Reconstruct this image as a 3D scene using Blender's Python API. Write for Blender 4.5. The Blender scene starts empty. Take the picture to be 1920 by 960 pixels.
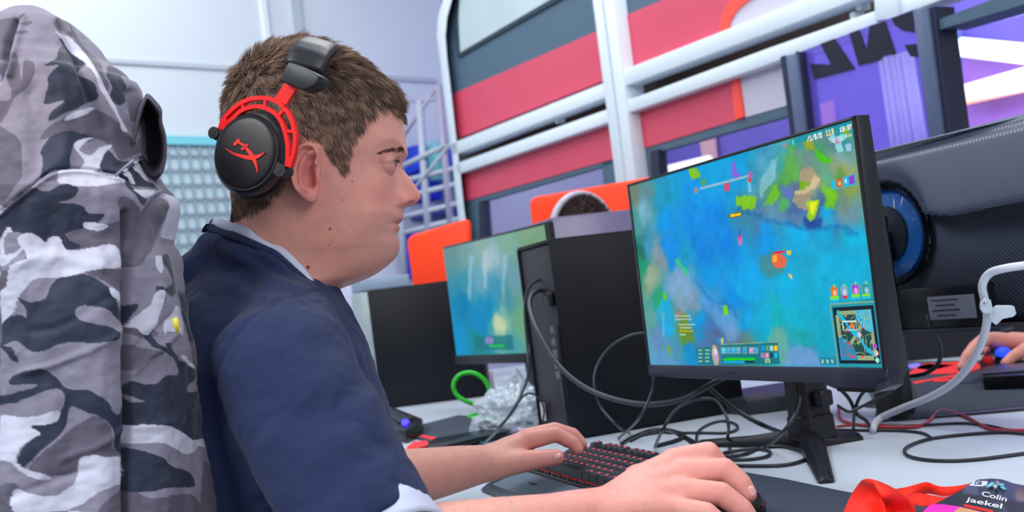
import bpy, bmesh, math, random
import numpy as np
from mathutils import Vector, Matrix, noise
from mathutils.bvhtree import BVHTree
random.seed(7); rng = np.random.default_rng(7)
SC = bpy.context.scene
COL = SC.collection
R_ = math.radians
# ---------------------------------------------------------------- camera
FPX = 1930.0
ROLL = R_(7.3); PITCH = R_(2.37)
DESK = 0.74
CAMZ = DESK + 0.28
CAM = np.array([0, 0, CAMZ])
_c, _s = math.cos(ROLL), math.sin(ROLL)
_f = np.array([0, math.cos(PITCH), math.sin(PITCH)])
_u0 = np.array([0, -math.sin(PITCH), math.cos(PITCH)])
_r0 = np.array([1.0, 0, 0])
CR = _c * _r0 - _s * _u0
CU = _s * _r0 + _c * _u0
cam_d = bpy.data.cameras.new('camera'); cam = bpy.data.objects.new('camera', cam_d); COL.objects.link(cam)
cam.matrix_world = Matrix([[CR[0], CU[0], -_f[0], 0], [CR[1], CU[1], -_f[1], 0], [CR[2], CU[2], -_f[2], CAMZ], [0, 0, 0, 1]])
cam_d.sensor_width = 36; cam_d.lens = FPX / 1920 * 36; cam_d.clip_start = 0.02
cam_d.dof.use_dof = True; cam_d.dof.focus_distance = 1.15; cam_d.dof.aperture_fstop = 7.0
SC.camera = cam
vs = SC.view_settings
vs.view_transform = 'Standard'; vs.look = 'None'; vs.gamma = 1; vs.use_curve_mapping = False; vs.exposure = 0.0

def ray(px, py):
    return _f * FPX + CR * (px - 960) + CU * (480 - py)
def P(px, py, D):                      # point seen at a pixel, at forward distance D
    r = ray(px, py); return CAM + r * (D / r[1])
def pz(px, py, h=0.0):                 # point seen at a pixel, at height h above the desk
    r = ray(px, py); return CAM + r * ((DESK + h - CAMZ) / r[2])
def hit(px, py, o, n):
    r = ray(px, py); return CAM + r * (np.dot(np.asarray(o) - CAM, n) / np.dot(r, n))
def N3(v):
    v = np.asarray(v, float); return v / np.linalg.norm(v)
def proj(p):
    q = np.asarray(p, float) - CAM
    z = q @ _f
    return np.stack([960 + (q @ CR) / z * FPX, 480 - (q @ CU) / z * FPX], -1)

# ---------------------------------------------------------------- colour and materials
def lin(c):
    c = np.asarray(c, float)
    return np.where(c <= 0.04045, c / 12.92, ((c + 0.055) / 1.055) ** 2.4)
def rgb(r, g, b):
    return tuple(float(v) for v in lin(np.array([r, g, b]) / 255.0))
MATS = {}
def mat(name, col=(0.5, 0.5, 0.5), rough=0.5, metal=0.0, spec=0.5, var=0.06, vscale=40, bump=0.0, bscale=200, bdist=0.001,
        emis=None, estr=1.0, coat=0.0, sss=0.0, sheen=0.0, attr=None, stretch=(1, 1, 1), alpha=1.0, trans=0.0, ior=1.45):
    if name in MATS: return MATS[name]
    m = bpy.data.materials.new(name); m.use_nodes = True; MATS[name] = m
    nt = m.node_tree; N = nt.nodes; L = nt.links
    b = N['Principled BSDF']
    tc = N.new('ShaderNodeTexCoord'); mp = N.new('ShaderNodeMapping'); mp.inputs['Scale'].default_value = stretch
    L.new(tc.outputs['Object'], mp.inputs['Vector'])
    nz = N.new('ShaderNodeTexNoise'); nz.inputs['Scale'].default_value = vscale; nz.inputs['Detail'].default_value = 4
    L.new(mp.outputs['Vector'], nz.inputs['Vector'])
    mr = N.new('ShaderNodeMapRange'); mr.inputs['From Min'].default_value = 0.3; mr.inputs['From Max'].default_value = 0.7
    mr.inputs['To Min'].default_value = 1 - var; mr.inputs['To Max'].default_value = 1 + var
    L.new(nz.outputs['Fac'], mr.inputs['Value'])
    mx = N.new('ShaderNodeVectorMath'); mx.operation = 'SCALE'
    if attr:
        at = N.new('ShaderNodeAttribute'); at.attribute_name = attr; L.new(at.outputs['Color'], mx.inputs[0])
    else:
        mx.inputs[0].default_value = col[:3]
    L.new(mr.outputs['Result'], mx.inputs['Scale'])
    L.new(mx.outputs['Vector'], b.inputs['Base Color'])
    b.inputs['Roughness'].default_value = rough; b.inputs['Metallic'].default_value = metal
    b.inputs['Specular IOR Level'].default_value = spec; b.inputs['IOR'].default_value = ior
    b.inputs['Coat Weight'].default_value = coat
    if sheen: b.inputs['Sheen Weight'].default_value = sheen; b.inputs['Sheen Roughness'].default_value = 0.5
    if sss:
        b.inputs['Subsurface Weight'].default_value = sss; b.inputs['Subsurface Radius'].default_value = (1.0, 0.35, 0.2)
        b.inputs['Subsurface Scale'].default_value = 0.006
    if trans: b.inputs['Transmission Weight'].default_value = trans
    if alpha < 1: b.inputs['Alpha'].default_value = alpha
    if emis is not None:
        b.inputs['Emission Color'].default_value = (*emis[:3], 1); b.inputs['Emission Strength'].default_value = estr
    if bump:
        n2 = N.new('ShaderNodeTexNoise'); n2.inputs['Scale'].default_value = bscale; n2.inputs['Detail'].default_value = 3
        L.new(mp.outputs['Vector'], n2.inputs['Vector'])
        bp = N.new('ShaderNodeBump'); bp.inputs['Strength'].default_value = bump; bp.inputs['Distance'].default_value = bdist
        L.new(n2.outputs['Fac'], bp.inputs['Height']); L.new(bp.outputs['Normal'], b.inputs['Normal'])
    return m
def mat_attr_emit(name, attr='Col', strength=1.0):
    m = bpy.data.materials.new(name); m.use_nodes = True; nt = m.node_tree; b = nt.nodes['Principled BSDF']
    at = nt.nodes.new('ShaderNodeAttribute'); at.attribute_name = attr
    nt.links.new(at.outputs['Color'], b.inputs['Emission Color']); b.inputs['Emission Strength'].default_value = strength
    b.inputs['Base Color'].default_value = (0.01, 0.01, 0.012, 1); b.inputs['Roughness'].default_value = 0.6
    b.inputs['Specular IOR Level'].default_value = 0.05
    return m

# ---------------------------------------------------------------- objects
def thing(name, label, cat, loc=(0, 0, 0), group=None):
    o = bpy.data.objects.new(name, None); o.empty_display_size = 0.05; COL.objects.link(o)
    o.location = [float(v) for v in loc]; o['label'] = label; o['category'] = cat
    if group: o['group'] = group
    return o
def tag(o, label=None, cat=None, group=None, kind=None):
    if label: o['label'] = label
    if cat: o['category'] = cat
    if group: o['group'] = group
    if kind: o['kind'] = kind
    return o
def setpar(o, parent):
    if parent is None: return
    o.parent = parent
    M = Matrix.Identity(4); q = parent
    while q is not None:
        M = (Matrix.Translation(q.location) if q.type == 'EMPTY' else q.matrix_basis.copy()) @ M
        q = q.parent if q.parent and q.parent.type == 'EMPTY' else None
    o.matrix_parent_inverse = M.inverted() if parent.type == 'EMPTY' else Matrix.Identity(4)
def mk(name, V, F, m=None, parent=None, smooth=True, attr=None, sharp=None):
    me = bpy.data.meshes.new(name)
    V = np.asarray(V, float)
    if isinstance(F, np.ndarray):
        k = F.shape[1]
        me.vertices.add(len(V)); me.vertices.foreach_set('co', V.ravel().astype(np.float32))
        me.loops.add(F.size); me.loops.foreach_set('vertex_index', F.ravel().astype(np.int32))
        me.polygons.add(len(F)); me.polygons.foreach_set('loop_start', np.arange(0, F.size, k, dtype=np.int32))
        me.update(calc_edges=True); me.validate()
    else:
        me.from_pydata([tuple(v) for v in V], [], F); me.update()
    if smooth: me.polygons.foreach_set('use_smooth', [True] * len(me.polygons))
    if sharp: me.set_sharp_from_angle(angle=R_(sharp))
    if attr is not None: setcol(me, attr)
    o = bpy.data.objects.new(name, me); COL.objects.link(o)
    if m is not None: me.materials.append(m)
    setpar(o, parent)
    return o
def setcol(me, C, name='Col'):
    a = me.color_attributes.new(name, 'FLOAT_COLOR', 'POINT')
    C = np.asarray(C, float)
    if C.shape[1] == 3: C = np.hstack([C, np.ones((len(C), 1))])
    a.data.foreach_set('color', C.ravel().astype(np.float32))
def coords(me):
    a = np.empty(len(me.vertices) * 3, np.float32); me.vertices.foreach_get('co', a); return a.reshape(-1, 3).astype(float)
def normals(me):
    a = np.empty(len(me.vertices) * 3, np.float32); me.vertices.foreach_get('normal', a); return a.reshape(-1, 3).astype(float)
class MB:                               # collects shapes into one mesh
    def __init__(s): s.V = []; s.F = []
    def add(s, V, F):
        k = len(s.V); s.V += [tuple(map(float, v)) for v in V]; s.F += [tuple(int(i) + k for i in f) for f in F]; return s
    def build(s, name, m=None, parent=None, smooth=True, sharp=35, bevel=0, seg=2):
        o = mk(name, s.V, s.F, m, parent, smooth, sharp=None if not smooth else sharp)
        if bevel: dobevel(o, bevel, seg)
        return o
def fixn(o):
    bm = bmesh.new(); bm.from_mesh(o.data); bmesh.ops.recalc_face_normals(bm, faces=bm.faces); bm.to_mesh(o.data); bm.free()
def dobevel(o, w, seg=2):
    bm = bmesh.new(); bm.from_mesh(o.data)
    bmesh.ops.remove_doubles(bm, verts=bm.verts, dist=1e-6)
    bmesh.ops.recalc_face_normals(bm, faces=bm.faces)
    ed = [e for e in bm.edges if len(e.link_faces) == 2 and e.calc_face_angle(0) > R_(30)]
    bmesh.ops.bevel(bm, geom=ed, offset=w, segments=seg, affect='EDGES', profile=0.5, clamp_overlap=True)
    for f in bm.faces: f.smooth = True
    bm.to_mesh(o.data); bm.free(); o.data.set_sharp_from_angle(angle=R_(40))
def bake(o):                            # apply the modifiers without operators
    dg = bpy.context.evaluated_depsgraph_get(); dg.update()
    me = bpy.data.meshes.new_from_object(o.evaluated_get(dg)); old = o.data
    o.modifiers.clear(); o.data = me; me.name = o.name; bpy.data.meshes.remove(old); return o
def remesh(o, vox, smooth=2, fac=0.5):
    md = o.modifiers.new('r', 'REMESH'); md.mode = 'VOXEL'; md.voxel_size = vox; md.use_smooth_shade = True
    if smooth:
        ms = o.modifiers.new('s', 'SMOOTH'); ms.iterations = smooth; ms.factor = fac
    return bake(o)

# ---------------------------------------------------------------- shape tools
def crom(pts, n=8, closed=False):
    p = np.asarray(pts, float); k = len(p); out = []
    rng_ = range(k if closed else k - 1)
    for i in rng_:
        if closed: a, b, c, d = p[(i - 1) % k], p[i], p[(i + 1) % k], p[(i + 2) % k]
        else: a, b, c, d = p[max(i - 1, 0)], p[i], p[i + 1], p[min(i + 2, k - 1)]
        for j in range(n):
            t = j / n
            out.append(0.5 * ((2 * b) + (-a + c) * t + (2 * a - 5 * b + 4 * c - d) * t * t + (-a + 3 * b - 3 * c + d) * t ** 3))
    if not closed: out.append(p[-1])
    return np.array(out)
def frames(p, closed=False):
    T = np.gradient(p, axis=0)
    if closed: T = np.roll(p, -1, 0) - np.roll(p, 1, 0)
    T /= np.linalg.norm(T, axis=1)[:, None] + 1e-12
    u = np.cross(T[0], [0, 0, 1.0]);
    if np.linalg.norm(u) < 0.1: u = np.cross(T[0], [0, 1.0, 0])
    u = N3(u); U = []
    for t in T:
        u = u - t * np.dot(u, t); u = N3(u); U.append(u)
    U = np.array(U); W = np.cross(T, U); return T, U, W
def tube(pts, r=0.003, n=10, sub=8, closed=False, flat=1.0):
    p = crom(pts, sub, closed) if sub > 1 else np.asarray(pts, float)
    rr = np.full(len(p), r) if np.isscalar(r) else np.interp(np.linspace(0, 1, len(p)), np.linspace(0, 1, len(r)), r)
    T, U, W = frames(p, closed)
    a = np.linspace(0, 2 * math.pi, n, endpoint=False)
    V = p[:, None] + rr[:, None, None] * (np.cos(a)[None, :, None] * U[:, None] + flat * np.sin(a)[None, :, None] * W[:, None])
    V = V.reshape(-1, 3); F = []; m = len(p)
    for i in range(m if closed else m - 1):
        for j in range(n):
            F.append((i * n + j, i * n + (j + 1) % n, ((i + 1) % m) * n + (j + 1) % n, ((i + 1) % m) * n + j))
    if not closed:
        F.append(tuple(range(n))[::-1]); F.append(tuple((m - 1) * n + j for j in range(n)))
    return V, F
def loft(rings, cap=True):
    k = len(rings[0]); V = np.concatenate([np.asarray(r, float) for r in rings]); F = []
    for i in range(len(rings) - 1):
        for j in range(k):
            F.append((i * k + j, i * k + (j + 1) % k, (i + 1) * k + (j + 1) % k, (i + 1) * k + j))
    if cap: F.append(tuple(range(k))[::-1]); F.append(tuple((len(rings) - 1) * k + j for j in range(k)))
    return V, F
def box(c, ax, ay, az):
    c, ax, ay, az = [np.asarray(v, float) for v in (c, ax, ay, az)]
    V = [c + sx * ax + sy * ay + sz * az for sz in (-1, 1) for sy in (-1, 1) for sx in (-1, 1)]
    F = [(0, 2, 3, 1), (4, 5, 7, 6), (0, 1, 5, 4), (2, 6, 7, 3), (0, 4, 6, 2), (1, 3, 7, 5)]
    if np.dot(np.cross(ax, ay), az) < 0: F = [f[::-1] for f in F]
    return V, F
def prism(pts, n, th):                  # polygon on a plane, given thickness towards -n
    pts = [np.asarray(p, float) for p in pts]; k = len(pts); n = N3(n)
    nn = np.zeros(3)
    for i in range(k): nn += np.cross(pts[i], pts[(i + 1) % k])
    if np.dot(nn, n) < 0: pts = pts[::-1]
    V = pts + [p - n * th for p in pts]
    F = [tuple(range(k)), tuple(range(2 * k - 1, k - 1, -1))]
    for i in range(k): F.append((i, k + i, k + (i + 1) % k, (i + 1) % k))
    return V, F
def ribbon2(pts, w, n, th, sub=6):      # band of width w following pts in the plane with normal n
    p = crom(pts, sub) if sub > 1 else np.asarray(pts, float)
    T = np.gradient(p, axis=0); T /= np.linalg.norm(T, axis=1)[:, None]
    S = np.cross(T, n); S /= np.linalg.norm(S, axis=1)[:, None]
    ww = np.full(len(p), w) if np.isscalar(w) else np.interp(np.linspace(0, 1, len(p)), np.linspace(0, 1, len(w)), w)
    a = p + S * ww[:, None] / 2; b = p - S * ww[:, None] / 2; n = N3(n)
    rings = [[a[i], b[i], b[i] - n * th, a[i] - n * th] for i in range(len(p))]
    return loft(rings)
def ball(c, r, seg=24, ringn=16, ax=None):
    c = np.asarray(c, float); r = np.asarray([r] * 3 if np.isscalar(r) else r, float)
    rings = []
    for i in range(ringn + 1):
        th = math.pi * (0.002 + 0.996 * i / ringn)
        ring = np.array([[math.sin(th) * math.cos(a), math.sin(th) * math.sin(a), math.cos(th)] for a in np.linspace(0, 2 * math.pi, seg, endpoint=False)]) * r
        if ax is not None: ring = ring @ np.asarray(ax)
        rings.append(c + ring)
    return loft(rings)
def limb(mb, pts, rs, seg=20):          # chain of tapered round segments
    pts = [np.asarray(p, float) for p in pts]
    for i, p in enumerate(pts): mb.add(*ball(p, rs[i], seg, 12))
    for i in range(len(pts) - 1):
        a, b = pts[i], pts[i + 1]
        if np.linalg.norm(b - a) < 1e-5: continue
        mb.add(*tube([a, b], [rs[i], rs[i + 1]], seg, sub=1))
def inpoly(X, Y, poly):
    poly = np.asarray(poly, float); ins = np.zeros(X.shape, bool); k = len(poly); j = k - 1
    for i in range(k):
        xi, yi = poly[i]; xj, yj = poly[j]
        if yi != yj:
            c = ((yi > Y) != (yj > Y)) & (X < (xj - xi) * (Y - yi) / (yj - yi) + xi)
            ins ^= c
        j = i
    return ins
def fbm(pts, scale, octv=3, seed=0.0):
    out = np.empty(len(pts))
    for i, p in enumerate(pts):
        out[i] = noise.fractal(Vector((p[0] * scale + seed, p[1] * scale - seed, p[2] * scale + 2 * seed)), 1.0, 2.0, octv)
    return out
def text_on(s, o, n, opx, expx, eypx, m, name, parent, lift=0.0004, th=0.0003, shear=0.0):
    cu = bpy.data.curves.new('t', 'FONT'); cu.body = s; cu.size = 1.0; cu.align_x = 'LEFT'; cu.offset = 0.012
    to = bpy.data.objects.new('t', cu); COL.objects.link(to)
    dg = bpy.context.evaluated_depsgraph_get(); dg.update()
    me = bpy.data.meshes.new_from_object(to.evaluated_get(dg))
    W = max(v.co.x for v in me.vertices)
    O = hit(*opx, o, n); EX = (hit(opx[0] + expx[0], opx[1] + expx[1], o, n) - O) / W; EY = (hit(opx[0] + eypx[0], opx[1] + eypx[1], o, n) - O) / 0.72
    n = N3(n)
    V = [O + EX * v.co.x + EY * v.co.y + n * lift for v in me.vertices]
    F = [tuple(p.vertices) for p in me.polygons]
    bpy.data.objects.remove(to); bpy.data.curves.remove(cu); bpy.data.meshes.remove(me)
    return mk(name, V, F, m, parent, False)
E1 = N3([-0.26, 0.965, 0]); E2 = N3([0.965, 0.26, 0]); UP = np.array([0, 0, 1.0])   # along the desk row, across it
# ================================================================ light
w = bpy.data.worlds.new('world'); SC.world = w; w.use_nodes = True
w.node_tree.nodes['Background'].inputs[0].default_value = (*rgb(222, 230, 240), 1)
w.node_tree.nodes['Background'].inputs[1].default_value = 0.55
def area(name, loc, target, size, sizey, power, col):
    d = bpy.data.lights.new(name, 'AREA'); d.shape = 'RECTANGLE'; d.size = size; d.size_y = sizey; d.energy = power; d.color = col
    o = bpy.data.objects.new(name, d); COL.objects.link(o); o.location = loc
    o.rotation_euler = (Vector(target) - Vector(loc)).to_track_quat('-Z', 'Y').to_euler(); return o
area('area_light', (-1.9, -0.6, 3.2), (-0.2, 1.2, 1.0), 1.6, 1.2, 100, (0.90, 0.95, 1.0))
area('area_light', (-1.6, 3.4, 3.6), (-1.0, 6.0, 1.6), 2.0, 1.0, 52, (0.98, 0.99, 1.0))  # added to brighten the far wall
area('area_light', (0.6, 2.6, 3.6), (0.3, 2.2, 0.8), 2.4, 1.2, 60, (0.95, 0.98, 1.0))  # added to brighten the booth behind the desks
area('area_light', (1.6, -0.8, 2.6), (0.2, 1.2, 0.9), 1.4, 1.0, 30, (1.0, 0.93, 0.9))
wl_ = bpy.data.lights.new('warm_spot', 'SPOT'); wl_.energy = 17; wl_.color = (1.0, 0.58, 0.26); wl_.spot_size = R_(15); wl_.spot_blend = 1.0; wl_.shadow_soft_size = .06
wo_ = bpy.data.objects.new('warm_spot', wl_); COL.objects.link(wo_); wo_.location = (-.95, .05, 1.85); wo_.rotation_euler = (Vector((-.262, 1.09, 1.118)) - Vector((-.95, .05, 1.85))).to_track_quat('-Z', 'Y').to_euler()

# ================================================================ room
m_floor = mat('floor_carpet', rgb(70, 74, 84), 0.9, var=0.15, vscale=60)
m_wall = mat('tent_wall', rgb(203, 214, 224), 0.75, var=0.02, vscale=2)
m_seam = mat('wall_seam', rgb(178, 190, 201), 0.7, var=0.02)
def struct(o): o['kind'] = 'structure'; return o
struct(mk('floor', *prism([(-6, -2, 0), (7, -2, 0), (7, 10, 0), (-6, 10, 0)], UP, 0.1), m_floor, smooth=False))
WLo = np.array([-0.5, 6.2, 0]); WLd = N3([0.72, 0.69, 0]); WLn = N3(np.cross(WLd, UP)); 
if WLn[1] > 0: WLn = -WLn
def wl(px, py, off=0.0): return hit(px, py, WLo + WLn * off, WLn)
a0 = WLo - WLd * 4.2; a1 = WLo + WLd * 2.8
struct(mk('wall_left', *prism([a0, a1, a1 + UP * 5, a0 + UP * 5], WLn, 0.12), m_wall, smooth=False))
# panel joints of the far wall: a raised horizontal rail and upright joints
def strip_px(name, pts, th, m, parent, plane, off, n):
    o = mk(name, *prism([plane(x, y, off) for x, y in pts], n, th), m, parent, False); return o
jr = struct(mk('trim_1', *prism([wl(-400, 73, .012), wl(818, 146, .012), wl(818, 155, .012), wl(-400, 81, .012)], WLn, 0.012), m_seam, smooth=False))
struct(mk('trim_2', *prism([wl(510, -300, .02), wl(527, -300, .02), wl(577, 120, .02), wl(560, 120, .02)], WLn, 0.02), m_seam, smooth=False))
struct(mk('trim_3', *prism([wl(453, -300, .02), wl(463, -300, .02), wl(514, 120, .02), wl(504, 120, .02)], WLn, 0.02), mat('wall_rib', rgb(222, 230, 238), 0.6, var=.01), smooth=False))

# the turquoise lattice window low in the far wall
m_teal = mat('teal_frame', rgb(120, 205, 222), 0.5, var=.02)
m_latt = mat('lattice_bar', rgb(150, 168, 184), 0.5, var=.03)
m_pane = mat('frosted_pane', rgb(190, 218, 228), 0.35, var=.03, vscale=6)
Lw0, Lw1, Lt, Lb = 270, 520, 262, 640
wn = mk('window_1', *prism([wl(Lw0, Lt, .02), wl(Lw1, Lt + 6, .02), wl(Lw1 + 55, Lb, .02), wl(Lw0 + 48, Lb, .02)], WLn, 0.02), m_pane, smooth=False); struct(wn)
mb = MB(); zt = wl(380, Lt, .03); 
tL = wl(Lw0, Lt, .035); tR = wl(Lw1, Lt + 6, .035); bz = 0.75
for i in range(14):
    p = tL + (tR - tL) * i / 13; mb.add(*box([p[0], p[1], (p[2] + bz) / 2], WLd * .006, WLn * .003, UP * (p[2] - bz) / 2))
for i in range(18):
    z = tL[2] - i * (tL[2] - bz) / 17; c = (tL + tR) / 2; mb.add(*box([c[0], c[1], z], WLd * np.linalg.norm((tR - tL)[:2]) / 2, WLn * .003, UP * .006))
mb.build('window_lattice', m_latt, wn, False)
c = (tL + tR) / 2
mk('window_frame', *box(c, (tR - tL) / 2, WLn * .012, UP * .022), m_teal, wn, False)

# ================================================================ exhibition booth
Bo = np.array([0.42, 4.0, 0]); Bd = N3([-0.464, 0.886, 0]); Bn = N3([-0.886, -0.464, 0])
def bp(px, py, off=0.0): return hit(px, py, Bo + Bn * off, Bn)
m_alu = mat('white_truss', rgb(214, 226, 236), 0.4, var=.02)
m_gray = mat('booth_slate', rgb(74, 98, 118), 0.6, var=.03, vscale=5)
m_dark = mat('booth_void', rgb(52, 44, 40), 0.8, var=.3, vscale=3, stretch=(1, 1, 4))
m_pink = mat('booth_pink', rgb(208, 74, 100), 0.55, var=.02, vscale=4)
m_red2 = mat('booth_red', rgb(255, 78, 66), 0.5, var=.02)
m_lav = mat('booth_lavender', rgb(196, 192, 210), 0.6, var=.02)
m_post = mat('post_highlight', rgb(84, 98, 128), 0.35, var=.05)  # grey-blue highlight of the navy posts painted as colour
m_navy = mat('navy_post', rgb(30, 34, 62), 0.4, var=.05)
booth = thing('exhibition_booth', 'white framed exhibition booth with red and slate panels behind the desks', 'booth', (0.3, 4.2, 0))
def bpoly(name, pts, off, th, m, par=booth):
    return mk(name, *prism([bp(x, y, off) for x, y in pts], Bn, th), m, par, False)
def bpolyb(name, pts, off, th, m, par=booth, bev=.004):
    o = bpoly(name, pts, off, th, m, par); dobevel(o, bev, 2); return o
# panels (upper left with a window, right with a rounded red edge)
bpoly('slate_panel', [(826, -20), (1112, -20), (1118, 64), (842, 186), (830, 120)], .0, .03, m_gray)
fr = bpoly('window_shadow_edge', [(850, -20), (1082, -20), (858, 108), (850, 60)], .012, .014, mat('shadow_edge_dark', rgb(40, 58, 72), .5))  # dark shadow edge of the window painted as a border
bpoly('panel_glass', [(862, -20), (1068, -20), (1030, 0), (863, 98), (860, 40)], .016, .006, mat('panel_glass', rgb(176, 194, 198), 0.25, var=.05, vscale=3), fr)
bpoly('slate_panel', [(1145, -20), (1275, -20), (1240, 2), (1152, 40)], .0, .03, m_gray)
bpoly('red_panel', [(840, 180), (1120, 58), (1133, 150), (852, 262)], .004, .03, m_pink)
bpoly('red_panel', [(1150, 38), (1240, 1), (1262, -20), (1400, -20), (1362, 60), (1366, 72), (1160, 140)], .004, .03, m_pink)
arc = [(1357, 62), (1360, 38), (1372, 14), (1392, -6), (1412, -20)]
mk('red_stripe', *ribbon2([bp(x, y, .009) for x, y in arc], .045, Bn, .03), m_red2, booth, False)
bpoly('lavender_panel', [(1366, 66), (1369, 44), (1380, 22), (1400, 2), (1420, -20), (1560, -20), (1500, 8)], .002, .03, m_lav)
bpoly('red_panel', [(856, 318), (1146, 222), (1150, 298), (868, 378)], .004, .03, m_pink)
bpoly('red_panel', [(1170, 210), (1372, 142), (1379, 226), (1180, 286)], .004, .03, m_pink)
bpoly('red_stripe', [(1371, 146), (1383, 142), (1394, 219), (1378, 225)], .010, .03, m_red2)
bpoly('lavender_panel', [(1383, 142), (1478, 108), (1482, 196), (1394, 221)], .002, .03, m_lav)
bpoly('dark_gap', [(846, 262), (1142, 150), (1180, 150), (1640, -30), (1700, -30), (1640, 60), (1180, 230), (862, 330)], -.16, .02, m_dark)  # darkness of the gap between the rails painted on a sheet
# slate frames beneath
bpoly('lower_frame', [(868, 371), (1149, 291), (1151, 306), (905, 378), (912, 470), (874, 470)], .0, .04, m_gray)
bpoly('lower_frame', [(1128, 296), (1152, 290), (1160, 360), (1132, 360)], .0, .04, m_gray)
bpoly('lower_frame', [(1180, 282), (1480, 198), (1482, 216), (1233, 285), (1238, 345), (1186, 345)], .0, .04, m_gray)
bpoly('window_edge', [(1219, 284), (1234, 280), (1238, 345), (1223, 345)], .014, .03, m_navy)
bpoly('window_edge', [(897, 378), (905, 376), (912, 470), (901, 470)], .014, .03, m_navy)
# rails and uprights of the frame
def rail(name, top, bot, off, th): return bpolyb(name, top + bot[::-1], off, th, m_alu)
rail('rail', [(846, 269), (1140, 152)], [(848, 292), (1142, 180)], .05, .08)
rail('rail', [(1150, 138), (1507, -2), (1560, -22)], [(1154, 168), (1440, 62), (1607, 0), (1660, -20)], .05, .08)
rail('rail', [(856, 306), (1146, 202)], [(858, 327), (1149, 227)], .05, .08)
rail('rail', [(1155, 196), (1440, 90), (1637, 21), (1760, -24)], [(1160, 218), (1440, 121), (1713, 20), (1830, -24)], .05, .08)
rail('rail', [(1690, -26), (1700, -26)], [(1640, 22), (1720, 14)], .03, .05)
bpolyb('upright', [(1637, -20), (1682, -20), (1686, 34), (1640, 40)], .06, .09, m_alu)
up1 = bpolyb('upright', [(1108, -20), (1146, -20), (1193, 350), (1155, 350)], .06, .09, m_alu)
mk('groove', *ribbon2([bp(1127, -20, .062), bp(1174, 350, .062)], .012, Bn, .004, sub=1), mat('truss_groove', rgb(176, 190, 204), .5), up1, False)
ol = [(842, -25), (830, 0), (821, 33), (819, 67), (824, 104), (831, 167), (840, 233), (848, 292), (853, 354), (862, 430), (872, 480)]
il = [(862, -25), (847, 0), (838, 33), (835, 67), (838, 108), (845, 167), (853, 240), (863, 325), (871, 400), (877, 430), (886, 480)]
V = []; 
rings = [[bp(*o_, .05), bp(*i_, .05), bp(*i_, -.03), bp(*o_, -.03)] for o_, i_ in zip(ol, il)]
mk('arched_post', *loft(rings), m_alu, booth, True, sharp=40)
for (x, y) in ((929, 224), (1024, 186), (1290, 80), (1132, 186), (1188, 176), (1618, 12), (1607, 30), (1050, 226), (1028, 190)):
    b_ = MB(); o_ = bp(x, y, -.02); b_.add(*box(o_, Bd * .009, Bn * .02, UP * .011)); b_.build('hinge', m_alu, booth, bevel=.003)
# navy posts with a painted highlight, and the lettered purple glass
glass = thing('glass_panel', 'purple tinted glass panel with big dark letters between two navy posts', 'glass panel', bp(1600, 300) * np.array([1, 1, 0]))
def gpoly(name, pts, off, th, m, par=glass): return mk(name, *prism([bp(x, y, off) for x, y in pts], Bn, th), m, par, False)
o = gpoly('post', [(1466, 106), (1492, 99), (1520, 330), (1496, 330)], .10, .05, m_post); dobevel(o, .006, 2)
gpoly('post_edge', [(1463, 107), (1471, 104), (1499, 330), (1492, 330)], .102, .04, m_navy)
gpoly('post_edge', [(1490, 101), (1501, 97), (1528, 330), (1518, 330)], .09, .05, m_navy)
o = gpoly('post', [(1709, 18), (1737, 12), (1768, 260), (1742, 260)], .12, .05, m_post); dobevel(o, .006, 2)
gpoly('post_edge', [(1735, 16), (1752, 12), (1784, 260), (1766, 260)], .11, .07, m_navy)
gm = mat('purple_glass', rgb(120, 100, 235), 0.05, var=.02, alpha=0.42)
gpoly('glass_pane', [(1498, 98), (1712, 18), (1742, 262), (1520, 330)], .07, .006, gm)
ml = mat('letter_vinyl', rgb(14, 14, 40), 0.4, var=.05)
z4 = lambda L_: [(1440 + x / 4.8, y / 4.8) for x, y in L_]
gpoly('letter', z4([(378, 572), (565, 582), (470, 395), (595, 348), (780, 622), (415, 715)]), .074, .003, ml)
gpoly('letter', z4([(730, 300), (815, 268), (885, 450), (912, 236), (1050, 190), (1150, 490), (1040, 500), (1005, 545), (815, 592)]), .074, .003, ml)
gpoly('letter', z4([(1108, 165), (1310, 92), (1312, 292), (1205, 275), (1140, 225)]), .074, .003, ml)
gpoly('letter', z4([(1228, 405), (1330, 395), (1345, 515), (1278, 505)]), .074, .003, ml)
gpoly('letter', z4([(242, 470), (272, 460), (290, 600), (262, 660)]), .074, .003, ml)

# room behind the glass: purple wall, curtains, lit tubes
Ro = Bo - Bn * 2.2
def rp(px, py, off=0.0): return hit(px, py, Ro + Bn * off, Bn)
m_pw = mat('purple_wall', rgb(122, 112, 205), 0.7, var=.08, vscale=1.2)
r0 = rp(900, 300); r1 = rp(2040, 200)
struct(mk('wall_back', *prism([[r0[0], r0[1], 0], [r1[0], r1[1], 0], [r1[0], r1[1], 4.0], [r0[0], r0[1], 4.0]], Bn, .1), m_pw, smooth=False))
def rpoly(name, pts, off, th, m, par=None): return mk(name, *prism([rp(x, y, off) for x, y in pts], Bn, th), m, par, False)
cur = rpoly('curtain', [(1655, 100), (1704, 90), (1735, 285), (1678, 300)], .30, .02, mat('white_curtain', rgb(200, 208, 222), .8, var=.05))
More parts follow.
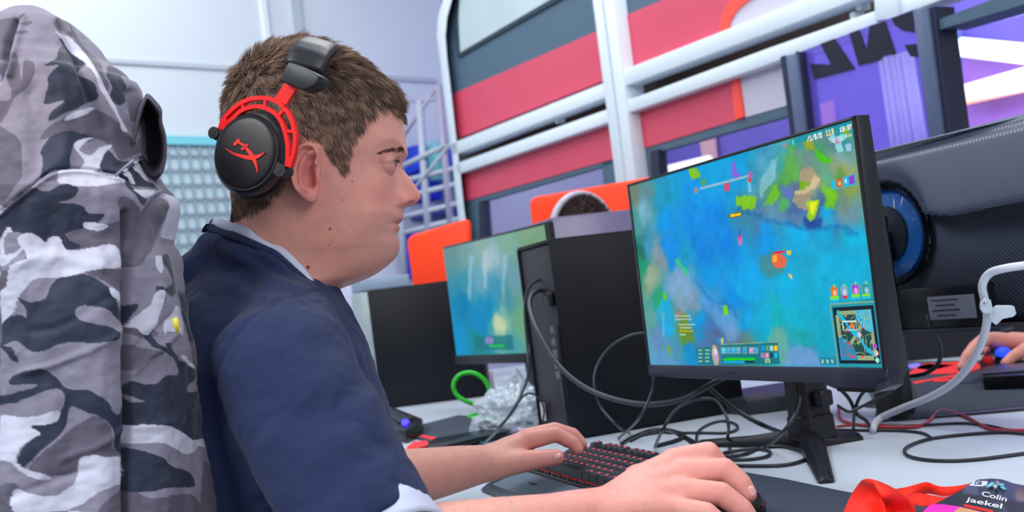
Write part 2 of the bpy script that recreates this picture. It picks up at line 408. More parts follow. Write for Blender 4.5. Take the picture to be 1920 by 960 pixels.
# pleated
bpy.data.objects.remove(cur)
rings = []
for k in range(2):
    pass
t0, t1 = rp(1652, 110, .3), rp(1703, 96, .3); b0, b1 = rp(1682, 320, .3), rp(1736, 306, .3)
V = []; F = []; n_ = 60
for i in range(n_ + 1):
    t = i / n_; o_ = Bn * (.03 * math.sin(t * 30) + (-.05 if 0.46 < t < .54 else 0))
    V += [t0 + (t1 - t0) * t + o_, b0 + (b1 - b0) * t + o_, b0 + (b1 - b0) * t + o_ - Bn * .01, t0 + (t1 - t0) * t + o_ - Bn * .01]
rings = [V[4 * i:4 * i + 4] for i in range(n_ + 1)]
cu = mk('curtain', *loft(rings), mat('white_curtain', rgb(200, 208, 222), .8, var=.05), None)
tag(cu, 'pale pleated curtain hanging behind the purple glass panel', 'curtain')
tag(rpoly('wall_poster', [(1310, 255), (1337, 247), (1342, 300), (1318, 304)], .05, .02, mat('salmon', rgb(235, 190, 190), .7)), 'salmon coloured wall poster behind the slim booth window', 'poster')
tag(rpoly('wall_poster', [(1508, 205), (1560, 188), (1566, 240), (1514, 250)], .05, .02, mat('salmon2', rgb(226, 160, 185), .7, var=.1, vscale=3)), 'pink wall poster seen low through the purple glass', 'poster')
def tubelamp(px0, px1, r, col, s, label):
    o = mk('tube_lamp', *tube([rp(*px0, .25), rp(*px1, .25)], r, 16, sub=1), mat('lamp_' + str(len(MATS)), (1, 1, 1), .4, emis=col, estr=s), None); tag(o, label, 'lamp'); return o
tubelamp((1802, 88), (1990, 108), .045, rgb(232, 244, 255), 1.6, 'broad white tube lamp glowing behind the glass at the upper right')
tubelamp((1800, 174), (1990, 122), .034, rgb(250, 240, 240), 1.1, 'cream tube lamp directly above the orange glowing tube')
tubelamp((1801, 190), (1990, 148), .022, rgb(255, 160, 40), 1.25, 'orange glowing tube lamp below the cream tube')
tubelamp((1880, 24), (1990, -8), .03, rgb(180, 200, 255), 1.0, 'bluish tube lamp highest at the upper right corner')
tubelamp((1236, 322), (1330, 300), .03, rgb(240, 236, 250), 1.0, 'short white tube lamp seen through the window above the gaming monitor')
o = rpoly('wall_banner', [(1797, 110), (1990, 96), (1990, 330), (1812, 330)], .08, .03, mat('mauve_banner', rgb(158, 116, 190), .7, var=.1, vscale=2)); tag(o, 'mauve wall banner behind the glowing tube lamps', 'banner')
o = rpoly('wall_banner', [(1760, 60), (1796, 52), (1812, 330), (1790, 330)], .1, .03, mat('blue_banner', rgb(120, 140, 215), .7, var=.06, vscale=2)); tag(o, 'narrow pale blue wall banner beside the right navy post', 'banner')
o = rpoly('wall_banner', [(900, 375), (1130, 310), (1140, 420), (910, 470)], .08, .03, mat('plum_banner', rgb(150, 118, 165), .7, var=.2, vscale=3)); tag(o, 'dusky plum wall banner behind the low left booth window', 'banner')
o = rpoly('wall_cabinet', [(1010, 332), (1085, 312), (1098, 345), (1016, 372)], .2, .1, mat('pale_cabinet', rgb(190, 208, 205), .6)); tag(o, 'pale green wall cabinet above the orange panel', 'cabinet')
o = mk('header_beam', *prism([bp(1752, 40, .10), bp(1960, -40, .10), bp(1960, -4, .10), bp(1760, 56, .10)], Bn, .1), mat('teal_beam', rgb(74, 100, 120), .5), None, False); tag(o, 'slate teal header beam joining the right post at the top', 'beam', kind='structure')

# steel shelving with blue crates far behind, between the face and the booth
So = np.array([-0.36, 5.75, 0]); Sn = N3([-0.45, -0.89, 0]); Sd = N3(np.cross(UP, Sn))
def sp(px, py, off=0.0): return hit(px, py, So + Sn * off, Sn)
shelf = thing('steel_shelving', 'grey steel shelving with diagonal braces between the face and the arched post', 'shelving', So)
m_st = mat('pale_steel', rgb(178, 188, 206), .4, var=.04); m_lil = mat('lilac_steel', rgb(168, 165, 190), .4, var=.04)
def bar(name, a, b, w, m=m_st, par=shelf, off=0.): return mk(name, *tube([sp(*a, off), sp(*b, off)], w, 8, sub=1), m, par)
bar('upright', (786, 190), (806, 470), .022); bar('upright', (822, 160), (850, 470), .022, m_lil); bar('upright', (742, 200), (760, 560), .022)
for y in (318, 348, 385, 415): bar('shelf_board', (745, y + 24), (868, y - 6), .016)
bar('brace', (752, 262), (822, 158), .012, m_lil); bar('brace', (752, 312), (838, 272), .016, m_st, off=.02); bar('brace', (760, 190), (830, 185), .01, m_lil)
bar('brace', (770, 362), (846, 268), .010, m_st, off=.02)
m_bl = mat('blue_crate', rgb(28, 66, 214), .5, var=.06); m_cr = mat('teal_crate', rgb(120, 210, 215), .5, var=.06); m_gr = mat('green_crate', rgb(110, 215, 160), .5)
def crate(pts, m, label, off=-.12, th=.2):
    o = mk('crate', *prism([sp(x, y, off) for x, y in pts], Sn, th), m, None, False); dobevel(o, .008, 2); tag(o, label, 'crate', 'crates on the steel shelving')
crate([(755, 278), (786, 270), (790, 318), (758, 330)], m_bl, 'blue crate nearest the eyebrow on the upper shelf')
crate([(758, 334), (792, 322), (798, 372), (764, 382)], m_bl, 'blue crate next to the nose bridge, on the shelf under the upper one')
crate([(800, 272), (818, 268), (824, 336), (806, 340)], m_cr, 'turquoise crate in the middle of the upper shelf', -.1)
crate([(820, 268), (836, 266), (840, 330), (826, 334)], m_gr, 'green crate right of the turquoise crate', -.14)
crate([(834, 282), (850, 276), (856, 318), (838, 324)], m_bl, 'blue crate touching the arched white post')
crate([(768, 398), (830, 384), (834, 402), (770, 416)], mat('navy_crate', rgb(50, 70, 150), .5), 'navy flat crate on the lowest shelf')
crate([(750, 440), (762, 437), (772, 520), (758, 524)], m_bl, 'tall blue crate left of the small orange panel')
o = mk('drape', *prism([sp(600, 262, -.42), sp(846, 262, -.42), sp(890, 560, -.42), sp(640, 560, -.42)], Sn, .02), mat('teal_drape', rgb(150, 178, 205), .7, var=.1, vscale=3), None, False); tag(o, 'pale teal drape hanging behind the steel shelving', 'drape')

area('purple_fill', [float(v) for v in (rp(1700, 60, 1.2))], [float(v) for v in rp(1650, 250, 0)], 1.6, .5, 26, (.55, .45, 1.0))  # area light added to brighten the purple wall behind the glass
# ================================================================ desk
m_desk = mat('desk_white', rgb(186, 196, 210), 0.38, var=.015, vscale=3, bump=.03, bscale=300)
dO = np.array([-0.09, 1.0, 0])                       # a point on the players' edge
def dk(a, b, z): return dO + E1 * a + E2 * b + UP * z
desk = thing('desk', 'long white tabletop desk under all the monitors and cables', 'desk', dk(0, .5, 0))
o = mk('tabletop', *prism([dk(-1.1, 0, DESK), dk(3.2, 0, DESK), dk(3.2, 1.9, DESK), dk(-1.1, 1.9, DESK)], UP, .028), m_desk, desk, False); dobevel(o, .003, 2)
for a_, b_ in ((-1.0, .1), (-1.0, 1.8), (3.1, .1), (3.1, 1.8), (1.0, .1), (1.0, 1.8)):
    c = dk(a_, b_, (DESK - .028) / 2); mk('leg', *box(c, E1 * .025, E2 * .025, UP * (DESK - .028) / 2), mat('desk_leg', rgb(120, 125, 135), .4), desk, False)

def flat(name, pts, h, th, m, parent=None, bev=.0015):
    o = mk(name, *prism([pz(x, y, h + th) for x, y in pts], UP, th), m, parent, False)
    if bev: dobevel(o, bev, 2)
    return o
# mouse pad under the near hand
m_pad = mat('pad_cloth', rgb(52, 60, 76), 0.85, var=.08, vscale=300, bump=.25, bscale=1500, bdist=.0004)
c1 = pz(1386, 884, .003); c2 = pz(1600, 925, .003); d_ = N3(c2 - c1); q_ = N3(np.cross(UP, d_))
if q_[0] > 0: q_ = -q_
padpts = [c1, c1 + d_ * .1 + q_ * -.004, c1 + d_ * .2, c2, c2 + d_ * .45, c2 + d_ * .45 + q_ * .42, c1 + q_ * .42]
pad = mk('mouse_pad', *prism([p + UP * .0005 for p in padpts], UP, .003), m_pad, None, False); tag(pad, 'large dark grey cloth mouse pad under the near hand', 'mouse pad')

# ================================================================ main gaming monitor
H = 0.300; W = H * 16 / 9
xR, yR, xL, yL = None, 1.24, None, 1.725
pR = P(1656, 684, 1.24); pL_ = P(1222, 685, 1.722)
zb = DESK + .142
pR[2] = zb; pL_[2] = zb
wd = N3(pR - pL_); pC = (pR + pL_) / 2
pL_ = pC - wd * W / 2; pR = pC + wd * W / 2
SN = N3(np.cross(wd, UP)); 
if SN[0] > 0: SN = -SN                                # towards the player
TILT = R_(1.0)
SU = N3(UP * math.cos(TILT) - SN * math.sin(TILT)); SNt = N3(np.cross(SU, wd)); 
if np.dot(SNt, SN) < 0: SNt = -SNt
def scr(u, v, off=0): return pL_ + wd * (u * W) + SU * (v * H) + SNt * off
m_blk = mat('monitor_plastic', rgb(22, 23, 34), 0.38, var=.04, bump=.08, bscale=900, bdist=.0003)
m_blk2 = mat('monitor_bezel', rgb(17, 18, 26), 0.3, var=.04)
m_grey = mat('monitor_grey', rgb(48, 51, 64), .35, var=.03)
mon = thing('gaming_monitor', 'large gaming monitor showing a blue river battle scene in front of the player', 'monitor', [0.41, 1.53, DESK])

def painter(Wp, Hp, plane_o, plane_n, uv0, ux, uy):
    """maps photo points of the screen to picture points"""
    def f(pts):
        out = []
        for x, y in pts:
            q = hit(x, y, plane_o, plane_n) - uv0
            out.append((np.dot(q, ux) / np.dot(ux, ux) * Wp, np.dot(q, uy) / np.dot(uy, uy) * Hp))
        return np.array(out)
    return f
def blur(A, k):
    if k < 1: return A
    for ax in (0, 1):
        pad = [(0, 0)] * A.ndim; pad[ax] = (k, k)
        B = np.pad(A, pad, mode='edge'); cs = np.cumsum(B, axis=ax)
        z = np.zeros_like(np.take(cs, [0], axis=ax)); cs = np.concatenate([z, cs], axis=ax); n_ = A.shape[ax]
        A = (np.take(cs, np.arange(2 * k + 1, 2 * k + 1 + n_), axis=ax) - np.take(cs, np.arange(0, n_), axis=ax)) / (2 * k + 1)
    return A
class Pic:
    def __init__(s, W_, H_, to): s.W, s.H, s.to = W_, H_, to; s.X, s.Y = np.meshgrid(np.arange(W_) + .5, np.arange(H_) + .5); s.I = np.zeros((H_, W_, 3))
    def field(s, ctrl, p=3.2):
        pts = s.to([(c[0], c[1]) for c in ctrl]); C = np.array([c[2] for c in ctrl], float); acc = 0; ws = 0
        for (x, y), c in zip(pts, C):
            w_ = 1 / ((s.X - x) ** 2 + (s.Y - y) ** 2 + 60) ** (p / 2); acc = acc + w_[..., None] * c; ws = ws + w_
        s.I = acc / ws[..., None]
    def warp(s, amp, scale, seed=0):
        n1 = noise2(s.X * scale, s.Y * scale, seed); n2 = noise2(s.X * scale, s.Y * scale, seed + 9)
        xi = np.clip((s.X + n1 * amp).astype(int), 0, s.W - 1); yi = np.clip((s.Y + n2 * amp).astype(int), 0, s.H - 1); s.I = s.I[yi, xi]
    def poly(s, pts, col, a=1.0, k=1, raw=False, rough=0):
        q = pts if raw else s.to(pts)
        X, Y = s.X, s.Y
        if rough: X = X + noise2(s.X * .09, s.Y * .09, 3) * rough; Y = Y + noise2(s.X * .09, s.Y * .09, 5) * rough
        m = inpoly(X, Y, q).astype(float); m = blur(m, k)[..., None] * a
        s.I = s.I * (1 - m) + np.array(col, float) * m
    def ell(s, c, rx, ry, col, a=1.0, k=1):
        (x, y), = s.to([c]); m = ((((s.X - x) / rx) ** 2 + ((s.Y - y) / ry) ** 2) < 1).astype(float); m = blur(m, k)[..., None] * a
        s.I = s.I * (1 - m) + np.array(col, float) * m
    def rect(s, x0, y0, x1, y1, col, a=1.0, k=0):       # picture coordinates, y up
        m = ((s.X >= x0) & (s.X <= x1) & (s.Y >= y0) & (s.Y <= y1)).astype(float); m = blur(m, k)[..., None] * a
        s.I = s.I * (1 - m) + np.array(col, float) * m
    def text(s, x, y, t, col, h=7):
        for ch in t:
            g = FONT.get(ch)
            if g:
                for r_, row in enumerate(g):
                    for c_, b_ in enumerate(row):
                        if b_ == '1': s.rect(x + c_ * h / 6, y + (4 - r_) * h / 5, x + (c_ + 1) * h / 6 + .2, y + (5 - r_) * h / 5 + .2, col)
            x += 4 * h / 6
        return x
def noise2(x, y, seed=0, octv=3):
    out = 0; amp = 1.
    for o_ in range(octv):
        r_ = np.random.default_rng(seed * 13 + o_); G = r_.uniform(-1, 1, (64, 64))
        xi = np.floor(x).astype(int); yi = np.floor(y).astype(int); fx = x - xi; fy = y - yi; fx = fx * fx * (3 - 2 * fx); fy = fy * fy * (3 - 2 * fy)
        g = lambda a, b: G[a % 64, b % 64]
        out = out + amp * ((g(yi, xi) * (1 - fx) + g(yi, xi + 1) * fx) * (1 - fy) + (g(yi + 1, xi) * (1 - fx) + g(yi + 1, xi + 1) * fx) * fy)
        amp *= .5; x = x * 2.03 + 7; y = y * 2.03 + 3
    return out
FONT = {'0': ('111', '101', '101', '101', '111'), '1': ('010', '110', '010', '010', '111'), '2': ('111', '001', '111', '100', '111'), '3': ('111', '001', '111', '001', '111'), '4': ('101', '101', '111', '001', '001'),
        '5': ('111', '100', '111', '001', '111'), '6': ('111', '100', '111', '101', '111'), '7': ('111', '001', '010', '010', '010'), '8': ('111', '101', '111', '101', '111'), '9': ('111', '101', '111', '001', '111'),
        '/': ('001', '001', '010', '100', '100'), ':': ('000', '010', '000', '010', '000'), ' ': ('000',) * 5, 'F': ('111', '100', '110', '100', '100'), 'P': ('111', '101', '111', '100', '100'), 'S': ('111', '100', '111', '001', '111'),
        'm': ('000', '110', '111', '111', '101'), 's': ('000', '011', '010', '001', '110'), '-': ('000', '000', '111', '000', '000')}
C_ = lambda r, g, b: (r / 255, g / 255, b / 255)

to1 = painter(760, 428, pL_, SNt, pL_, wd * W, SU * H)
pic = Pic(760, 428, to1)
BL, CY, DB, TE = C_(0, 150, 232), C_(0, 178, 226), C_(0, 128, 222), C_(20, 160, 170)
pic.field([
 (1190, 365, C_(110, 130, 110)), (1215, 365, C_(90, 140, 145)), (1190, 420, C_(70, 150, 150)), (1205, 400, C_(120, 180, 200)), (1200, 450, C_(40, 130, 130)), (1205, 500, C_(30, 150, 110)), (1200, 470, C_(30, 110, 100)),
 (1212, 460, C_(60, 150, 200)), (1220, 520, C_(150, 165, 140)), (1232, 480, C_(130, 150, 160)), (1225, 600, C_(90, 160, 150)), (1225, 660, C_(90, 160, 185)), (1240, 640, C_(100, 140, 190)), (1240, 560, C_(30, 160, 110)), (1262, 540, C_(110, 160, 200)),
 (1280, 520, C_(120, 165, 195)), (1250, 580, C_(20, 170, 225)), (1255, 620, C_(20, 170, 225)), (1280, 580, C_(110, 140, 130)), (1285, 620, C_(110, 140, 40)), (1300, 560, C_(120, 150, 175)), (1295, 660, C_(10, 140, 205)), (1262, 660, C_(80, 150, 180)),
 (1240, 370, C_(20, 150, 190)), (1270, 350, C_(10, 155, 210)), (1300, 360, BL), (1250, 420, BL), (1300, 420, C_(0, 140, 230)), (1260, 470, C_(0, 140, 228)), (1340, 400, C_(0, 135, 228)), (1320, 470, DB), (1290, 480, C_(10, 150, 200)), (1360, 460, DB), (1340, 520, C_(0, 150, 225)),
 (1330, 560, C_(60, 150, 215)), (1350, 590, C_(80, 150, 210)), (1330, 610, C_(60, 120, 180)), (1310, 600, C_(0, 150, 225)), (1340, 640, C_(80, 105, 150)), (1320, 650, C_(70, 120, 170)), (1370, 620, C_(110, 150, 190)), (1380, 640, C_(90, 110, 140)), (1400, 650, C_(90, 140, 120)),
 (1380, 560, C_(0, 140, 225)), (1390, 600, C_(0, 160, 225)), (1400, 500, C_(0, 165, 235)), (1400, 540, C_(0, 165, 230)), (1430, 600, C_(0, 170, 210)), (1440, 650, C_(20, 160, 170)), (1460, 640, C_(90, 170, 165)), (1460, 600, C_(0, 175, 190)), (1500, 600, C_(0, 175, 205)),
 (1500, 640, C_(10, 165, 170)), (1500, 670, C_(90, 150, 195)), (1540, 640, C_(0, 165, 195)), (1530, 670, C_(100, 150, 200)), (1540, 560, C_(0, 170, 210)), (1480, 540, C_(0, 175, 225)), (1560, 480, CY), (1600, 500, CY), (1500, 440, C_(0, 175, 235)), (1440, 440, BL), (1600, 440, C_(0, 180, 225)),
 (1550, 420, C_(0, 170, 230)), (1640, 600, C_(0, 150, 170)), (1340, 340, C_(0, 165, 225)), (1380, 330, C_(0, 160, 225)), (1340, 310, C_(0, 165, 225)), (1390, 310, C_(0, 160, 215)), (1400, 380, C_(60, 130, 160)), (1420, 330, C_(50, 150, 180)), (1430, 290, C_(50, 150, 195)), (1440, 320, C_(90, 170, 190)),
 (1460, 300, C_(60, 160, 160)), (1460, 270, C_(60, 160, 180)), (1480, 290, C_(80, 165, 110)), (1490, 320, C_(90, 160, 90)), (1500, 290, C_(110, 150, 130)), (1520, 310, C_(110, 140, 140)), (1540, 290, C_(70, 150, 110)), (1520, 340, C_(150, 160, 120)), (1540, 330, C_(90, 170, 130)), (1560, 320, C_(140, 155, 120)),
 (1560, 270, C_(90, 130, 140)), (1580, 300, C_(120, 165, 170)), (1585, 320, C_(150, 160, 100)), (1570, 345, C_(100, 150, 60)), (1600, 360, C_(130, 155, 80)), (1590, 390, C_(110, 140, 120)), (1610, 400, C_(100, 150, 160)), (1480, 350, C_(90, 110, 150)), (1490, 390, C_(70, 110, 165)), (1450, 390, C_(90, 140, 175)), (1420, 400, C_(60, 120, 170)),
 (1460, 350, C_(80, 160, 50)), (1440, 380, C_(80, 150, 120)), (1530, 390, C_(70, 100, 150)), (1560, 400, C_(60, 110, 170)), (1500, 260, C_(50, 150, 150)), (1580, 240, C_(20, 150, 160))], 3.4)
pic.warp(16, .018, 1); pic.warp(4, .05, 2)
G1, G2 = C_(120, 190, 20), C_(150, 200, 10)
pic.poly([(1415, 300), (1430, 280), (1438, 300), (1434, 340), (1424, 372), (1402, 372), (1428, 330)], C_(90, 165, 200), .55, 3, rough=5)
pic.poly([(1382, 290), (1398, 290), (1380, 400), (1372, 380)], C_(0, 150, 215), .25, 5)
pic.poly([(1428, 338), (1440, 312), (1460, 290), (1456, 330), (1440, 352), (1424, 372)], C_(150, 205, 215), .6, 2, rough=3)
pic.poly([(1432, 300), (1445, 268), (1460, 262), (1450, 300), (1436, 330)], C_(70, 160, 190), .6, 3, rough=3)
pic.poly([(1484, 262), (1492, 300), (1498, 330), (1490, 345), (1470, 350), (1462, 330), (1478, 300)], C_(90, 175, 70), .75, 3, rough=6)
pic.poly([(1290, 318), (1308, 314), (1316, 330), (1300, 340)], G2, .85, 2, rough=3); pic.poly([(1314, 338), (1322, 334), (1326, 346), (1316, 348)], C_(100, 160, 60), .8, 1)
pic.poly([(1380, 370), (1400, 366), (1420, 372), (1418, 390), (1396, 392), (1384, 388)], C_(130, 200, 20), .95, 2, rough=4)
pic.poly([(1440, 372), (1448, 350), (1456, 346), (1462, 366), (1450, 380), (1440, 386), (1428, 392)], C_(110, 200, 30), .9, 2, rough=4)
pic.poly([(1462, 375), (1478, 368), (1482, 388), (1470, 400), (1458, 396)], C_(80, 180, 90), .8, 3, rough=4)
pic.poly([(1505, 268), (1520, 262), (1528, 280), (1514, 282)], C_(160, 170, 20), .85, 2, rough=3)
pic.poly([(1525, 282), (1536, 284), (1548, 294), (1564, 300), (1552, 306), (1536, 300)], C_(70, 200, 10), .95, 2, rough=3)
pic.poly([(1586, 236), (1592, 238), (1594, 262), (1580, 250)], C_(150, 170, 20), .8, 2)
pic.poly([(1542, 345), (1566, 352), (1572, 370), (1566, 392), (1548, 384)], C_(120, 205, 10), .85, 4, rough=5)
pic.poly([(1462, 350), (1478, 346), (1486, 366), (1484, 378), (1466, 366)], C_(90, 110, 205), .8, 4, rough=4)
pic.poly([(1498, 322), (1508, 316), (1520, 310), (1530, 330), (1540, 336), (1534, 352), (1524, 360), (1520, 392), (1500, 390), (1488, 376), (1490, 360), (1502, 358)], C_(175, 155, 125), .85, 1, rough=4)
pic.poly([(1528, 326), (1539, 334), (1530, 352), (1510, 364), (1490, 366), (1494, 358), (1520, 348)], C_(215, 200, 150), .8, 1, rough=2)
pic.poly([(1500, 340), (1508, 344), (1522, 344), (1512, 354), (1498, 357)], C_(120, 180, 20), .9, 1, rough=3)
pic.poly([(1400, 396), (1440, 384), (1480, 404), (1545, 410), (1600, 380), (1614, 440), (1590, 428), (1560, 420), (1500, 422), (1440, 412)], C_(110, 140, 175), .45, 5, rough=8)
pic.poly([(1380, 392), (1402, 392), (1446, 410), (1500, 423), (1545, 420), (1590, 422), (1612, 440), (1612, 448), (1560, 428), (1500, 430), (1440, 418)], C_(0, 90, 160), .35, 2, rough=5)
pic.poly([(1505, 410), (1544, 408), (1540, 424), (1512, 426)], C_(10, 60, 150), .7, 3, rough=3)
pic.poly([(1511, 378), (1538, 374), (1534, 392), (1528, 410), (1520, 416), (1513, 408), (1516, 394)], C_(150, 215, 30), .9, 1)
pic.poly([(1518, 380), (1534, 377), (1530, 390), (1524, 406), (1520, 396)], C_(235, 230, 20), .95, 1)
pic.poly([(1262, 510), (1270, 485), (1280, 495), (1292, 520), (1302, 560), (1280, 590), (1258, 560), (1250, 545)], C_(130, 165, 205), .55, 3, rough=5)
pic.poly([(1264, 488), (1272, 486), (1292, 510), (1290, 518)], C_(40, 210, 110), .7, 2, rough=3)
pic.poly([(1300, 520), (1340, 560), (1376, 572), (1388, 600), (1376, 592), (1340, 578)], C_(0, 110, 190), .5, 3, rough=5)
pic.poly([(1290, 530), (1300, 530), (1330, 560), (1376, 580), (1392, 640), (1370, 640), (1330, 590)], C_(110, 160, 215), .35, 4, rough=5)
pic.poly([(1244, 549), (1250, 549), (1251, 562), (1245, 562)], C_(110, 205, 10), .95, 1); pic.poly([(1357, 572), (1364, 572), (1367, 590), (1357, 590)], C_(120, 215, 0), .95, 1)
pic.poly([(1275, 588), (1292, 588), (1288, 640), (1280, 650), (1276, 620)], C_(100, 140, 20), .75, 2); pic.poly([(1251, 648), (1257, 648), (1258, 668), (1252, 668)], C_(120, 160, 40), .9, 1)
pic.poly([(1440, 640), (1446, 610), (1452, 622), (1458, 604), (1466, 625), (1474, 616), (1480, 680), (1450, 684)], C_(110, 170, 155), .6, 2, rough=4)
pic.poly([(1470, 684), (1476, 655), (1500, 648), (1524, 655), (1542, 684)], C_(110, 155, 210), .7, 3, rough=4)
pic.poly([(1222, 684), (1225, 660), (1250, 655), (1280, 684)], C_(90, 150, 205), .6, 3, rough=4)
# light flecks and painterly grain
gN = noise2(pic.X * .05, pic.Y * .05, 21)[..., None] * .05 + noise2(pic.X * .25, pic.Y * .25, 22)[..., None] * .025
pic.I = np.clip(pic.I * (1 + gN * .8), 0, 1)
# creatures as soft blobs, bars and icons
pic.poly([(1372, 306), (1378, 302), (1388, 330), (1380, 336), (1372, 330)], C_(150, 90, 215), .85, 1, rough=3); pic.poly([(1357, 345), (1370, 343), (1369, 358), (1360, 360)], C_(225, 70, 110), .9, 1)
pic.poly([(1402, 322), (1412, 322), (1412, 334), (1404, 336)], C_(200, 90, 180), .8, 1); pic.poly([(1402, 336), (1408, 336), (1410, 360), (1404, 362)], C_(120, 205, 240), .8, 1); pic.poly([(1404, 334), (1410, 334), (1409, 342), (1403, 342)], C_(225, 50, 60), .9, 0)
pic.ell((1306, 357), 5, 6, C_(235, 140, 60), 1, 0); pic.ell((1306, 357), 2.5, 3, C_(150, 60, 30), 1, 0)
for i in range(26):
    x = 1314 + i * 3.5; y = 354 - i * .93; pic.poly([(x, y - 2.2), (x + 2.6, y - 3), (x + 2.6, y + 1.5), (x, y + 2.2)], C_(215, 205, 190), .75, 0)
pic.poly([(1367, 402), (1391, 397), (1391, 405), (1367, 410)], C_(90, 90, 40), 1, 0); pic.poly([(1370, 402.5), (1390, 398.5), (1390, 403.5), (1370, 408)], C_(250, 200, 20), 1, 0)
pic.poly([(1386, 428), (1388, 428), (1390, 445), (1384, 446)], C_(60, 90, 200), .8, 1); pic.poly([(1383, 446), (1391, 443), (1394, 456), (1386, 462)], C_(190, 120, 190), .95, 1); pic.poly([(1386, 442), (1391, 441), (1391, 447), (1386, 448)], C_(235, 40, 110), .9, 0)
pic.poly([(1427, 480), (1450, 474), (1474, 482), (1470, 512), (1440, 520), (1426, 506)], C_(90, 130, 110), .6, 3, rough=3)
pic.poly([(1448, 478), (1464, 474), (1476, 486), (1474, 500), (1458, 504), (1448, 492)], C_(240, 100, 60), .95, 1, rough=2); pic.poly([(1449, 480), (1457, 477), (1458, 490), (1450, 492)], C_(245, 180, 40), .9, 0)
pic.poly([(1452, 472), (1474, 469), (1474, 473), (1452, 476)], C_(220, 30, 50), 1, 0); pic.poly([(1476, 470), (1484, 469), (1484, 477), (1477, 478)], C_(215, 200, 60), 1, 0); pic.poly([(1478, 512), (1486, 516), (1486, 523), (1481, 520)], C_(240, 190, 80), 1, 0)
pic.poly([(1552, 262), (1562, 248), (1566, 258), (1582, 250), (1590, 258), (1578, 268), (1584, 284), (1572, 288), (1566, 270)], C_(150, 225, 235), .85, 1, rough=2); pic.poly([(1566, 262), (1574, 258), (1576, 270), (1568, 272)], C_(205, 120, 170), .7, 1)
pic.poly([(1585, 272), (1596, 268), (1597, 284), (1588, 284)], C_(170, 215, 245), .8, 1)
# top bar with score and clock
pic.poly([(1484, 262), (1593, 224), (1594, 236), (1484, 273)], C_(10, 150, 170), .75, 1)
WH = C_(240, 245, 245)
pic.text(598, 415, '6', C_(80, 220, 255), 9); pic.text(571, 415, '11', C_(230, 110, 60), 8); pic.text(640, 413, '/1/0/0', WH, 10); pic.text(690, 413, '114', C_(255, 225, 110), 11); pic.text(726, 413, '16:37', WH, 9)
pic.text(698, 399, 'FPS 161', C_(210, 225, 220), 7); pic.text(738, 401, '2 ms', C_(220, 235, 220), 6)
# item notice at the right edge
pic.poly([(1558, 340), (1604, 326), (1607, 347), (1562, 356)], C_(30, 185, 225), .95, 0); pic.poly([(1568, 337), (1580, 334), (1581, 351), (1570, 353)], C_(200, 100, 40), 1, 0); pic.poly([(1591, 331), (1602, 328), (1604, 344), (1593, 347)], C_(130, 70, 200), 1, 0)
pic.poly([(1572, 341), (1577, 340), (1578, 347), (1573, 348)], C_(245, 190, 90), .9, 0); pic.poly([(1584, 336), (1587, 335), (1588, 344), (1586, 345)], C_(220, 245, 250), .9, 0)
# chat lines
for i, (y, x0, x1, c) in enumerate([(588, 1266, 1280, C_(225, 100, 130)), (592, 1266, 1296, C_(205, 215, 215)), (598, 1267, 1296, C_(205, 215, 215)), (608, 1274, 1303, C_(205, 215, 205)), (614, 1276, 1297, C_(215, 220, 205)), (620, 1275, 1299, C_(220, 190, 40)), (627, 1276, 1284, C_(190, 230, 230))]):
    x = x0
    while x < x1: pic.poly([(x, y - 1), (x + 3, y - 1.3), (x + 3, y + 1.3), (x, y + 1.6)], c, .85, 0); x += 3.8
for i in range(9): pic.poly([(1243, 588 + i * 5), (1247, 588 + i * 5), (1247, 590 + i * 5), (1243, 590 + i * 5)], C_(180, 205, 200), .6, 0)
# bottom command bar
HU = C_(12, 120, 128); GO = C_(150, 175, 130)
pic.poly([(1306, 652), (1338, 650), (1340, 683), (1310, 683)], HU, .95, 0); pic.poly([(1352, 646), (1424, 643), (1428, 683), (1354, 684)], HU, 1, 0); pic.poly([(1425, 643), (1459, 641), (1464, 682), (1428, 683)], HU, 1, 0)
for r_ in range(4):
    for x in (1310, 1323): pic.poly([(x, 655 + r_ * 7), (x + 8, 654.5 + r_ * 7), (x + 8, 657 + r_ * 7), (x, 657.5 + r_ * 7)], C_(190, 215, 190), .8, 0)
pic.ell((1342, 665), 12, 22, C_(190, 180, 70), 1, 0); pic.ell((1342, 665), 9, 18, C_(190, 150, 215), 1, 1); pic.ell((1342, 659), 6, 8, C_(235, 215, 240), .9, 1)
pic.poly([(1346, 634), (1357, 633), (1358, 643), (1347, 644)], C_(40, 140, 210), 1, 0); pic.poly([(1352, 634), (1357, 633), (1358, 643), (1353, 644)], C_(190, 200, 100), 1, 0)
for x0, c in ((1353, C_(60, 200, 225)), (1362, C_(40, 150, 220)), (1371.5, C_(20, 175, 230)), (1381, C_(70, 160, 215)), (1393, C_(20, 140, 215)), (1405, C_(220, 140, 190)), (1414, C_(30, 150, 225))):
    pic.poly([(x0, 651), (x0 + 8, 650.5), (x0 + 8.6, 662), (x0 + .6, 662.5)], C_(150, 190, 190), 1, 0); pic.poly([(x0 + .8, 652), (x0 + 7.2, 651.5), (x0 + 7.8, 661), (x0 + 1.2, 661.5)], c, 1, 0)
    pic.poly([(x0 + 2, 655), (x0 + 6, 653), (x0 + 5, 659)], tuple(min(1, v + .25) for v in c), .7, 0)
pic.poly([(1356, 671), (1416, 670), (1416.5, 675), (1357, 675.6)], C_(20, 205, 10), 1, 0); pic.poly([(1356, 676.5), (1397, 676), (1397, 680), (1357, 680.5)], C_(20, 165, 225), 1, 0); pic.poly([(1397, 676), (1416, 675.6), (1416, 680), (1397, 680)], C_(8, 40, 60), 1, 0)
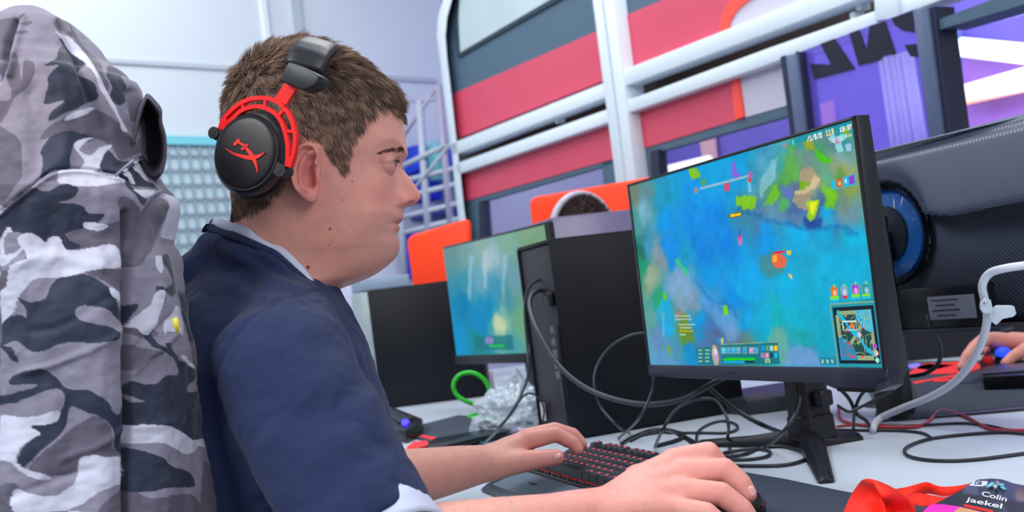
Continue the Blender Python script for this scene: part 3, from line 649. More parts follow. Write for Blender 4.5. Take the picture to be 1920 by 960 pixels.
for i, c in enumerate([C_(10, 150, 225), C_(90, 160, 130), C_(170, 215, 215), C_(245, 205, 0), C_(180, 120, 200), C_(215, 160, 180), C_(5, 70, 80), C_(10, 180, 225)]):
    x0 = 1427.5 + (i % 4) * 8.2; y0 = 648 + (i // 4) * 13; pic.poly([(x0, y0), (x0 + 6, y0 - .5), (x0 + 6.8, y0 + 9), (x0 + .6, y0 + 9.6)], c, 1, 0)
pic.poly([(1352, 645), (1459, 640), (1459, 641.5), (1352, 646.5)], GO, .9, 0)
(tx, ty), = to1([(1436, 682)]); pic.text(tx, ty + 2, '570', C_(225, 225, 150), 8)
# player portraits above the map
for x, y, c, c2 in ((1565, 546, C_(225, 110, 30), C_(240, 200, 190)), (1583.5, 545, C_(120, 170, 200), C_(215, 225, 235)), (1604.5, 542, C_(160, 60, 200), C_(240, 190, 235)), (1624.5, 541, C_(40, 140, 160), C_(170, 225, 225))):
    pic.ell((x, y), 10, 12, C_(140, 160, 110), 1, 0); pic.ell((x, y), 8.4, 10.4, c, 1, 0); pic.ell((x + 1, y + 3), 5, 6, c2, .8, 1); pic.ell((x, y - 11), 2.8, 3.6, C_(70, 215, 190), 1, 0)
    if x != 1583.5: pic.poly([(x - 8, y + 10), (x + 8, y + 9), (x + 8.4, y + 14), (x - 7.6, y + 15)], C_(130, 225, 20), 1, 0); pic.poly([(x - 7.6, y + 15.4), (x + 8.4, y + 14.4), (x + 8.6, y + 17.6), (x - 7.4, y + 18.4)], C_(50, 200, 225), 1, 0)
    else: pic.poly([(x - 3, y + 9), (x + 6, y + 8), (x + 6, y + 14), (x - 3, y + 15)], C_(225, 40, 60), 1, 0)
# the map
q = to1([(1555, 570), (1638, 563), (1656, 684), (1570, 683)])
x0, x1, y0, y1 = q[0][0] + 2, 760, 0, (q[0][1] + q[1][1]) / 2
pic.rect(x0, y0, x1, y1, C_(30, 150, 165)); pic.rect(x0, y0, x0 + 2, y1, GO); pic.rect(x0, y1 - 2, x1, y1, GO)
mx0, mx1, my0, my1 = x0 + 6, x1 - 8, 7, y1 - 7
pic.rect(mx0, my0, mx1, my1, C_(10, 26, 44))
U = (pic.X - mx0) / (mx1 - mx0); Vv = (pic.Y - my0) / (my1 - my0)
ins = (U > .05) & (U < .93) & (Vv > .06) & (Vv < .93) & ~((U < .14) & (Vv > .86)) & ~((U > .86) & (Vv < .12))
nn = noise2(U * 13, Vv * 13, 41, 1); path = np.abs(nn) < .13
edge = (np.minimum(np.minimum(U, 1 - U), np.minimum(Vv, 1 - Vv)) < .14) | (np.abs(U - Vv) < .05)
base = np.where((path | edge)[..., None], np.array(C_(150, 172, 128)), np.array(C_(28, 74, 72)))
base = np.where((np.abs(U + Vv - 1 + .03 * np.sin(U * 20)) < .045)[..., None] & ((U > .15) & (U < .9))[..., None], np.array(C_(20, 185, 225)), base)
base = np.where((((U - .95) ** 2 + (Vv - .95) ** 2) < .42 ** 2)[..., None] & ~path[..., None], np.array(C_(80, 190, 215)), base)
base = np.where((((U - .05) ** 2 + (Vv - .05) ** 2) < .42 ** 2)[..., None], np.array(C_(40, 140, 180)), base)
pic.I = np.where(ins[..., None], base, pic.I)
mr_ = random.Random(5)
for k in range(22):
    u, v = (mr_.uniform(.08, .38), mr_.uniform(.08, .38)) if k < 12 else (mr_.uniform(.1, .9), mr_.uniform(.05, .6))
    x, y = mx0 + u * (mx1 - mx0), my0 + v * (my1 - my0); pic.rect(x - 1.5, y - 2, x + 1.5, y + 2, C_(225, 50, 70))
for k in range(14):
    x, y = mx0 + mr_.uniform(.55, .9) * (mx1 - mx0), my0 + mr_.uniform(.55, .9) * (my1 - my0); pic.rect(x - 1.5, y - 2, x + 1.5, y + 2, C_(10, 160, 215))
for k in range(7):
    x, y = mx0 + mr_.uniform(.15, .8) * (mx1 - mx0), my0 + mr_.uniform(.2, .8) * (my1 - my0); pic.rect(x - 1.2, y - 1.5, x + 1.2, y + 1.5, C_(225, 200, 40))
vx, vy = mx0 + .2 * (mx1 - mx0), my0 + .58 * (my1 - my0); vw, vh = .34 * (mx1 - mx0), .17 * (my1 - my0)
for a in ((vx, vy, vx + vw, vy + 1.6), (vx, vy + vh - 1.6, vx + vw, vy + vh), (vx, vy, vx + 1.4, vy + vh), (vx + vw - 1.4, vy, vx + vw, vy + vh)): pic.rect(*a, WH)
for u, v, c in ((.42, .66, C_(235, 110, 60)), (.58, .5, C_(225, 190, 215)), (.92, .3, C_(170, 70, 215)), (.93, .18, C_(240, 190, 170)), (.93, .06, C_(150, 230, 220)), (.13, .9, C_(40, 190, 170))):
    x, y = mx0 + u * (mx1 - mx0), my0 + v * (my1 - my0); m_ = (((pic.X - x) ** 2 + (pic.Y - y) ** 2) < 22)[..., None]; pic.I = np.where(m_, np.array(c), pic.I)
pic.poly([(1537, 670), (1568, 669), (1570, 683), (1540, 683)], C_(20, 120, 135), .7, 0); 
for x in (1543, 1552, 1561): pic.ell((x, 677), 3, 4, C_(200, 220, 210), .8, 0)

def screen_mesh(name, pic_, o, ux, uy, off, n, m, parent, gain=1.0):
    Wp, Hp = pic_.W, pic_.H
    gx, gy = np.meshgrid((np.arange(Wp)) / (Wp - 1), (np.arange(Hp)) / (Hp - 1))
    V = o + gx.reshape(-1, 1) * ux + gy.reshape(-1, 1) * uy + n * off
    i = np.arange(Hp - 1)[:, None] * Wp + np.arange(Wp - 1)[None]; i = i.ravel()
    F = np.stack([i, i + 1, i + Wp + 1, i + Wp], 1)
    if np.dot(np.cross(ux, uy), n) < 0: F = F[:, ::-1].copy()
    C = lin(np.clip(pic_.I, 0, 1)).reshape(-1, 3) * gain
    return mk(name, V, F, m, parent, False, attr=C)
m_scr = mat_attr_emit('screen_picture', strength=1.0)
body = MB(); body.add(*box(scr(.5, .5, -.012) - SU * .004, wd * (W / 2 + .004), SNt * .0095, SU * (H / 2 + .007)))
body.build('casing', m_blk, mon, bevel=.002)
bz = MB()
for (u0, v0, u1, v1) in ((-.009, -.0, 0, 1.014), (1, 0, 1.009, 1.014), (-.009, 1.0, 1.009, 1.014)):
    c = (scr(u0, v0) + scr(u1, v1)) / 2 + SNt * .0006; bz.add(*box(c, wd * (u1 - u0) * W / 2, SNt * .0022, SU * (v1 - v0) * H / 2))
bz.build('bezel', m_blk2, mon, bevel=.0006)
screen_mesh('screen', pic, pL_, wd * W, SU * H, .0008, SNt, m_scr, mon)
# side wall towards the camera and the chin with its faceted corner
sd = [scr(1.009, 1.018, 0), scr(1.009, 1.018, -.022), scr(1.012, -.02, -.03), scr(1.012, -.075, -.014), scr(1.009, -.02, .004)]
o = mk('side_edge', *prism(sd, wd, .006), m_blk, mon, False); dobevel(o, .001, 2)
ch = MB(); rings = []
for u, top, bot, f0, f1 in ((-.009, 0, -.062, .003, .004), (.2, 0, -.066, .004, .006), (.80, 0, -.068, .004, .008), (.86, 0, -.090, .004, .012), (.985, 0, -.094, .004, .012), (1.012, -.004, -.070, .003, .006)):
    rings.append([scr(u, top, f0), scr(u, bot, f1), scr(u, bot - .004, -.020), scr(u, top, -.020)])
ch.add(*loft(rings)); ch.build('chin', mat('chin_plastic', rgb(24, 24, 44), .3, var=.03), mon, sharp=20, bevel=.001)
g = MB()
for i in range(26):
    u = .865 + i * .0044; c = scr(u, -.088, .0125); g.add(*box(c, wd * .0007, SNt * .001, SU * .0022))
g.build('vent', mat('vent_black', rgb(6, 6, 10), .6), mon, False)
mk('chin_corner', *prism([scr(.985, -.098, .0145), scr(1.016, -.075, .0085), scr(1.016, -.05, .008), scr(.995, -.06, .0135)], SNt, .004), m_grey, mon, False)
b_ = MB(); b_.add(*box(scr(.43, -.036, .0055), wd * .012, SNt * .0004, SU * .002)); b_.build('badge', mat('badge_grey', rgb(14, 14, 26), .4), mon, False)
# back bulge, neck, three-legged base
back = MB(); cB = scr(.5, .42, -.03); back.add(*box(cB, wd * .12, SNt * .014, SU * .09)); back.build('rear_housing', m_blk, mon, bevel=.01)
foot0 = np.array([*pz(1522, 836, 0)[:2], DESK])
colb = foot0 + UP * .012
ctop = scr(.5, .3, -.07); ctop = np.array([colb[0], colb[1], ctop[2]])
a_, b2 = wd * .024, N3(SN) * .026
rings = []
for t, s_ in ((0, 1.12), (.16, 1.06), (.165, .98), (.6, .96), (1, .9)):
    c = colb + (ctop - colb) * t; rings.append([c - a_ * s_ - b2 * s_, c + a_ * s_ - b2 * s_, c + a_ * s_ + b2 * .6 * s_, c + a_ * .6 * s_ + b2 * s_, c - a_ * .6 * s_ + b2 * s_, c - a_ * s_ + b2 * .6 * s_])
nk = MB(); nk.add(*loft(rings)); nk.build('neck', mat('neck_plastic', rgb(18, 18, 28), .35), mon, sharp=25, bevel=.0015)
mk('neck_mount', *tube([ctop - UP * .03, scr(.5, .32, -.03)], .022, 16, sub=1), m_blk, mon)
hk = MB(); c = colb + UP * .062 + wd * .034 - SN * .004; hk.add(*box(c, wd * .012, N3(SN) * .012, UP * .012)); hk.build('cable_hook', m_blk, mon, bevel=.004)
def foot(tipxy, w0, w1, m):
    tip = np.array([tipxy[0], tipxy[1], DESK]); d = N3(tip - foot0); s = np.cross(UP, d); L = np.linalg.norm(tip - foot0); rings = []
    for t, w_, h in ((-.02 / L, w0, .024), (.12, w0 * .95, .026), (.5, (w0 + w1) / 2, .016), (.97, w1, .010), (1, w1 * .8, .007)):
        c = foot0 + d * L * t; z = UP
        rings.append([c - s * w_, c + s * w_, c + s * w_ * .9 + z * h * .5, c + s * w_ * .35 + z * h, c - s * w_ * .35 + z * h, c - s * w_ * .9 + z * h * .5])
    b = MB(); b.add(*loft(rings)); return b.build('foot', m, mon, sharp=25, bevel=.001)
foot(pz(1550, 907)[:2], .021, .011, m_blk); foot(pz(1310, 836)[:2], .020, .012, m_blk); foot((foot0 + N3(-SN) * .075 + wd * .02)[:2], .026, .02, m_blk)

# ================================================================ second monitor further down the row
q0 = P(855.6, 660, 2.86); q0[2] = zb; q1 = P(1042, 655, 2.42); q1[2] = zb
wd2 = N3(q1 - q0); q1 = q0 + wd2 * W; n2 = N3(np.cross(wd2, UP)); n2 = -n2 if n2[0] > 0 else n2
pic2 = Pic(300, 170, painter(300, 170, q0, n2, q0, wd2 * W, UP * H))
pic2.field([(850, 470, C_(110, 150, 150)), (870, 480, C_(120, 165, 165)), (900, 460, C_(140, 180, 170)), (950, 450, C_(130, 180, 160)), (990, 430, C_(130, 170, 140)), (1000, 470, C_(120, 165, 120)), (870, 530, C_(60, 150, 175)), (870, 570, C_(0, 130, 185)), (900, 600, C_(0, 140, 200)), (860, 640, C_(0, 150, 210)),
  (900, 520, C_(110, 170, 195)), (920, 490, C_(170, 200, 210)), (930, 540, C_(60, 150, 190)), (920, 580, C_(0, 140, 190)), (950, 560, C_(70, 150, 160)), (960, 520, C_(110, 160, 180)), (975, 600, C_(110, 170, 130)), (960, 640, C_(70, 160, 170)), (940, 610, C_(190, 210, 170)), (985, 540, C_(110, 160, 130)), (900, 650, C_(20, 140, 150)), (1020, 560, C_(90, 150, 120))], 3.2)
pic2.warp(6, .06, 5)
for p_, c in (([(880, 480), (888, 480), (884, 560), (878, 560)], C_(170, 210, 230)), ([(904, 470), (916, 470), (912, 540), (908, 540)], C_(200, 215, 225)), ([(944, 480), (952, 480), (948, 540), (940, 590)], C_(170, 205, 230)), ([(925, 592), (946, 600), (944, 622), (930, 625)], C_(215, 225, 180))): pic2.poly(p_, c, .6, 3, rough=4)
pic2.poly([(890, 630), (962, 628), (964, 655), (892, 656)], C_(20, 120, 130), .8, 1); pic2.poly([(910, 632), (926, 632), (926, 644), (911, 644)], C_(150, 140, 210), .9, 1); pic2.poly([(918, 646), (946, 646), (946, 650), (918, 650)], C_(40, 200, 60), 1, 0)
mon2 = thing('gaming_monitor', 'smaller looking blue lit monitor in the distance beside the upright black computer', 'monitor', [*(q0 + wd2 * W / 2 - n2 * .12)[:2], DESK])
b_ = MB(); b_.add(*box(q0 + wd2 * W / 2 + UP * (H / 2) - n2 * .012, wd2 * (W / 2 + .006), n2 * .010, UP * (H / 2 + .006))); b_.build('casing', m_blk, mon2, bevel=.002)
b_ = MB(); b_.add(*box(q0 + wd2 * W / 2 - UP * .01 - n2 * .006, wd2 * (W / 2 + .006), n2 * .011, UP * .012)); b_.build('chin', m_blk, mon2, bevel=.002)
screen_mesh('screen', pic2, q0, wd2 * W, UP * H, .001, n2, m_scr, mon2, .9)
c = q0 + wd2 * W / 2 - n2 * .09; b_ = MB(); b_.add(*box([c[0], c[1], DESK + .12], wd2 * .025, n2 * .02, UP * .12)); b_.add(*box(c * [1, 1, 0] + UP * (DESK + .18) + n2 * .04, wd2 * .03, n2 * .05, UP * .03)); b_.build('neck', m_blk, mon2, bevel=.003)
b_ = MB(); b_.add(*box([c[0], c[1], DESK + .007], wd2 * .12, n2 * .09, UP * .007)); b_.build('foot', m_blk, mon2, bevel=.003)

# ================================================================ computer towers
m_tw = mat('tower_black', rgb(9, 12, 22), 0.5, spec=.3, var=.05, bump=.05, bscale=700, bdist=.0003)
m_twb = mat('tower_rear', rgb(38, 33, 44), 0.5, var=.05, bump=.2, bscale=1100, bdist=.0005)
def tower(A, dirL, dirN, Lr, Wd, Hh, label, nub=True):
    A = np.array([A[0], A[1], DESK]); t = thing('computer_tower', label, 'computer', A + dirL * Lr / 2 + dirN * Wd / 2)
    c = A + dirL * Lr / 2 + dirN * Wd / 2 + UP * (Hh / 2 + .006)
    b = MB(); b.add(*box(c, dirL * (Lr / 2 - .004), dirN * (Wd / 2 - .004), UP * (Hh / 2 - .006))); b.build('case', m_twb, t, bevel=.004)
    b = MB(); b.add(*box(A + dirL * Lr / 2 + dirN * .0 + UP * (Hh / 2 + .004), dirL * (Lr / 2 + .001), dirN * .003, UP * (Hh / 2))); b.build('side_panel', m_tw, t, bevel=.0015)
    b = MB(); b.add(*box(A + dirL * Lr / 2 + dirN * Wd + UP * (Hh / 2 + .004), dirL * (Lr / 2 + .001), dirN * .003, UP * (Hh / 2))); b.build('side_panel', m_tw, t, bevel=.0015)
    b = MB(); b.add(*box(A + dirL * Lr / 2 + dirN * Wd / 2 + UP * (Hh + .004), dirL * (Lr / 2), dirN * (Wd / 2 + .002), UP * .004)); b.build('top_panel', m_tw, t, bevel=.002)
    b = MB(); b.add(*box(A + dirL * (Lr + .006) + dirN * Wd / 2 + UP * (Hh / 2 + .004), dirL * .008, dirN * (Wd / 2), UP * (Hh / 2))); b.build('front_panel', m_tw, t, bevel=.004)
    for a_, b2 in ((.04, .03), (.04, Wd - .03), (Lr - .04, .03), (Lr - .04, Wd - .03)): mk('rubber_foot', *tube([A + dirL * a_ + dirN * b2, A + dirL * a_ + dirN * b2 + UP * .01], .012, 12, sub=1), m_blk2, t)
    return t, A
tA = pz(1077, 826)[:2]; tB = pz(1336, 781)[:2]; tL_ = N3([tB[0] - tA[0], tB[1] - tA[1], 0]); tN = N3(np.cross(UP, tL_)); Lt_ = np.linalg.norm(tB - tA)
TH = P(1037, 455, tA[1])[2] - DESK
t1, A1 = tower(tA, tL_, tN, Lt_ + .06, .205, TH, 'big black computer tower with a power cable in its narrow rear beside the monitor')
rear = lambda b, z, off=.004: A1 - tL_ * off + tN * b + UP * z
b_ = MB(); b_.add(*box(rear(.03, TH * .72), tN * .018, tL_ * .006, UP * .014)); b_.build('power_socket', m_blk2, t1, bevel=.003)
for z in (.56, .50, .44, .38, .33): b_ = MB(); b_.add(*box(rear(.028, TH * z), tN * .012, tL_ * .003, UP * .007)); b_.build('port', mat('port_grey', rgb(96, 86, 104), .4), t1, bevel=.001)
b_ = MB(); b_.add(*box(rear(.155, TH * .12, .005), tN * .012, tL_ * .001, UP * .018)); b_.build('sticker', mat('sticker_pale', rgb(196, 186, 200), .5), t1, False)
b_ = MB(); b_.add(*box(rear(.004, TH * .16, .006), tN * .004, tL_ * .004, UP * .16)); b_.build('panel_lip', m_blk2, t1, bevel=.001)
# glossy black case behind it, a little taller
bA = P(1037, 440, 2.78); bh = P(1037, 438, 2.80)[2] - DESK
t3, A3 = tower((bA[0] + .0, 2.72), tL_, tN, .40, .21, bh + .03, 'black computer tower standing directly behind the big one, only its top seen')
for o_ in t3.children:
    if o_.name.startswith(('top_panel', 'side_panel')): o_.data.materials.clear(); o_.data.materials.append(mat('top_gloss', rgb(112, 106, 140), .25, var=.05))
tA2 = pz(716, 768)[:2]; tB2 = pz(896, 745)[:2]; d2 = N3([tB2[0] - tA2[0], tB2[1] - tA2[1], 0]); n2_ = N3(np.cross(UP, d2)); L2_ = np.linalg.norm(tB2 - tA2)
T2 = P(690, 550, tA2[1])[2] - DESK
t2, A2 = tower(tA2, d2, n2_, L2_ + .02, .21, T2, 'wide black computer tower just right of the player in navy, behind his chest')

# ================================================================ big monitor seen from behind at the right
cA = P(1625, 293, 1.80); cB_ = P(1925, 211, 1.475); cB_[2] = cA[2]
dc = N3([.45, -.893, 0]); nc = N3(np.cross(UP, dc)); nc = -nc if nc[0] > 0 else nc       # back faces the camera side
mc = thing('curved_monitor', 'big curved black monitor seen from behind with a blue glowing ring at the right edge', 'monitor', [*(cA + dc * .2)[:2], DESK])
HT = cA[2]; HB = DESK + .150
def cp(a, z, off=0):                                 # a along the width from cA, curved slab
    aa = a - .10; bend = .10 * (aa / .35) ** 2 * .5
    return np.array([*(cA + dc * a)[:2], z]) + nc * (off + bend * .6)
RCa = None
ringc = hit(1657, 440, cA + nc * .045, nc); ra = np.dot(ringc - cA, dc); rz = ringc[2]
na, nz_ = 150, 110; a0_, a1_ = ra - .36, ra + .36; V = []
def hgt(a, z):                                       # relief of the rear cover
    v = (z - HB) / (HT - HB); r = math.hypot(a - ra, z - rz)
    zw = rz + .020 - .14 * min(max(abs(a - ra) - .10, -.02), .06) + .03 * max(abs(a - ra) - .16, 0)
    wing = 1 / (1 + math.exp(-(z - zw) / .0025)); lo = .008 + .040 * max(z - HB, 0) / (zw - HB); hi_ = .074 - .034 * ((z - zw) / (HT - zw)) ** 1.5
    h = lo * (1 - wing) + hi_ * wing; k = math.exp(-((r) / .112) ** 8); h = h * (1 - k) + .040 * k
    h -= .024 / (1 + math.exp(-(z - (HT - .016)) / .002))
    if r < .090: h = .036
    if r < .078: h = .018
    return h
for i in range(na + 1):
    a = a0_ + (a1_ - a0_) * i / na
    for j in range(nz_ + 1):
        z = HB + (HT - HB) * j / nz_; e = min(i, na - i, j, nz_ - j); V.append(cp(a, z, hgt(a, z) if e > 0 else 0))
F = [(i * (nz_ + 1) + j, (i + 1) * (nz_ + 1) + j, (i + 1) * (nz_ + 1) + j + 1, i * (nz_ + 1) + j + 1) for i in range(na) for j in range(nz_)]
k0 = len(V); V += [cp(a0_, HB, -.012), cp(a1_, HB, -.012), cp(a1_, HT, -.012), cp(a0_, HT, -.012)]
bi = [i * (nz_ + 1) for i in range(na + 1)]; ti = [i * (nz_ + 1) + nz_ for i in range(na + 1)]
F += [tuple(bi[::-1] + [k0, k0 + 1]), tuple(ti + [k0 + 2, k0 + 3]), (k0, k0 + 3, k0 + 2, k0 + 1), tuple(list(range(0, nz_ + 1)) + [k0 + 3, k0]), tuple([k0 + 1, k0 + 2] + [na * (nz_ + 1) + j for j in range(nz_, -1, -1)])]
m_rear = mat('ribbed_cover', rgb(74, 80, 98), .36, var=.03)
nt = m_rear.node_tree; bsdf = nt.nodes['Principled BSDF']; wv = nt.nodes.new('ShaderNodeTexWave'); wv.wave_type = 'RINGS'; wv.rings_direction = 'SPHERICAL'; wv.inputs['Scale'].default_value = 60
tcn = nt.nodes.new('ShaderNodeTexCoord'); mpn = nt.nodes.new('ShaderNodeMapping'); ctr = cp(ra + .85, rz + .55); mpn.inputs['Location'].default_value = [-float(v) for v in ctr]
nt.links.new(tcn.outputs['Object'], mpn.inputs['Vector']); nt.links.new(mpn.outputs['Vector'], wv.inputs['Vector'])
bpn = nt.nodes.new('ShaderNodeBump'); bpn.inputs['Strength'].default_value = .5; bpn.inputs['Distance'].default_value = .0007; nt.links.new(wv.outputs['Fac'], bpn.inputs['Height']); nt.links.new(bpn.outputs['Normal'], bsdf.inputs['Normal'])
o = mk('rear_cover', V, F, m_rear, mc); fixn(o)
o = mk('top_strip', *loft([[cp(a, HT - .002, -.014), cp(a, HT + .004, -.010), cp(a, HT + .004, .012), cp(a, HT - .012, .020)] for a in np.linspace(a0_, a1_, 30)]), mat('strip_grey', rgb(104, 116, 136), .3), mc, sharp=40)
o = mk('screen', *loft([[cp(a, HB + .01, -.016), cp(a, HT - .006, -.016), cp(a, HT - .006, -.012), cp(a, HB + .01, -.012)] for a in np.linspace(a0_, a1_, 30)]), m_blk2, mc, sharp=40)
def ringmesh(name, r0, r1, off0, off1, m, par, seg=64, th=.006):
    an = np.linspace(0, 2 * math.pi, seg, endpoint=False); base_ = cp(ra, rz, .0)
    e = lambda r, off: [base_ + dc * r * math.cos(x) + UP * r * math.sin(x) + nc * off for x in an]
    return mk(name, *loft([e(r0, off0 - th), e(r0, off0), e(r1, off1), e(r1, off1 - th)], cap=False), m, par, sharp=50)
ringmesh('ring_bezel', .087, .074, .048, .038, mat('ring_dark', rgb(12, 15, 26), .2), mc, th=.02)
m_blue = mat('ring_blue', rgb(10, 60, 130), .12, var=.5, vscale=26, coat=.8, bump=.8, bscale=60, bdist=.002, emis=rgb(10, 90, 190), estr=.14)
ringmesh('light_ring', .076, .046, .028, .038, m_blue, mc)
grooves = MB()
for i in range(88):
    x = 2 * math.pi * i / 88; p0 = cp(ra, rz) + (dc * math.cos(x) + UP * math.sin(x)) * .048 + nc * .0395; p1 = cp(ra, rz) + (dc * math.cos(x + .28) + UP * math.sin(x + .28)) * .074 + nc * .030
    grooves.add(*tube([p0, (p0 + p1) / 2 + nc * .001, p1], (.0006), 6, sub=3))
grooves.build('ring_ribs', mat('rib_blue', rgb(40, 110, 180), .2, coat=.5), mc)
ringmesh('hub', .048, .018, .046, .052, mat('hub_dark', rgb(28, 32, 44), .3), mc, th=.03)
b_ = MB(); b_.add(*box(cp(ra, rz, .060), dc * .018, nc * .02, UP * .03)); b_.build('arm_socket', m_blk2, mc, bevel=.003)
sc_ = cp(ra, DESK, .075); b_ = MB(); b_.add(*box([sc_[0], sc_[1], (DESK + rz) / 2 + .01], dc * .03, nc * .014, UP * (rz - DESK) / 2)); b_.build('neck', m_blk, mc, bevel=.004)
lbc = hit(1784, 576, cp(ra, 0, .078), nc); b_ = MB(); b_.add(*box(lbc, dc * .043, nc * .001, UP * .018)); sk_ = b_.build('sticker', mat('label_grey', rgb(112, 116, 132), .5), mc, False)
b_ = MB(); b_.add(*box(lbc - dc * .034 + nc * -.0115, dc * .100, nc * .010, UP * .034)); b_.build('port_cover', m_blk2, mc, bevel=.004)
b_ = MB(); b_.add(*box(lbc - UP * .036 - dc * .03 + nc * -.010, dc * .115, nc * .014, UP * .004)); b_.build('lower_edge', m_grey, mc, bevel=.003)
for i in range(4):
    b_ = MB(); b_.add(*box(lbc + UP * (.012 - i * .008) - dc * .01 + nc * .0015, dc * (.026 - .008 * (i % 2)), nc * .0004, UP * .0007)); b_.build('print_line', m_blk2, sk_, False)
fb = pz(1652, 742); f1_ = pz(1700, 768); 
bs = MB(); rings = []
for (px, py), w_, h in (((1640, 712), .03, .16), ((1660, 740), .034, .05), ((1690, 766), .03, .03), ((1712, 772), .012, .012)):
    c = pz(px + 0, py + 20 if py < 760 else py); s = E1; rings.append([c - s * w_, c + s * w_, c + s * w_ * .7 + UP * h, c - s * w_ * .7 + UP * h])
bs.add(*loft(rings)); bs.build('foot', m_blk, mc, bevel=.003)
ft = pz(1655, 760); mk('foot_tip', *loft([[ft + E2 * -.03 - E1 * .02, ft + E2 * -.03 + E1 * .02, ft + E2 * -.03 + UP * .004], [ft + E2 * .06 - E1 * .03, ft + E2 * .06 + E1 * .03, ft + E2 * .06 + UP * .05]]), m_grey, mc, False)

dv = mk('dark_backdrop', *prism([pz(1560, 690), pz(2020, 650), pz(2020, 650) + UP * .19, pz(1560, 690) + UP * .19], nc, .02), mat('backdrop_black', rgb(22, 24, 34), .7), None, False); tag(dv, 'added low black divider behind the curved monitor at the right', 'backdrop')  # black backdrop added in place of far dark chair legs and people
# ================================================================ the player
person = thing('person', 'person in a navy tee playing at the keyboard with a red and black headset', 'person', (-0.24, 1.15, 0))
TH_ = R_(4)
HF = np.array([math.cos(TH_), math.sin(TH_), 0]); HL = np.array([-math.sin(TH_), math.cos(TH_), 0])      # forward, left (away)
HO = P(600, 300, 1.15)
def hl(px, py, y=0.0):                               # photo point on the plane at local y -> local x, z
    q = hit(px, py, HO + HL * y, HL) - HO; return np.array([np.dot(q, HF), q[2]])
def hw(v):                                           # local -> world
    v = np.asarray(v, float); return HO + v[..., 0:1] * HF + v[..., 1:2] * HL + v[..., 2:3] * UP
def h3(px, py, y): a = hl(px, py, y); return np.array([a[0], y, a[1]])

front_px = [(566, 88), (600, 93), (640, 108), (680, 132), (715, 163), (742, 197), (755, 222), (759.7, 255), (762, 286), (754.5, 312), (762, 325), (771, 337), (781.5, 352), (788, 365), (786.5, 375), (774, 384), (763, 389), (758, 393), (756.5, 403), (754, 411), (748.5, 418), (748.5, 424), (747, 431), (746.5, 440), (749, 452), (749, 464), (743, 480), (727, 495), (697, 514), (664, 529), (629, 546), (606, 575), (592, 620), (585, 680)]
back_px = [(566, 88), (530, 94), (495, 110), (465, 136), (443, 170), (430, 210), (425, 250), (427, 290), (432, 325), (437, 355), (440, 385), (438, 410), (428, 440), (410, 480), (395, 540), (390, 620)]
base_px = [(755, 222), (759.7, 255), (761, 286), (752, 314), (748, 340), (747, 365), (749, 388), (752, 400), (749, 415), (746, 431), (745, 440), (748, 452)]
def curve(px): 
    a = np.array([hl(*p) for p in px]); a = crom(np.c_[a, np.zeros(len(a))], 10)[:, :2]; o_ = np.argsort(-a[:, 1]); return a[o_]
fc, bc, gc = curve(front_px), curve(back_px), curve(base_px)
ztop = hl(566, 88)[1] + .0005; zbot = -.235
NR, NT = 340, 400
zs = ztop - (ztop - zbot) * (np.linspace(0, 1, NR) ** 1.0)
zs[:12] = ztop - (ztop - zs[12]) * (np.linspace(0, 1, 13)[:12] ** 2)
ip = lambda c: np.interp(-zs, -c[:, 1], c[:, 0])
xf, xb = ip(fc), ip(bc)
xg = np.where((zs < gc[0, 1]) & (zs > gc[-1, 1]), ip(gc), xf)
Z = lambda px, py: hl(px, py)[1]
def tab(rows): a = np.array(sorted([(-Z(*p), v) for p, v in rows])); return np.interp(-zs, a[:, 0], a[:, 1])
wv_ = tab([((566, 88), .002), ((567, 92), .022), ((569, 100), .036), ((572, 115), .051), ((576, 140), .064), ((580, 180), .0745), ((590, 240), .0785), ((600, 300), .0765), ((605, 350), .0725), ((610, 400), .0695), ((610, 440), .0675), ((600, 480), .0655), ((580, 520), .0655), ((560, 570), .072), ((545, 640), .09)])
pf = tab([((566, 88), 2.0), ((600, 200), 2.15), ((660, 280), 2.35), ((660, 350), 2.25), ((660, 420), 2.05), ((660, 470), 1.95), ((640, 520), 2.0), ((600, 600), 2.0)])
xc = tab([((566, 88), hl(566, 88)[0]), ((560, 140), hl(555, 140)[0]), ((560, 250), hl(560, 250)[0]), ((565, 350), hl(572, 350)[0]), ((560, 420), hl(575, 420)[0]), ((545, 480), hl(555, 480)[0]), ((525, 540), hl(520, 540)[0]), ((500, 620), hl(492, 620)[0])])
t = np.linspace(0, 2 * math.pi, NT, endpoint=False); t = t - 0.42 * np.sin(t) * 0.8        # denser at the front
ct, st = np.cos(t), np.sin(t)
def sect(xe): 
    a = np.where(ct[None] > 0, (xe - xc)[:, None], (xc - xb)[:, None]); p_ = np.where(ct[None] > 0, pf[:, None], 2.05)
    return xc[:, None] + a * np.sign(ct)[None] * np.abs(ct)[None] ** (2 / p_)
p_ = np.where(ct[None] > 0, pf[:, None], 2.05)
Yh = wv_[:, None] * np.sign(st)[None] * np.abs(st)[None] ** (2 / p_)
Xg = sect(xg)
Zh = np.repeat(zs[:, None], NT, 1)
nose_w = tab([((760, 270), .010), ((754, 312), .0085), ((771, 337), .0100), ((781, 352), .0118), ((788, 366), .0145), ((775, 384), .0165), ((760, 391), .011), ((756, 403), .016), ((749, 418), .024), ((747, 440), .018), ((749, 460), .02)])
prot = np.maximum(xf - xg, -0.004)
Xh = Xg + np.where(ct[None] > 0, prot[:, None] * np.exp(-(np.abs(Yh) / nose_w[:, None]) ** 2.3), 0)
Vh = np.stack([Xh, Yh, Zh], -1).reshape(-1, 3)
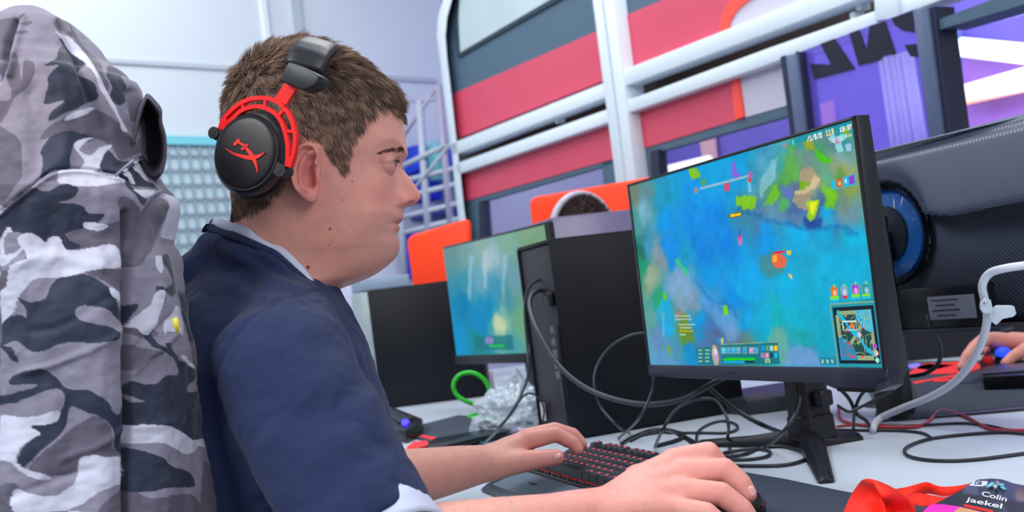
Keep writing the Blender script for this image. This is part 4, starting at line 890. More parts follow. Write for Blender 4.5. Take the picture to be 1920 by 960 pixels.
def bump(c, r, vec, amp, both=True, pw=2.0):
    global Vh
    for sy in ((-1, 1) if both else (1,)):
        cc = np.array([c[0], c[1] * (sy if both else 1), c[2]]); d = np.abs((Vh - cc) / np.array(r))
        w_ = np.exp(-((d ** 2).sum(1)) ** (pw / 2)); v_ = np.array(vec, float).copy(); v_[1] *= sy if both else 1
        Vh = Vh + w_[:, None] * v_ * amp
# sockets, brows, cheeks, jaw (y negative is the side towards the camera)
bump(h3(738, 306, -.034), (.022, .017, .010), (-1, 0.1, 0), .0075)
bump(h3(748, 303, -.016), (.016, .010, .009), (-1, 0, 0), .005)
bump(h3(738, 286, -.030), (.02, .022, .0065), (1, -.3, -.1), .0052)
bump(h3(757, 287, -.010), (.012, .010, .007), (1, 0, 0), .0015)
bump(h3(722, 345, -.045), (.03, .022, .018), (.6, -1, 0), .0032)
bump(h3(712, 400, -.05), (.03, .02, .022), (.3, -1, 0), .0038)
bump(h3(690, 300, -.06), (.03, .02, .03), (0, 1, 0), .003)
bump(h3(655, 445, -.06), (.045, .03, .018), (.1, -1, -.1), .0040)
bump(h3(680, 505, -.035), (.04, .03, .016), (.4, -.3, -1), .0035)
bump(h3(590, 490, -.055), (.03, .03, .028), (0, 1, 0), .003)
bump(h3(742, 415, -.030), (.010, .008, .009), (-1, .5, 0), .0026)
bump(h3(744, 378, -.032), (.014, .010, .014), (-1, .6, 0), .0018)
bump(h3(760, 378, -.0175), (.0085, .0055, .0070), (.3, -1, 0), .0045)        # nostril wing
bump(h3(751, 374, -.024), (.006, .004, .009), (-.6, 1, 0), .0030)
bump(h3(752, 397, -.0), (.006, .003, .008), (-1, 0, 0), .0014, False)
bump(h3(746, 420, -.014), (.010, .016, .0016), (-1, 0, 0), .0034)           # mouth line
bump(h3(749, 411, -.010), (.008, .013, .004), (1, 0, 0), .0014)
bump(h3(747, 427, -.008), (.008, .014, .004), (1, 0, 0), .0012)
bump(h3(746, 439, 0), (.008, .02, .004), (-1, 0, 0), .0014, False)
# nostril openings
for sy in (-1, 1):
    c = h3(767, 386, -.0085); c[1] *= -sy * -1
    d = np.abs((Vh - c) / np.array((.0062, .0036, .0040))); w_ = np.exp(-(d ** 2).sum(1) ** 1.2); Vh += w_[:, None] * np.array((-.15, 0, 1.0)) * .0065
# eyelids: the skin follows the ball except at the slit
EC = h3(722, 309, -.0315); ER = .0120
lidmask = np.zeros(len(Vh))
for sy in (-1, 1):
    ec = EC if sy < 0 else EC * np.array([1, -1, 1])
    q = Vh - ec; r = np.linalg.norm(q, axis=1); az = np.arctan2(q[:, 1] * (1 if sy == 1 else -1), q[:, 0]); el = np.arcsin(np.clip(q[:, 2] / r, -1, 1))
    azn = az / R_(96)
    up_ = R_(7) * np.sqrt(np.clip(1 - (azn - .05) ** 2, 0, 1)) + R_(-2); lo_ = -R_(7.5) * np.sqrt(np.clip(1 - azn ** 2, 0, 1)) - R_(3) 
    slit = 1 / (1 + np.exp(-(up_ - el) / R_(1.6))) * 1 / (1 + np.exp(-(el - lo_) / R_(1.6))) * (np.abs(azn) < 1)
    tgt = .0134 + .0016 * np.exp(-((el - up_ - R_(3)) / R_(5)) ** 2) + .0004 * np.exp(-((el - lo_ + R_(4)) / R_(5)) ** 2)
    tgt = tgt - .0012 * np.exp(-((el - up_ - R_(16)) / R_(5)) ** 2)
    ang = np.arccos(np.clip((q[:, 0] * math.cos(R_(28)) + q[:, 1] * (1 if sy == 1 else -1) * math.sin(R_(28))) / r, -1, 1))
    wgt = np.exp(-(ang / R_(72)) ** 6) * (r < .03)
    tr = tgt * (1 - slit) + .0088 * slit
    rn_ = r + (tr - r) * wgt; keepout = (ang < R_(115)) & (r < .03); rn_ = np.where(keepout & (slit < .5), np.maximum(rn_, .0134), rn_)
    Vh = Vh + (q / r[:, None]) * (rn_ - r)[:, None]
    lidmask = np.maximum(lidmask, wgt * np.exp(-((el - up_) / R_(5)) ** 2))
F = []
ii = np.arange(NR - 1)[:, None] * NT; jj = np.arange(NT)[None]; j2 = (jj + 1) % NT
Fh = np.stack([ii + jj, ii + NT + jj, ii + NT + j2, ii + j2], -1).reshape(-1, 4)
headV, headF = Vh, [tuple(f) for f in Fh] + [tuple(range(NT)), tuple((NR - 1) * NT + j for j in range(NT))[::-1]]

# ---- ear: a relief on its own tilted plane
EAR_Y = -.079
def ear_mesh(sy):
    out_px = [(546.5, 323), (547.5, 307), (553, 288), (562, 274.5), (575, 268.3), (587, 270), (595.5, 277), (600.5, 290), (602, 305), (601, 320), (599, 335), (598.5, 350), (596, 365), (592.5, 376), (586, 381), (577.5, 380), (567, 372), (556, 360), (549.5, 345)]
    OL = np.array([hl(x, y, EAR_Y) for x, y in out_px]); OL = crom(np.c_[OL, np.zeros(len(OL))], 8, True)[:, :2]
    cen = np.array(hl(577, 325, EAR_Y)); NA = len(OL); NRr = 46
    def pl(px): a = np.array([hl(x, y, EAR_Y) for x, y in px]); return crom(np.c_[a, np.zeros(len(a))], 8)[:, :2]
    def dist(p, line):
        d = np.full(len(p), 9.)
        for a, b in zip(line[:-1], line[1:]):
            ab = b - a; tt = np.clip(((p - a) @ ab) / (ab @ ab + 1e-12), 0, 1); d = np.minimum(d, np.linalg.norm(p - a - tt[:, None] * ab, axis=1))
        return d
    helix = pl([(592, 308), (596, 292), (589, 277), (576, 273), (563, 279), (555, 292), (551, 308), (550, 325), (553, 345), (559, 358)])
    anti = pl([(585, 284), (574, 298), (568, 310), (564, 325), (564, 340), (570, 352), (580, 357)])
    scapha = pl([(587, 282), (574, 281), (564, 292), (558, 307), (556.5, 325), (560, 345)])
    rs_ = np.linspace(0.0, 1, NRr); Pp = []
    for r in rs_: Pp.append(cen + (OL - cen) * r)
    Pp = np.concatenate(Pp); rr = np.repeat(rs_, NA)
    h = np.zeros(len(Pp))
    dH, dA, dS = dist(Pp, helix), dist(Pp, anti), dist(Pp, scapha)
    h += .0056 * np.exp(-(dH / .0024) ** 2) + .0040 * np.exp(-(dA / .0026) ** 2) - .0034 * np.exp(-(dS / .0020) ** 2)
    con = np.array(hl(578, 331, EAR_Y)); q = (Pp - con) / np.array([.0070, .0120]); h -= .0125 * np.exp(-((q ** 2).sum(1)) ** 1.5)
    con = np.array(hl(580, 300, EAR_Y)); q = (Pp - con) / np.array([.0055, .0050]); h -= .0055 * np.exp(-((q ** 2).sum(1)) ** 1.1)
    can = np.array(hl(583.5, 339, EAR_Y)); q = (Pp - can) / np.array([.0024, .0060]); h -= .0085 * np.exp(-((q ** 2).sum(1)))
    tra = np.array(hl(592, 333, EAR_Y)); q = (Pp - tra) / np.array([.0042, .0070]); h += .0050 * np.exp(-((q ** 2).sum(1)))
    crus = pl([(592, 308), (584, 318), (576, 322)]); h += .0022 * np.exp(-(dist(Pp, crus) / .002) ** 2)
    lob = np.array(hl(582, 368, EAR_Y)); q = (Pp - lob) / np.array([.009, .008]); h += .0036 * np.exp(-((q ** 2).sum(1)))
    h -= .0022 * np.clip((rr - .93) / .07, 0, 1) ** 2
    xa = Pp[:, 0] - hl(598, 320, EAR_Y)[0]                          # distance behind the attachment
    out = -(EAR_Y) + .000 + np.clip(-xa, 0, 1) * .36                # flares away from the skull
    y = out + h
    Vf = np.stack([Pp[:, 0], -y, Pp[:, 1]], 1)
    # back of the ear: shallow shell then a neck to the skull
    rim = Vf[-NA:]; backs = []
    for k_, (s_, dp) in enumerate(((1.0, .0022), (.97, .0045), (.88, .0095), (.70, .0150), (.6, .03))):
        c3 = np.array([cen[0] + .006, 0, cen[1]]); b = rim.copy(); b[:, 0] = c3[0] + (rim[:, 0] - c3[0]) * s_; b[:, 2] = c3[2] + (rim[:, 2] - c3[2]) * s_; b[:, 1] = np.minimum(rim[:, 1] + dp, -.05) if k_ < 4 else -.055; backs.append(b)
    A = np.concatenate([Vf] + backs); rows = NRr + len(backs); Fe = []
    for i in range(rows - 1):
        for j in range(NA): Fe.append((i * NA + j, i * NA + (j + 1) % NA, (i + 1) * NA + (j + 1) % NA, (i + 1) * NA + j))
    Fe.append(tuple((rows - 1) * NA + j for j in range(NA)))
    if sy == 1: A = A * np.array([1, -1, 1])
    return A, Fe

# ---- hands and arms
def smooth_mesh(name, mb, vox, it):
    o = mk(name, mb.V, mb.F, None); remesh(o, vox, it); V_ = coords(o.data); F_ = [tuple(p.vertices) for p in o.data.polygons]
    me = o.data; bpy.data.objects.remove(o); bpy.data.meshes.remove(me); return V_, F_
D_ = lambda *a: [P(x, y, d) for x, y, d in a]
RH = MB()
Wr = P(1130, 962, 1.045)
mcp = dict(i=P(1262, 866, 1.115), m=P(1278, 888, 1.10), r=P(1272, 922, 1.075), p=P(1262, 955, 1.05))
# wide wrist, then rays to each knuckle
for k_, off in (('i', .016), ('m', .006), ('r', -.005), ('p', -.016)):
    w0 = Wr + np.array([0, off, 0]); limb(RH, [w0, (w0 + mcp[k_]) / 2 + UP * .001, mcp[k_] - UP * .001], [.0215, .0193, .0141])
for a, b in (('i', 'm'), ('m', 'r'), ('r', 'p')):
    m_ = (mcp[a] + mcp[b]) / 2 - UP * .003; limb(RH, [Wr, (Wr + m_) / 2, m_], [.0220, .0204, .0130])
limb(RH, [mcp['i']] + D_((1328, 849, 1.118), (1353, 878, 1.122), (1362, 908, 1.120)), [.0150, .0124, .0112, .0096])
limb(RH, [mcp['m']] + D_((1358, 881, 1.095), (1389, 906, 1.090), (1403, 926, 1.087)), [.0158, .0130, .0116, .0094])
limb(RH, [mcp['r']] + D_((1352, 926, 1.066), (1392, 955, 1.062), (1412, 982, 1.060)), [.0154, .0126, .0112, .0094])
limb(RH, [mcp['p']] + D_((1325, 962, 1.035), (1358, 990, 1.030), (1376, 1012, 1.030)), [.0138, .0110, .0100, .0086])
limb(RH, D_((1200, 905, 1.10), (1258, 905, 1.135), (1312, 905, 1.148), (1356, 905, 1.145)), [.0204, .0174, .0134, .0102])
RHV = smooth_mesh('rh', RH, .0016, 9)
LH = MB()
lw = P(912, 868, 1.405)
li = P(988, 826, 1.43); lm = P(985, 822, 1.455); lr = P(985, 822, 1.478); lp = P(984, 828, 1.50)
for w_, tt, r1 in ((0, li, .0125), (.010, lm, .0118), (.018, lr, .0115), (.026, lp, .011)):
    limb(LH, [lw + np.array([0, w_ - .008, 0]), (lw + tt) / 2 + np.array([0, w_ / 2, 0]), tt], [.0195, .0175, r1])
limb(LH, [lw, (lw + lm) / 2 - UP * .006, (li + lr) / 2 - UP * .006], [.0226, .0203, .0136])
limb(LH, [li] + D_((1042, 814, 1.435), (1072, 829, 1.437), (1083, 842, 1.437)), [.0141, .0111, .0099, .0086])
limb(LH, [lm] + D_((1040, 806, 1.462), (1074, 815, 1.468), (1090, 831, 1.468)), [.0138, .0111, .0099, .0086])
limb(LH, [lr] + D_((1036, 806, 1.485), (1068, 814, 1.494), (1082, 828, 1.495)), [.0133, .0106, .0095, .0081])
limb(LH, [lp] + D_((1028, 812, 1.508), (1052, 820, 1.514), (1062, 830, 1.515)), [.0119, .0095, .0086, .0075])
limb(LH, D_((918, 876, 1.395), (962, 868, 1.40), (1008, 861, 1.41), (1043, 857, 1.415)), [.0209, .0164, .0136, .0113])
LHV = smooth_mesh('lh', LH, .0016, 9)

A2_ = MB()
A2_.add(hw(headV), headF)
for sy in (-1, 1):
    v_, f_ = ear_mesh(sy); A2_.add(hw(v_), f_ if sy == -1 else [g[::-1] for g in f_])
A2_.add(*RHV); A2_.add(*LHV)
NB = np.array([-.285, 1.155, 1.04])
Rsh = np.array([-.225, .985, .985]); Lsh = np.array([-.335, 1.315, .985])
Rel = P(728, 1058, .905); Lel = P(672, 915, 1.27)
def arm(pts, rs):
    p = crom(pts, 10); limb_v = tube(p, np.interp(np.linspace(0, 1, len(p)), np.linspace(0, 1, len(rs)), rs), 72, sub=1); A2_.add(*limb_v)
    A2_.add(*ball(p[0], rs[0], 48, 32)); A2_.add(*ball(p[-1], rs[-1], 48, 32))
limb(A2_, [Rsh, Rel], [.05, .044]); arm([Rel, Rel * .75 + Wr * .25, Rel * .5 + Wr * .5, Wr * .75 + Rel * .25, Wr + (Wr - Rel) * .04], [.043, .043, .037, .0300, .0265])
limb(A2_, [Lsh, Lel], [.05, .045]); arm([Lel, Lel * .8 + lw * .2, Lel * .5 + lw * .5, lw * .82 + Lel * .18, lw + (lw - Lel) * .03], [.041, .040, .0345, .0285, .0245])
limb(A2_, [NB + UP * .0, np.array([-.33, 1.12, .93]), np.array([-.34, 1.14, .75]), np.array([-.36, 1.14, .56])], [.058, .075, .075, .08])
limb(A2_, [NB - UP * .02, Rsh], [.06, .052]); limb(A2_, [NB - UP * .02, Lsh], [.06, .052])
hipR, hipL = np.array([-.34, 1.05, .53]), np.array([-.38, 1.23, .53])
kR, kL = hipR + np.array([.40, .06, .0]), hipL + np.array([.38, .16, .0])
for h_, k_ in ((hipR, kR), (hipL, kL)):
    limb(A2_, [h_, k_], [.078, .055]); limb(A2_, [k_, k_ + np.array([.02, 0, -.22]), k_ + np.array([0, 0, -.45])], [.052, .05, .036]); limb(A2_, [k_ + np.array([0, 0, -.48]), k_ + np.array([.15, .03, -.50])], [.034, .028])
skin = mk('body', A2_.V, A2_.F, None, None); remesh(skin, .00135, 2, .5)
skin.name = 'body'; setpar(skin, person)
def relax(o, spots, it=40):
    V_ = coords(o.data); E_ = np.empty(len(o.data.edges) * 2, np.int32); o.data.edges.foreach_get('vertices', E_); E_ = E_.reshape(-1, 2)
    w_ = np.zeros(len(V_))
    for c_, r_, a_ in spots: w_ = np.maximum(w_, a_ * np.exp(-(np.linalg.norm(V_ - c_, axis=1) / r_) ** 4))
    m_ = w_ > .01; ix = -np.ones(len(V_), int); ids = np.where(m_)[0]; ix[ids] = np.arange(len(ids)); E_ = E_[m_[E_].any(1)]
    e2 = np.concatenate([E_, E_[:, ::-1]]); e2 = e2[m_[e2[:, 0]]]; tgt_ = ix[e2[:, 0]]; cnt = np.bincount(tgt_, minlength=len(ids))
    for _ in range(it):
        av = np.stack([np.bincount(tgt_, V_[e2[:, 1], k], minlength=len(ids)) for k in range(3)], 1) / cnt[:, None]; V_[ids] += (av - V_[ids]) * w_[ids][:, None]
    o.data.vertices.foreach_set('co', V_.ravel().astype(np.float32)); o.data.update()
relax(skin, [(Wr + (mcp['m'] - Wr) * .15, .046, .9), (lw + (lm - lw) * .05, .036, .9), (Rel, .05, .7)], 130)
relax(skin, [((Wr + mcp['m']) / 2, .04, .6), ((lw + lm) / 2, .035, .6), (h3(690, 300, -.06) * 0 + hw(h3(690, 330, -.07)), .01, .3)], 18)
SV = coords(skin.data); SVN = normals(skin.data)
lc = np.stack([(SV - HO) @ HF, (SV - HO) @ HL, SV[:, 2] - HO[2]], 1)
# skin colour: what the skin itself has - redder ears, cheeks, nose, knuckles, shaved beard area; painted shade round the eyelids
base = np.array(rgb(220, 158, 144)); C = np.tile(base, (len(SV), 1))
def tint(c, r, col, a, sy=True, pw=1.0):
    global C
    d = (np.c_[lc[:, 0], np.abs(lc[:, 1]) if sy else lc[:, 1], lc[:, 2]] - np.array([c[0], abs(c[1]) if sy else c[1], c[2]])) / np.array(r); w_ = (np.exp(-((d ** 2).sum(1)) ** pw) * a)[:, None]; C = C * (1 - w_) + np.array(col) * w_
inhead = (lc[:, 2] > -.2) & (np.abs(lc[:, 1]) < .13)
tint(h3(577, 325, -.09), (.022, .03, .036), rgb(216, 120, 118), .75)
tint(h3(725, 360, -.05), (.03, .03, .022), rgb(222, 138, 134), .6)
tint(h3(776, 368, 0), (.016, .02, .014), rgb(222, 132, 128), .7)
tint(h3(660, 480, -.05), (.06, .05, .03), rgb(176, 128, 118), .55, pw=1.3)
tint(h3(735, 455, -.02), (.03, .04, .025), rgb(186, 138, 128), .45, pw=1.3)
tint(h3(752, 400, 0), (.012, .025, .007), rgb(186, 138, 130), .4)
tint(h3(733, 318, -.035), (.014, .016, .006), rgb(190, 130, 130), .5)
tint(h3(731, 304.5, -.036), (.016, .018, .0020), rgb(110, 62, 62), .6)  # lid fold and lash line darkened in the colour
tint(h3(735, 297, -.033), (.016, .018, .006), rgb(196, 130, 124), .55)
tint(h3(630, 330, -.07), (.03, .03, .02), rgb(214, 150, 150), .4)
tint(h3(748, 413, -.010), (.010, .019, .0042), rgb(190, 105, 108), .75); tint(h3(747, 425, -.010), (.010, .017, .0036), rgb(196, 112, 112), .65)
for x, y, r in ((660, 340, .0008), (642, 375, .0007), (619, 430, .0016), (577.5, 501, .0020), (698, 492, .0009), (743, 460, .0008), (617, 460, .0005)):
    yy = -.073 if x < 700 else -.03
    q = hit(x, y, HO + HL * yy, HL); rd = N3(q - CAM); w_ = np.linalg.norm(np.cross(SV - CAM, rd), axis=1); m_ = (w_ < r) & inhead & (lc[:, 1] < 0); C[m_] = rgb(120, 66, 50)
hl_ = (SV[:, 2] < .9) & (SV[:, 0] > -.02)
kd = np.min([np.linalg.norm(SV - k, axis=1) for k in list(mcp.values()) + [P(1360, 878, 1.085), P(1345, 922, 1.055), P(1403, 926, 1.078), li, P(1083, 842, 1.43), P(1043, 857, 1.41)]], axis=0)
w_ = (np.exp(-(kd / .013) ** 2) * .35 * hl_)[:, None]; C = C * (1 - w_) + np.array(rgb(222, 130, 126)) * w_
w_ = (hl_ * .5)[:, None]; C = C * (1 - w_) + np.array(rgb(228, 152, 144)) * w_
setcol(skin.data, C)
m_skin = mat('skin', rough=.5, var=.05, vscale=90, bump=.10, bscale=1400, bdist=.0004, attr='Col', sss=.22, spec=.4)
skin.data.materials.append(m_skin)

# moles keep the surface; eyes
def eye(sy):
    ec = EC * np.array([1, 1 if sy < 0 else -1, 1]); gaze = N3([1, -.02, -.05]); n1 = 48; n0 = 40
    u = N3(np.cross(gaze, UP)); v = np.cross(u, gaze); rings = []; cols = []
    for i in range(n0 + 1):
        a = math.pi * (0.004 + .992 * i / n0); r = ER * (1.0 + .05 * math.exp(-(a / .45) ** 2))
        rings.append([ec + gaze * r * math.cos(a) + (u * math.cos(b) + v * math.sin(b)) * r * math.sin(a) for b in np.linspace(0, 2 * math.pi, n1, endpoint=False)])
        c = rgb(14, 12, 14) if a < .19 else rgb(84, 76, 74) if a < .44 else rgb(50, 52, 60) if a < .50 else rgb(160, 134, 136); cols += [c] * n1
    V_, F_ = loft(rings); mk('eyeball', hw(V_), F_, mat('eye', rough=.15, var=.05, vscale=300, attr='Col', coat=.4), person, attr=np.array(cols))
eye(-1); eye(1)

# ---- hair
hair_poly = [(400, 60), (800, 60), (800, 205), (757, 210), (750, 203), (738, 205), (722, 200), (706, 206), (694, 222), (684, 244), (672, 262), (662, 280), (658, 300), (655, 322), (648, 332), (636, 328), (622, 310), (607, 290), (598, 272), (585, 264), (568, 262), (550, 282), (540, 320), (535, 352), (505, 386), (470, 404), (425, 412), (400, 400)]
HP = np.array([hl(x, y, -.06) for x, y in hair_poly])
hm = inpoly(headV[:, 0], headV[:, 2], HP)
def pdist(x, z):
    d = np.full(len(x), 9.); p = np.stack([x, z], 1)
    for a, b in zip(HP, np.roll(HP, -1, 0)):
        ab = b - a; tt = np.clip(((p - a) @ ab) / (ab @ ab), 0, 1); d = np.minimum(d, np.linalg.norm(p - a - tt[:, None] * ab, axis=1))
    return d
# faces to sample
fa = Fh[hm[Fh].all(1)]
fc_ = headV[fa].mean(1); A_ = headV[fa[:, 1]] - headV[fa[:, 0]]; B_ = headV[fa[:, 3]] - headV[fa[:, 0]]; nrm = np.cross(A_, B_); ar = np.linalg.norm(nrm, axis=1) + 1e-15; nrm /= ar[:, None]
if (nrm * (fc_ - np.array([0, 0, .0]))).sum(1).mean() < 0: nrm = -nrm
dF = pdist(fc_[:, 0], fc_[:, 2]); fcap = fa[dF > .0045]
shell_ids = np.unique(fcap); mp_ = -np.ones(len(headV), int); mp_[shell_ids] = np.arange(len(shell_ids))
vn = np.zeros_like(headV); np.add.at(vn, fa.ravel(), np.repeat(nrm, 4, 0)); vn /= np.linalg.norm(vn, axis=1)[:, None] + 1e-12
topc = np.clip((headV[shell_ids][:, 2] - Z(600, 230)) / .05, 0, 1); capV = headV[shell_ids] + vn[shell_ids] * (.0010 + .0028 * topc)[:, None]
def rough_edge(p): return noise.noise(Vector((p[0] * 160, p[1] * 160, p[2] * 160)))
NS = 34000
pr = ar * np.where(fc_[:, 1] < .02, 1.0, .25) * np.clip(dF / .008, .12, 1); pr /= pr.sum(); pick = rng.choice(len(fa), NS, p=pr)
root = fc_[pick] + rng.uniform(-.0006, .0006, (NS, 3)); rn = nrm[pick]
zt = root[:, 2]; xx = root[:, 0]; yy = root[:, 1]
topw = np.clip((zt - Z(600, 215)) / (Z(600, 120) - Z(600, 215)), 0, 1)                 # 0 on the sides, 1 on top
frontw = np.clip((xx - hl(640, 150)[0]) / .05, 0, 1)
backw = np.clip((hl(520, 150)[0] - xx) / .05, 0, 1)
Lh_ = .0085 + .012 * topw + .020 * topw * frontw + .022 * topw * frontw ** 2 * (xx > hl(690, 150)[0]) + .004 * np.clip((zt - Z(600, 280)) / .03, 0, 1)
Lh_ *= rng.uniform(.6, 1.25, NS)
flow = np.stack([.35 + .75 * topw, 0 * xx, -1 + .85 * topw], 1)
bw_ = (backw ** 1.0)[:, None]; flow = flow * (1 - bw_) + np.stack([-.35 + .0 * xx, .25 * np.sign(yy) * (1 - topw), -1 + .75 * topw], 1) * bw_
flow[:, 2] -= .15 * frontw * topw * (xx > hl(725, 175)[0])
cn = 900; cid = rng.choice(NS, cn, replace=False); cc = root[cid]; tree_ = None
near = np.empty(NS, int)
for a in range(0, NS, 3000): near[a:a + 3000] = ((root[a:a + 3000, None] - cc[None]) ** 2).sum(-1).argmin(1)
cdir = rng.normal(0, 1, (cn, 3)); flow = flow + cdir[near] * (.12 + .34 * topw[:, None]) + rng.normal(0, .13, (NS, 3))
flow -= rn * (flow * rn).sum(1)[:, None]; flow /= np.linalg.norm(flow, axis=1)[:, None] + 1e-9
lift0 = (.40 + 1.5 * topw * np.clip((xx - hl(690, 150)[0]) / .03, 0, 1) + .40 * topw + .35 * backw * topw) * rng.uniform(.6, 1.3, NS)
K = 6; pos = root.copy(); pts = [pos - rn * .001]
step = Lh_ / (K - 1)
for k in range(1, K):
    t_ = k / (K - 1); lf = lift0 * (1 - .55 * t_)
    d = flow + rn * lf[:, None]; d[:, 2] -= (.75 * t_ ** 1.5 * (topw * frontw) + .1 * t_); d /= np.linalg.norm(d, axis=1)[:, None]
    pos = pos + d * step[:, None]; pts.append(pos)
pts = np.stack(pts, 1)
# clumping towards the clump's own leader
lead = pts[cid][near]; pullw = (np.linspace(0, 1, K) ** 1.3)[None, :, None] * (.30 + .35 * topw[:, None, None]) * .8
offs = (lead - pts); lim = np.linalg.norm(offs[:, 0], axis=1) < .009
pts = pts + np.where(lim[:, None, None], offs * pullw, 0)
def strands(pts, r0):
    n_, K_, _ = pts.shape; T = np.gradient(pts, axis=1); T /= np.linalg.norm(T, axis=2, keepdims=True) + 1e-12
    ref = np.array([.31, .77, .55]); U_ = np.cross(T, ref); U_ /= np.linalg.norm(U_, axis=2, keepdims=True) + 1e-12; W_ = np.cross(T, U_)
    rad = r0[:, None] * np.array([1, 1, .95, .85, .6, .12])[None, :K_]
    V_ = np.stack([pts + rad[..., None] * (math.cos(a) * U_ + math.sin(a) * W_) for a in (0, 2.0944, 4.18879)], 2)
    idx = np.arange(n_ * K_ * 3).reshape(n_, K_, 3); fs = []
    for j in range(3):
        j2_ = (j + 1) % 3; fs.append(np.stack([idx[:, :-1, j], idx[:, :-1, j2_], idx[:, 1:, j2_], idx[:, 1:, j]], -1).reshape(-1, 4))
    return V_.reshape(-1, 3), np.concatenate(fs)
SVh, SFh = strands(pts, rng.uniform(.00019, .00034, NS))
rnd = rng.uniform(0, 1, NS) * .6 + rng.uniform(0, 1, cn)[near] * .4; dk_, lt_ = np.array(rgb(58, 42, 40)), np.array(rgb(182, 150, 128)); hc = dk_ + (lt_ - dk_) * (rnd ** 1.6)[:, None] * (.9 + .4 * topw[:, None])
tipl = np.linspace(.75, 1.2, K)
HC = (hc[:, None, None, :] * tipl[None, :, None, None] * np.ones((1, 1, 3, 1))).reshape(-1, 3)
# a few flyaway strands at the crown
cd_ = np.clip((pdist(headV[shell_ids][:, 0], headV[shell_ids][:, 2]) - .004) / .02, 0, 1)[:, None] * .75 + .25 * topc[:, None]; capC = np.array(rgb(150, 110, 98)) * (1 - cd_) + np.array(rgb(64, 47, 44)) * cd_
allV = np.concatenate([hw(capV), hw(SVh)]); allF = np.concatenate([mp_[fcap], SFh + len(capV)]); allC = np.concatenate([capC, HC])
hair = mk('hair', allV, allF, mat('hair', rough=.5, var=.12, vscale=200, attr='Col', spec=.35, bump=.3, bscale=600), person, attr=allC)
# brow and lashes, a few flyaways
def hairs(name, roots, dirs, lens, r, col):
    n_ = len(roots); d = np.array(dirs, float); d /= np.linalg.norm(d, axis=1)[:, None]; p = np.stack([np.array(roots) + d * (np.array(lens)[:, None] * k / 5) for k in range(6)], 1)
    v_, f_ = strands(p, np.full(n_, r)); return mk(name, hw(v_), f_, mat(name + '_hair', col, .6, var=.15), person)
bvh = BVHTree.FromPolygons([Vector(v) for v in headV], [list(map(int, f)) for f in Fh[(headV[Fh].mean(1)[:, 0] > 0)]])
def toloc(p): d_ = np.asarray(p) - HO; return np.array([d_ @ HF, d_ @ HL, d_[2]])
bvw = BVHTree.FromPolygons([Vector(v) for v in hw(headV)], [list(map(int, f)) for f in Fh[(headV[Fh].mean(1)[:, 0] > -.02)]])
def camhit(px, py):
    rd = N3(ray(px, py)); h_ = bvw.ray_cast(Vector(CAM), Vector(rd)); 
    if h_[0] is None: return None
    n_ = np.array(h_[1]); n_ = n_ if n_ @ rd < 0 else -n_
    return toloc(h_[0]), np.array([n_ @ HF, n_ @ HL, n_[2]])
for sy in (-1, 1):
    rt, dr, ln = [], [], []
    for k in range(560):
        u = rng.uniform(0, 1) ** .62; px = 709 + 50 * u; py = 290 - 9 * math.sin(2.3 * u) + rng.normal(0, .5 + 2.4 * u)
        g_ = camhit(px, py)
        if g_ is None: continue
        r0_, n0_ = g_[0].copy(), g_[1].copy()
        if sy > 0: r0_[1] *= -1; n0_[1] *= -1
        d0 = np.array([-.55, sy * .6, .1 + .22 * rng.normal() + .5 * (u > .75)]); d0 -= n0_ * (d0 @ n0_); d0 = d0 / np.linalg.norm(d0) + n0_ * .22
        rt.append(r0_ - n0_ * .0003); dr.append(d0); ln.append(rng.uniform(.003, .0062) * (1.1 - .3 * (1 - u)))
    if rt: hairs('eyebrow', rt, dr, ln, .00020, rgb(112, 78, 66))
    ec = EC * np.array([1, 1 if sy < 0 else -1, 1]); rt, dr, ln = [], [], []
    for k in range(36):
        az = R_(rng.uniform(-48, 55)); e = R_(9); r = .0140; w3 = np.array([math.cos(e) * math.cos(az), sy * math.cos(e) * math.sin(az), math.sin(e)])
        rt.append(ec + w3 * (r - .0004)); dr.append(w3 + np.array([.1, 0, -.1 + .15 * rng.normal()])); ln.append(rng.uniform(.003, .0055))
    hairs('eyelash', rt, dr, ln, .00016, rgb(40, 26, 24))

# fine light hair on the forearms
tri_c = SV; nn_ = SVN
axd = N3(Wr - Rel); tt_ = ((SV - Rel) @ axd) / np.linalg.norm(Wr - Rel); dr_ = np.linalg.norm(np.cross(SV - Rel, axd), axis=1)
m1 = (tt_ > .12) & (tt_ < 1.08) & (dr_ < .06) & (nn_[:, 2] > -.2) & (SV[:, 0] > -.1)
axl = N3(lw - Lel); tl_ = ((SV - Lel) @ axl) / np.linalg.norm(lw - Lel); dl_ = np.linalg.norm(np.cross(SV - Lel, axl), axis=1)
m2 = (tl_ > .3) & (tl_ < 1.0) & (dl_ < .055) & (SV[:, 1] > 1.2)
for mm, n_, ad in ((m1, 1300, axd), (m2, 420, axl)):
    ids = rng.choice(np.where(mm)[0], n_); d = nn_[ids] * .28 + ad * .8 + rng.normal(0, .28, (n_, 3)); d /= np.linalg.norm(d, axis=1)[:, None]; L_ = rng.uniform(.002, .0055, n_)[:, None]
    q = np.stack([SV[ids] + d * L_ * k / 5 - UP * .0008 * (k / 5) ** 2 for k in range(6)], 1); v_, f_ = strands(q, np.full(n_, .00006)); mk('arm_hair', v_, f_, mat('arm_hair', rgb(206, 156, 128), .5, var=.1), person)
# ================================================================ clothes of the player
def wrinkle(o, fn):
    V_ = coords(o.data); Nn = normals(o.data); d = fn(V_, Nn); V_ = V_ + Nn * d[:, None]
    o.data.vertices.foreach_set('co', V_.ravel().astype(np.float32)); o.data.update()
m_tee = mat('navy_cotton', rgb(30, 43, 82), .9, var=.07, vscale=35, bump=.22, bscale=900, bdist=.0004, sheen=.06)
T = MB()
tp = lambda x, y, D, dx=0.: P(x, y, D)
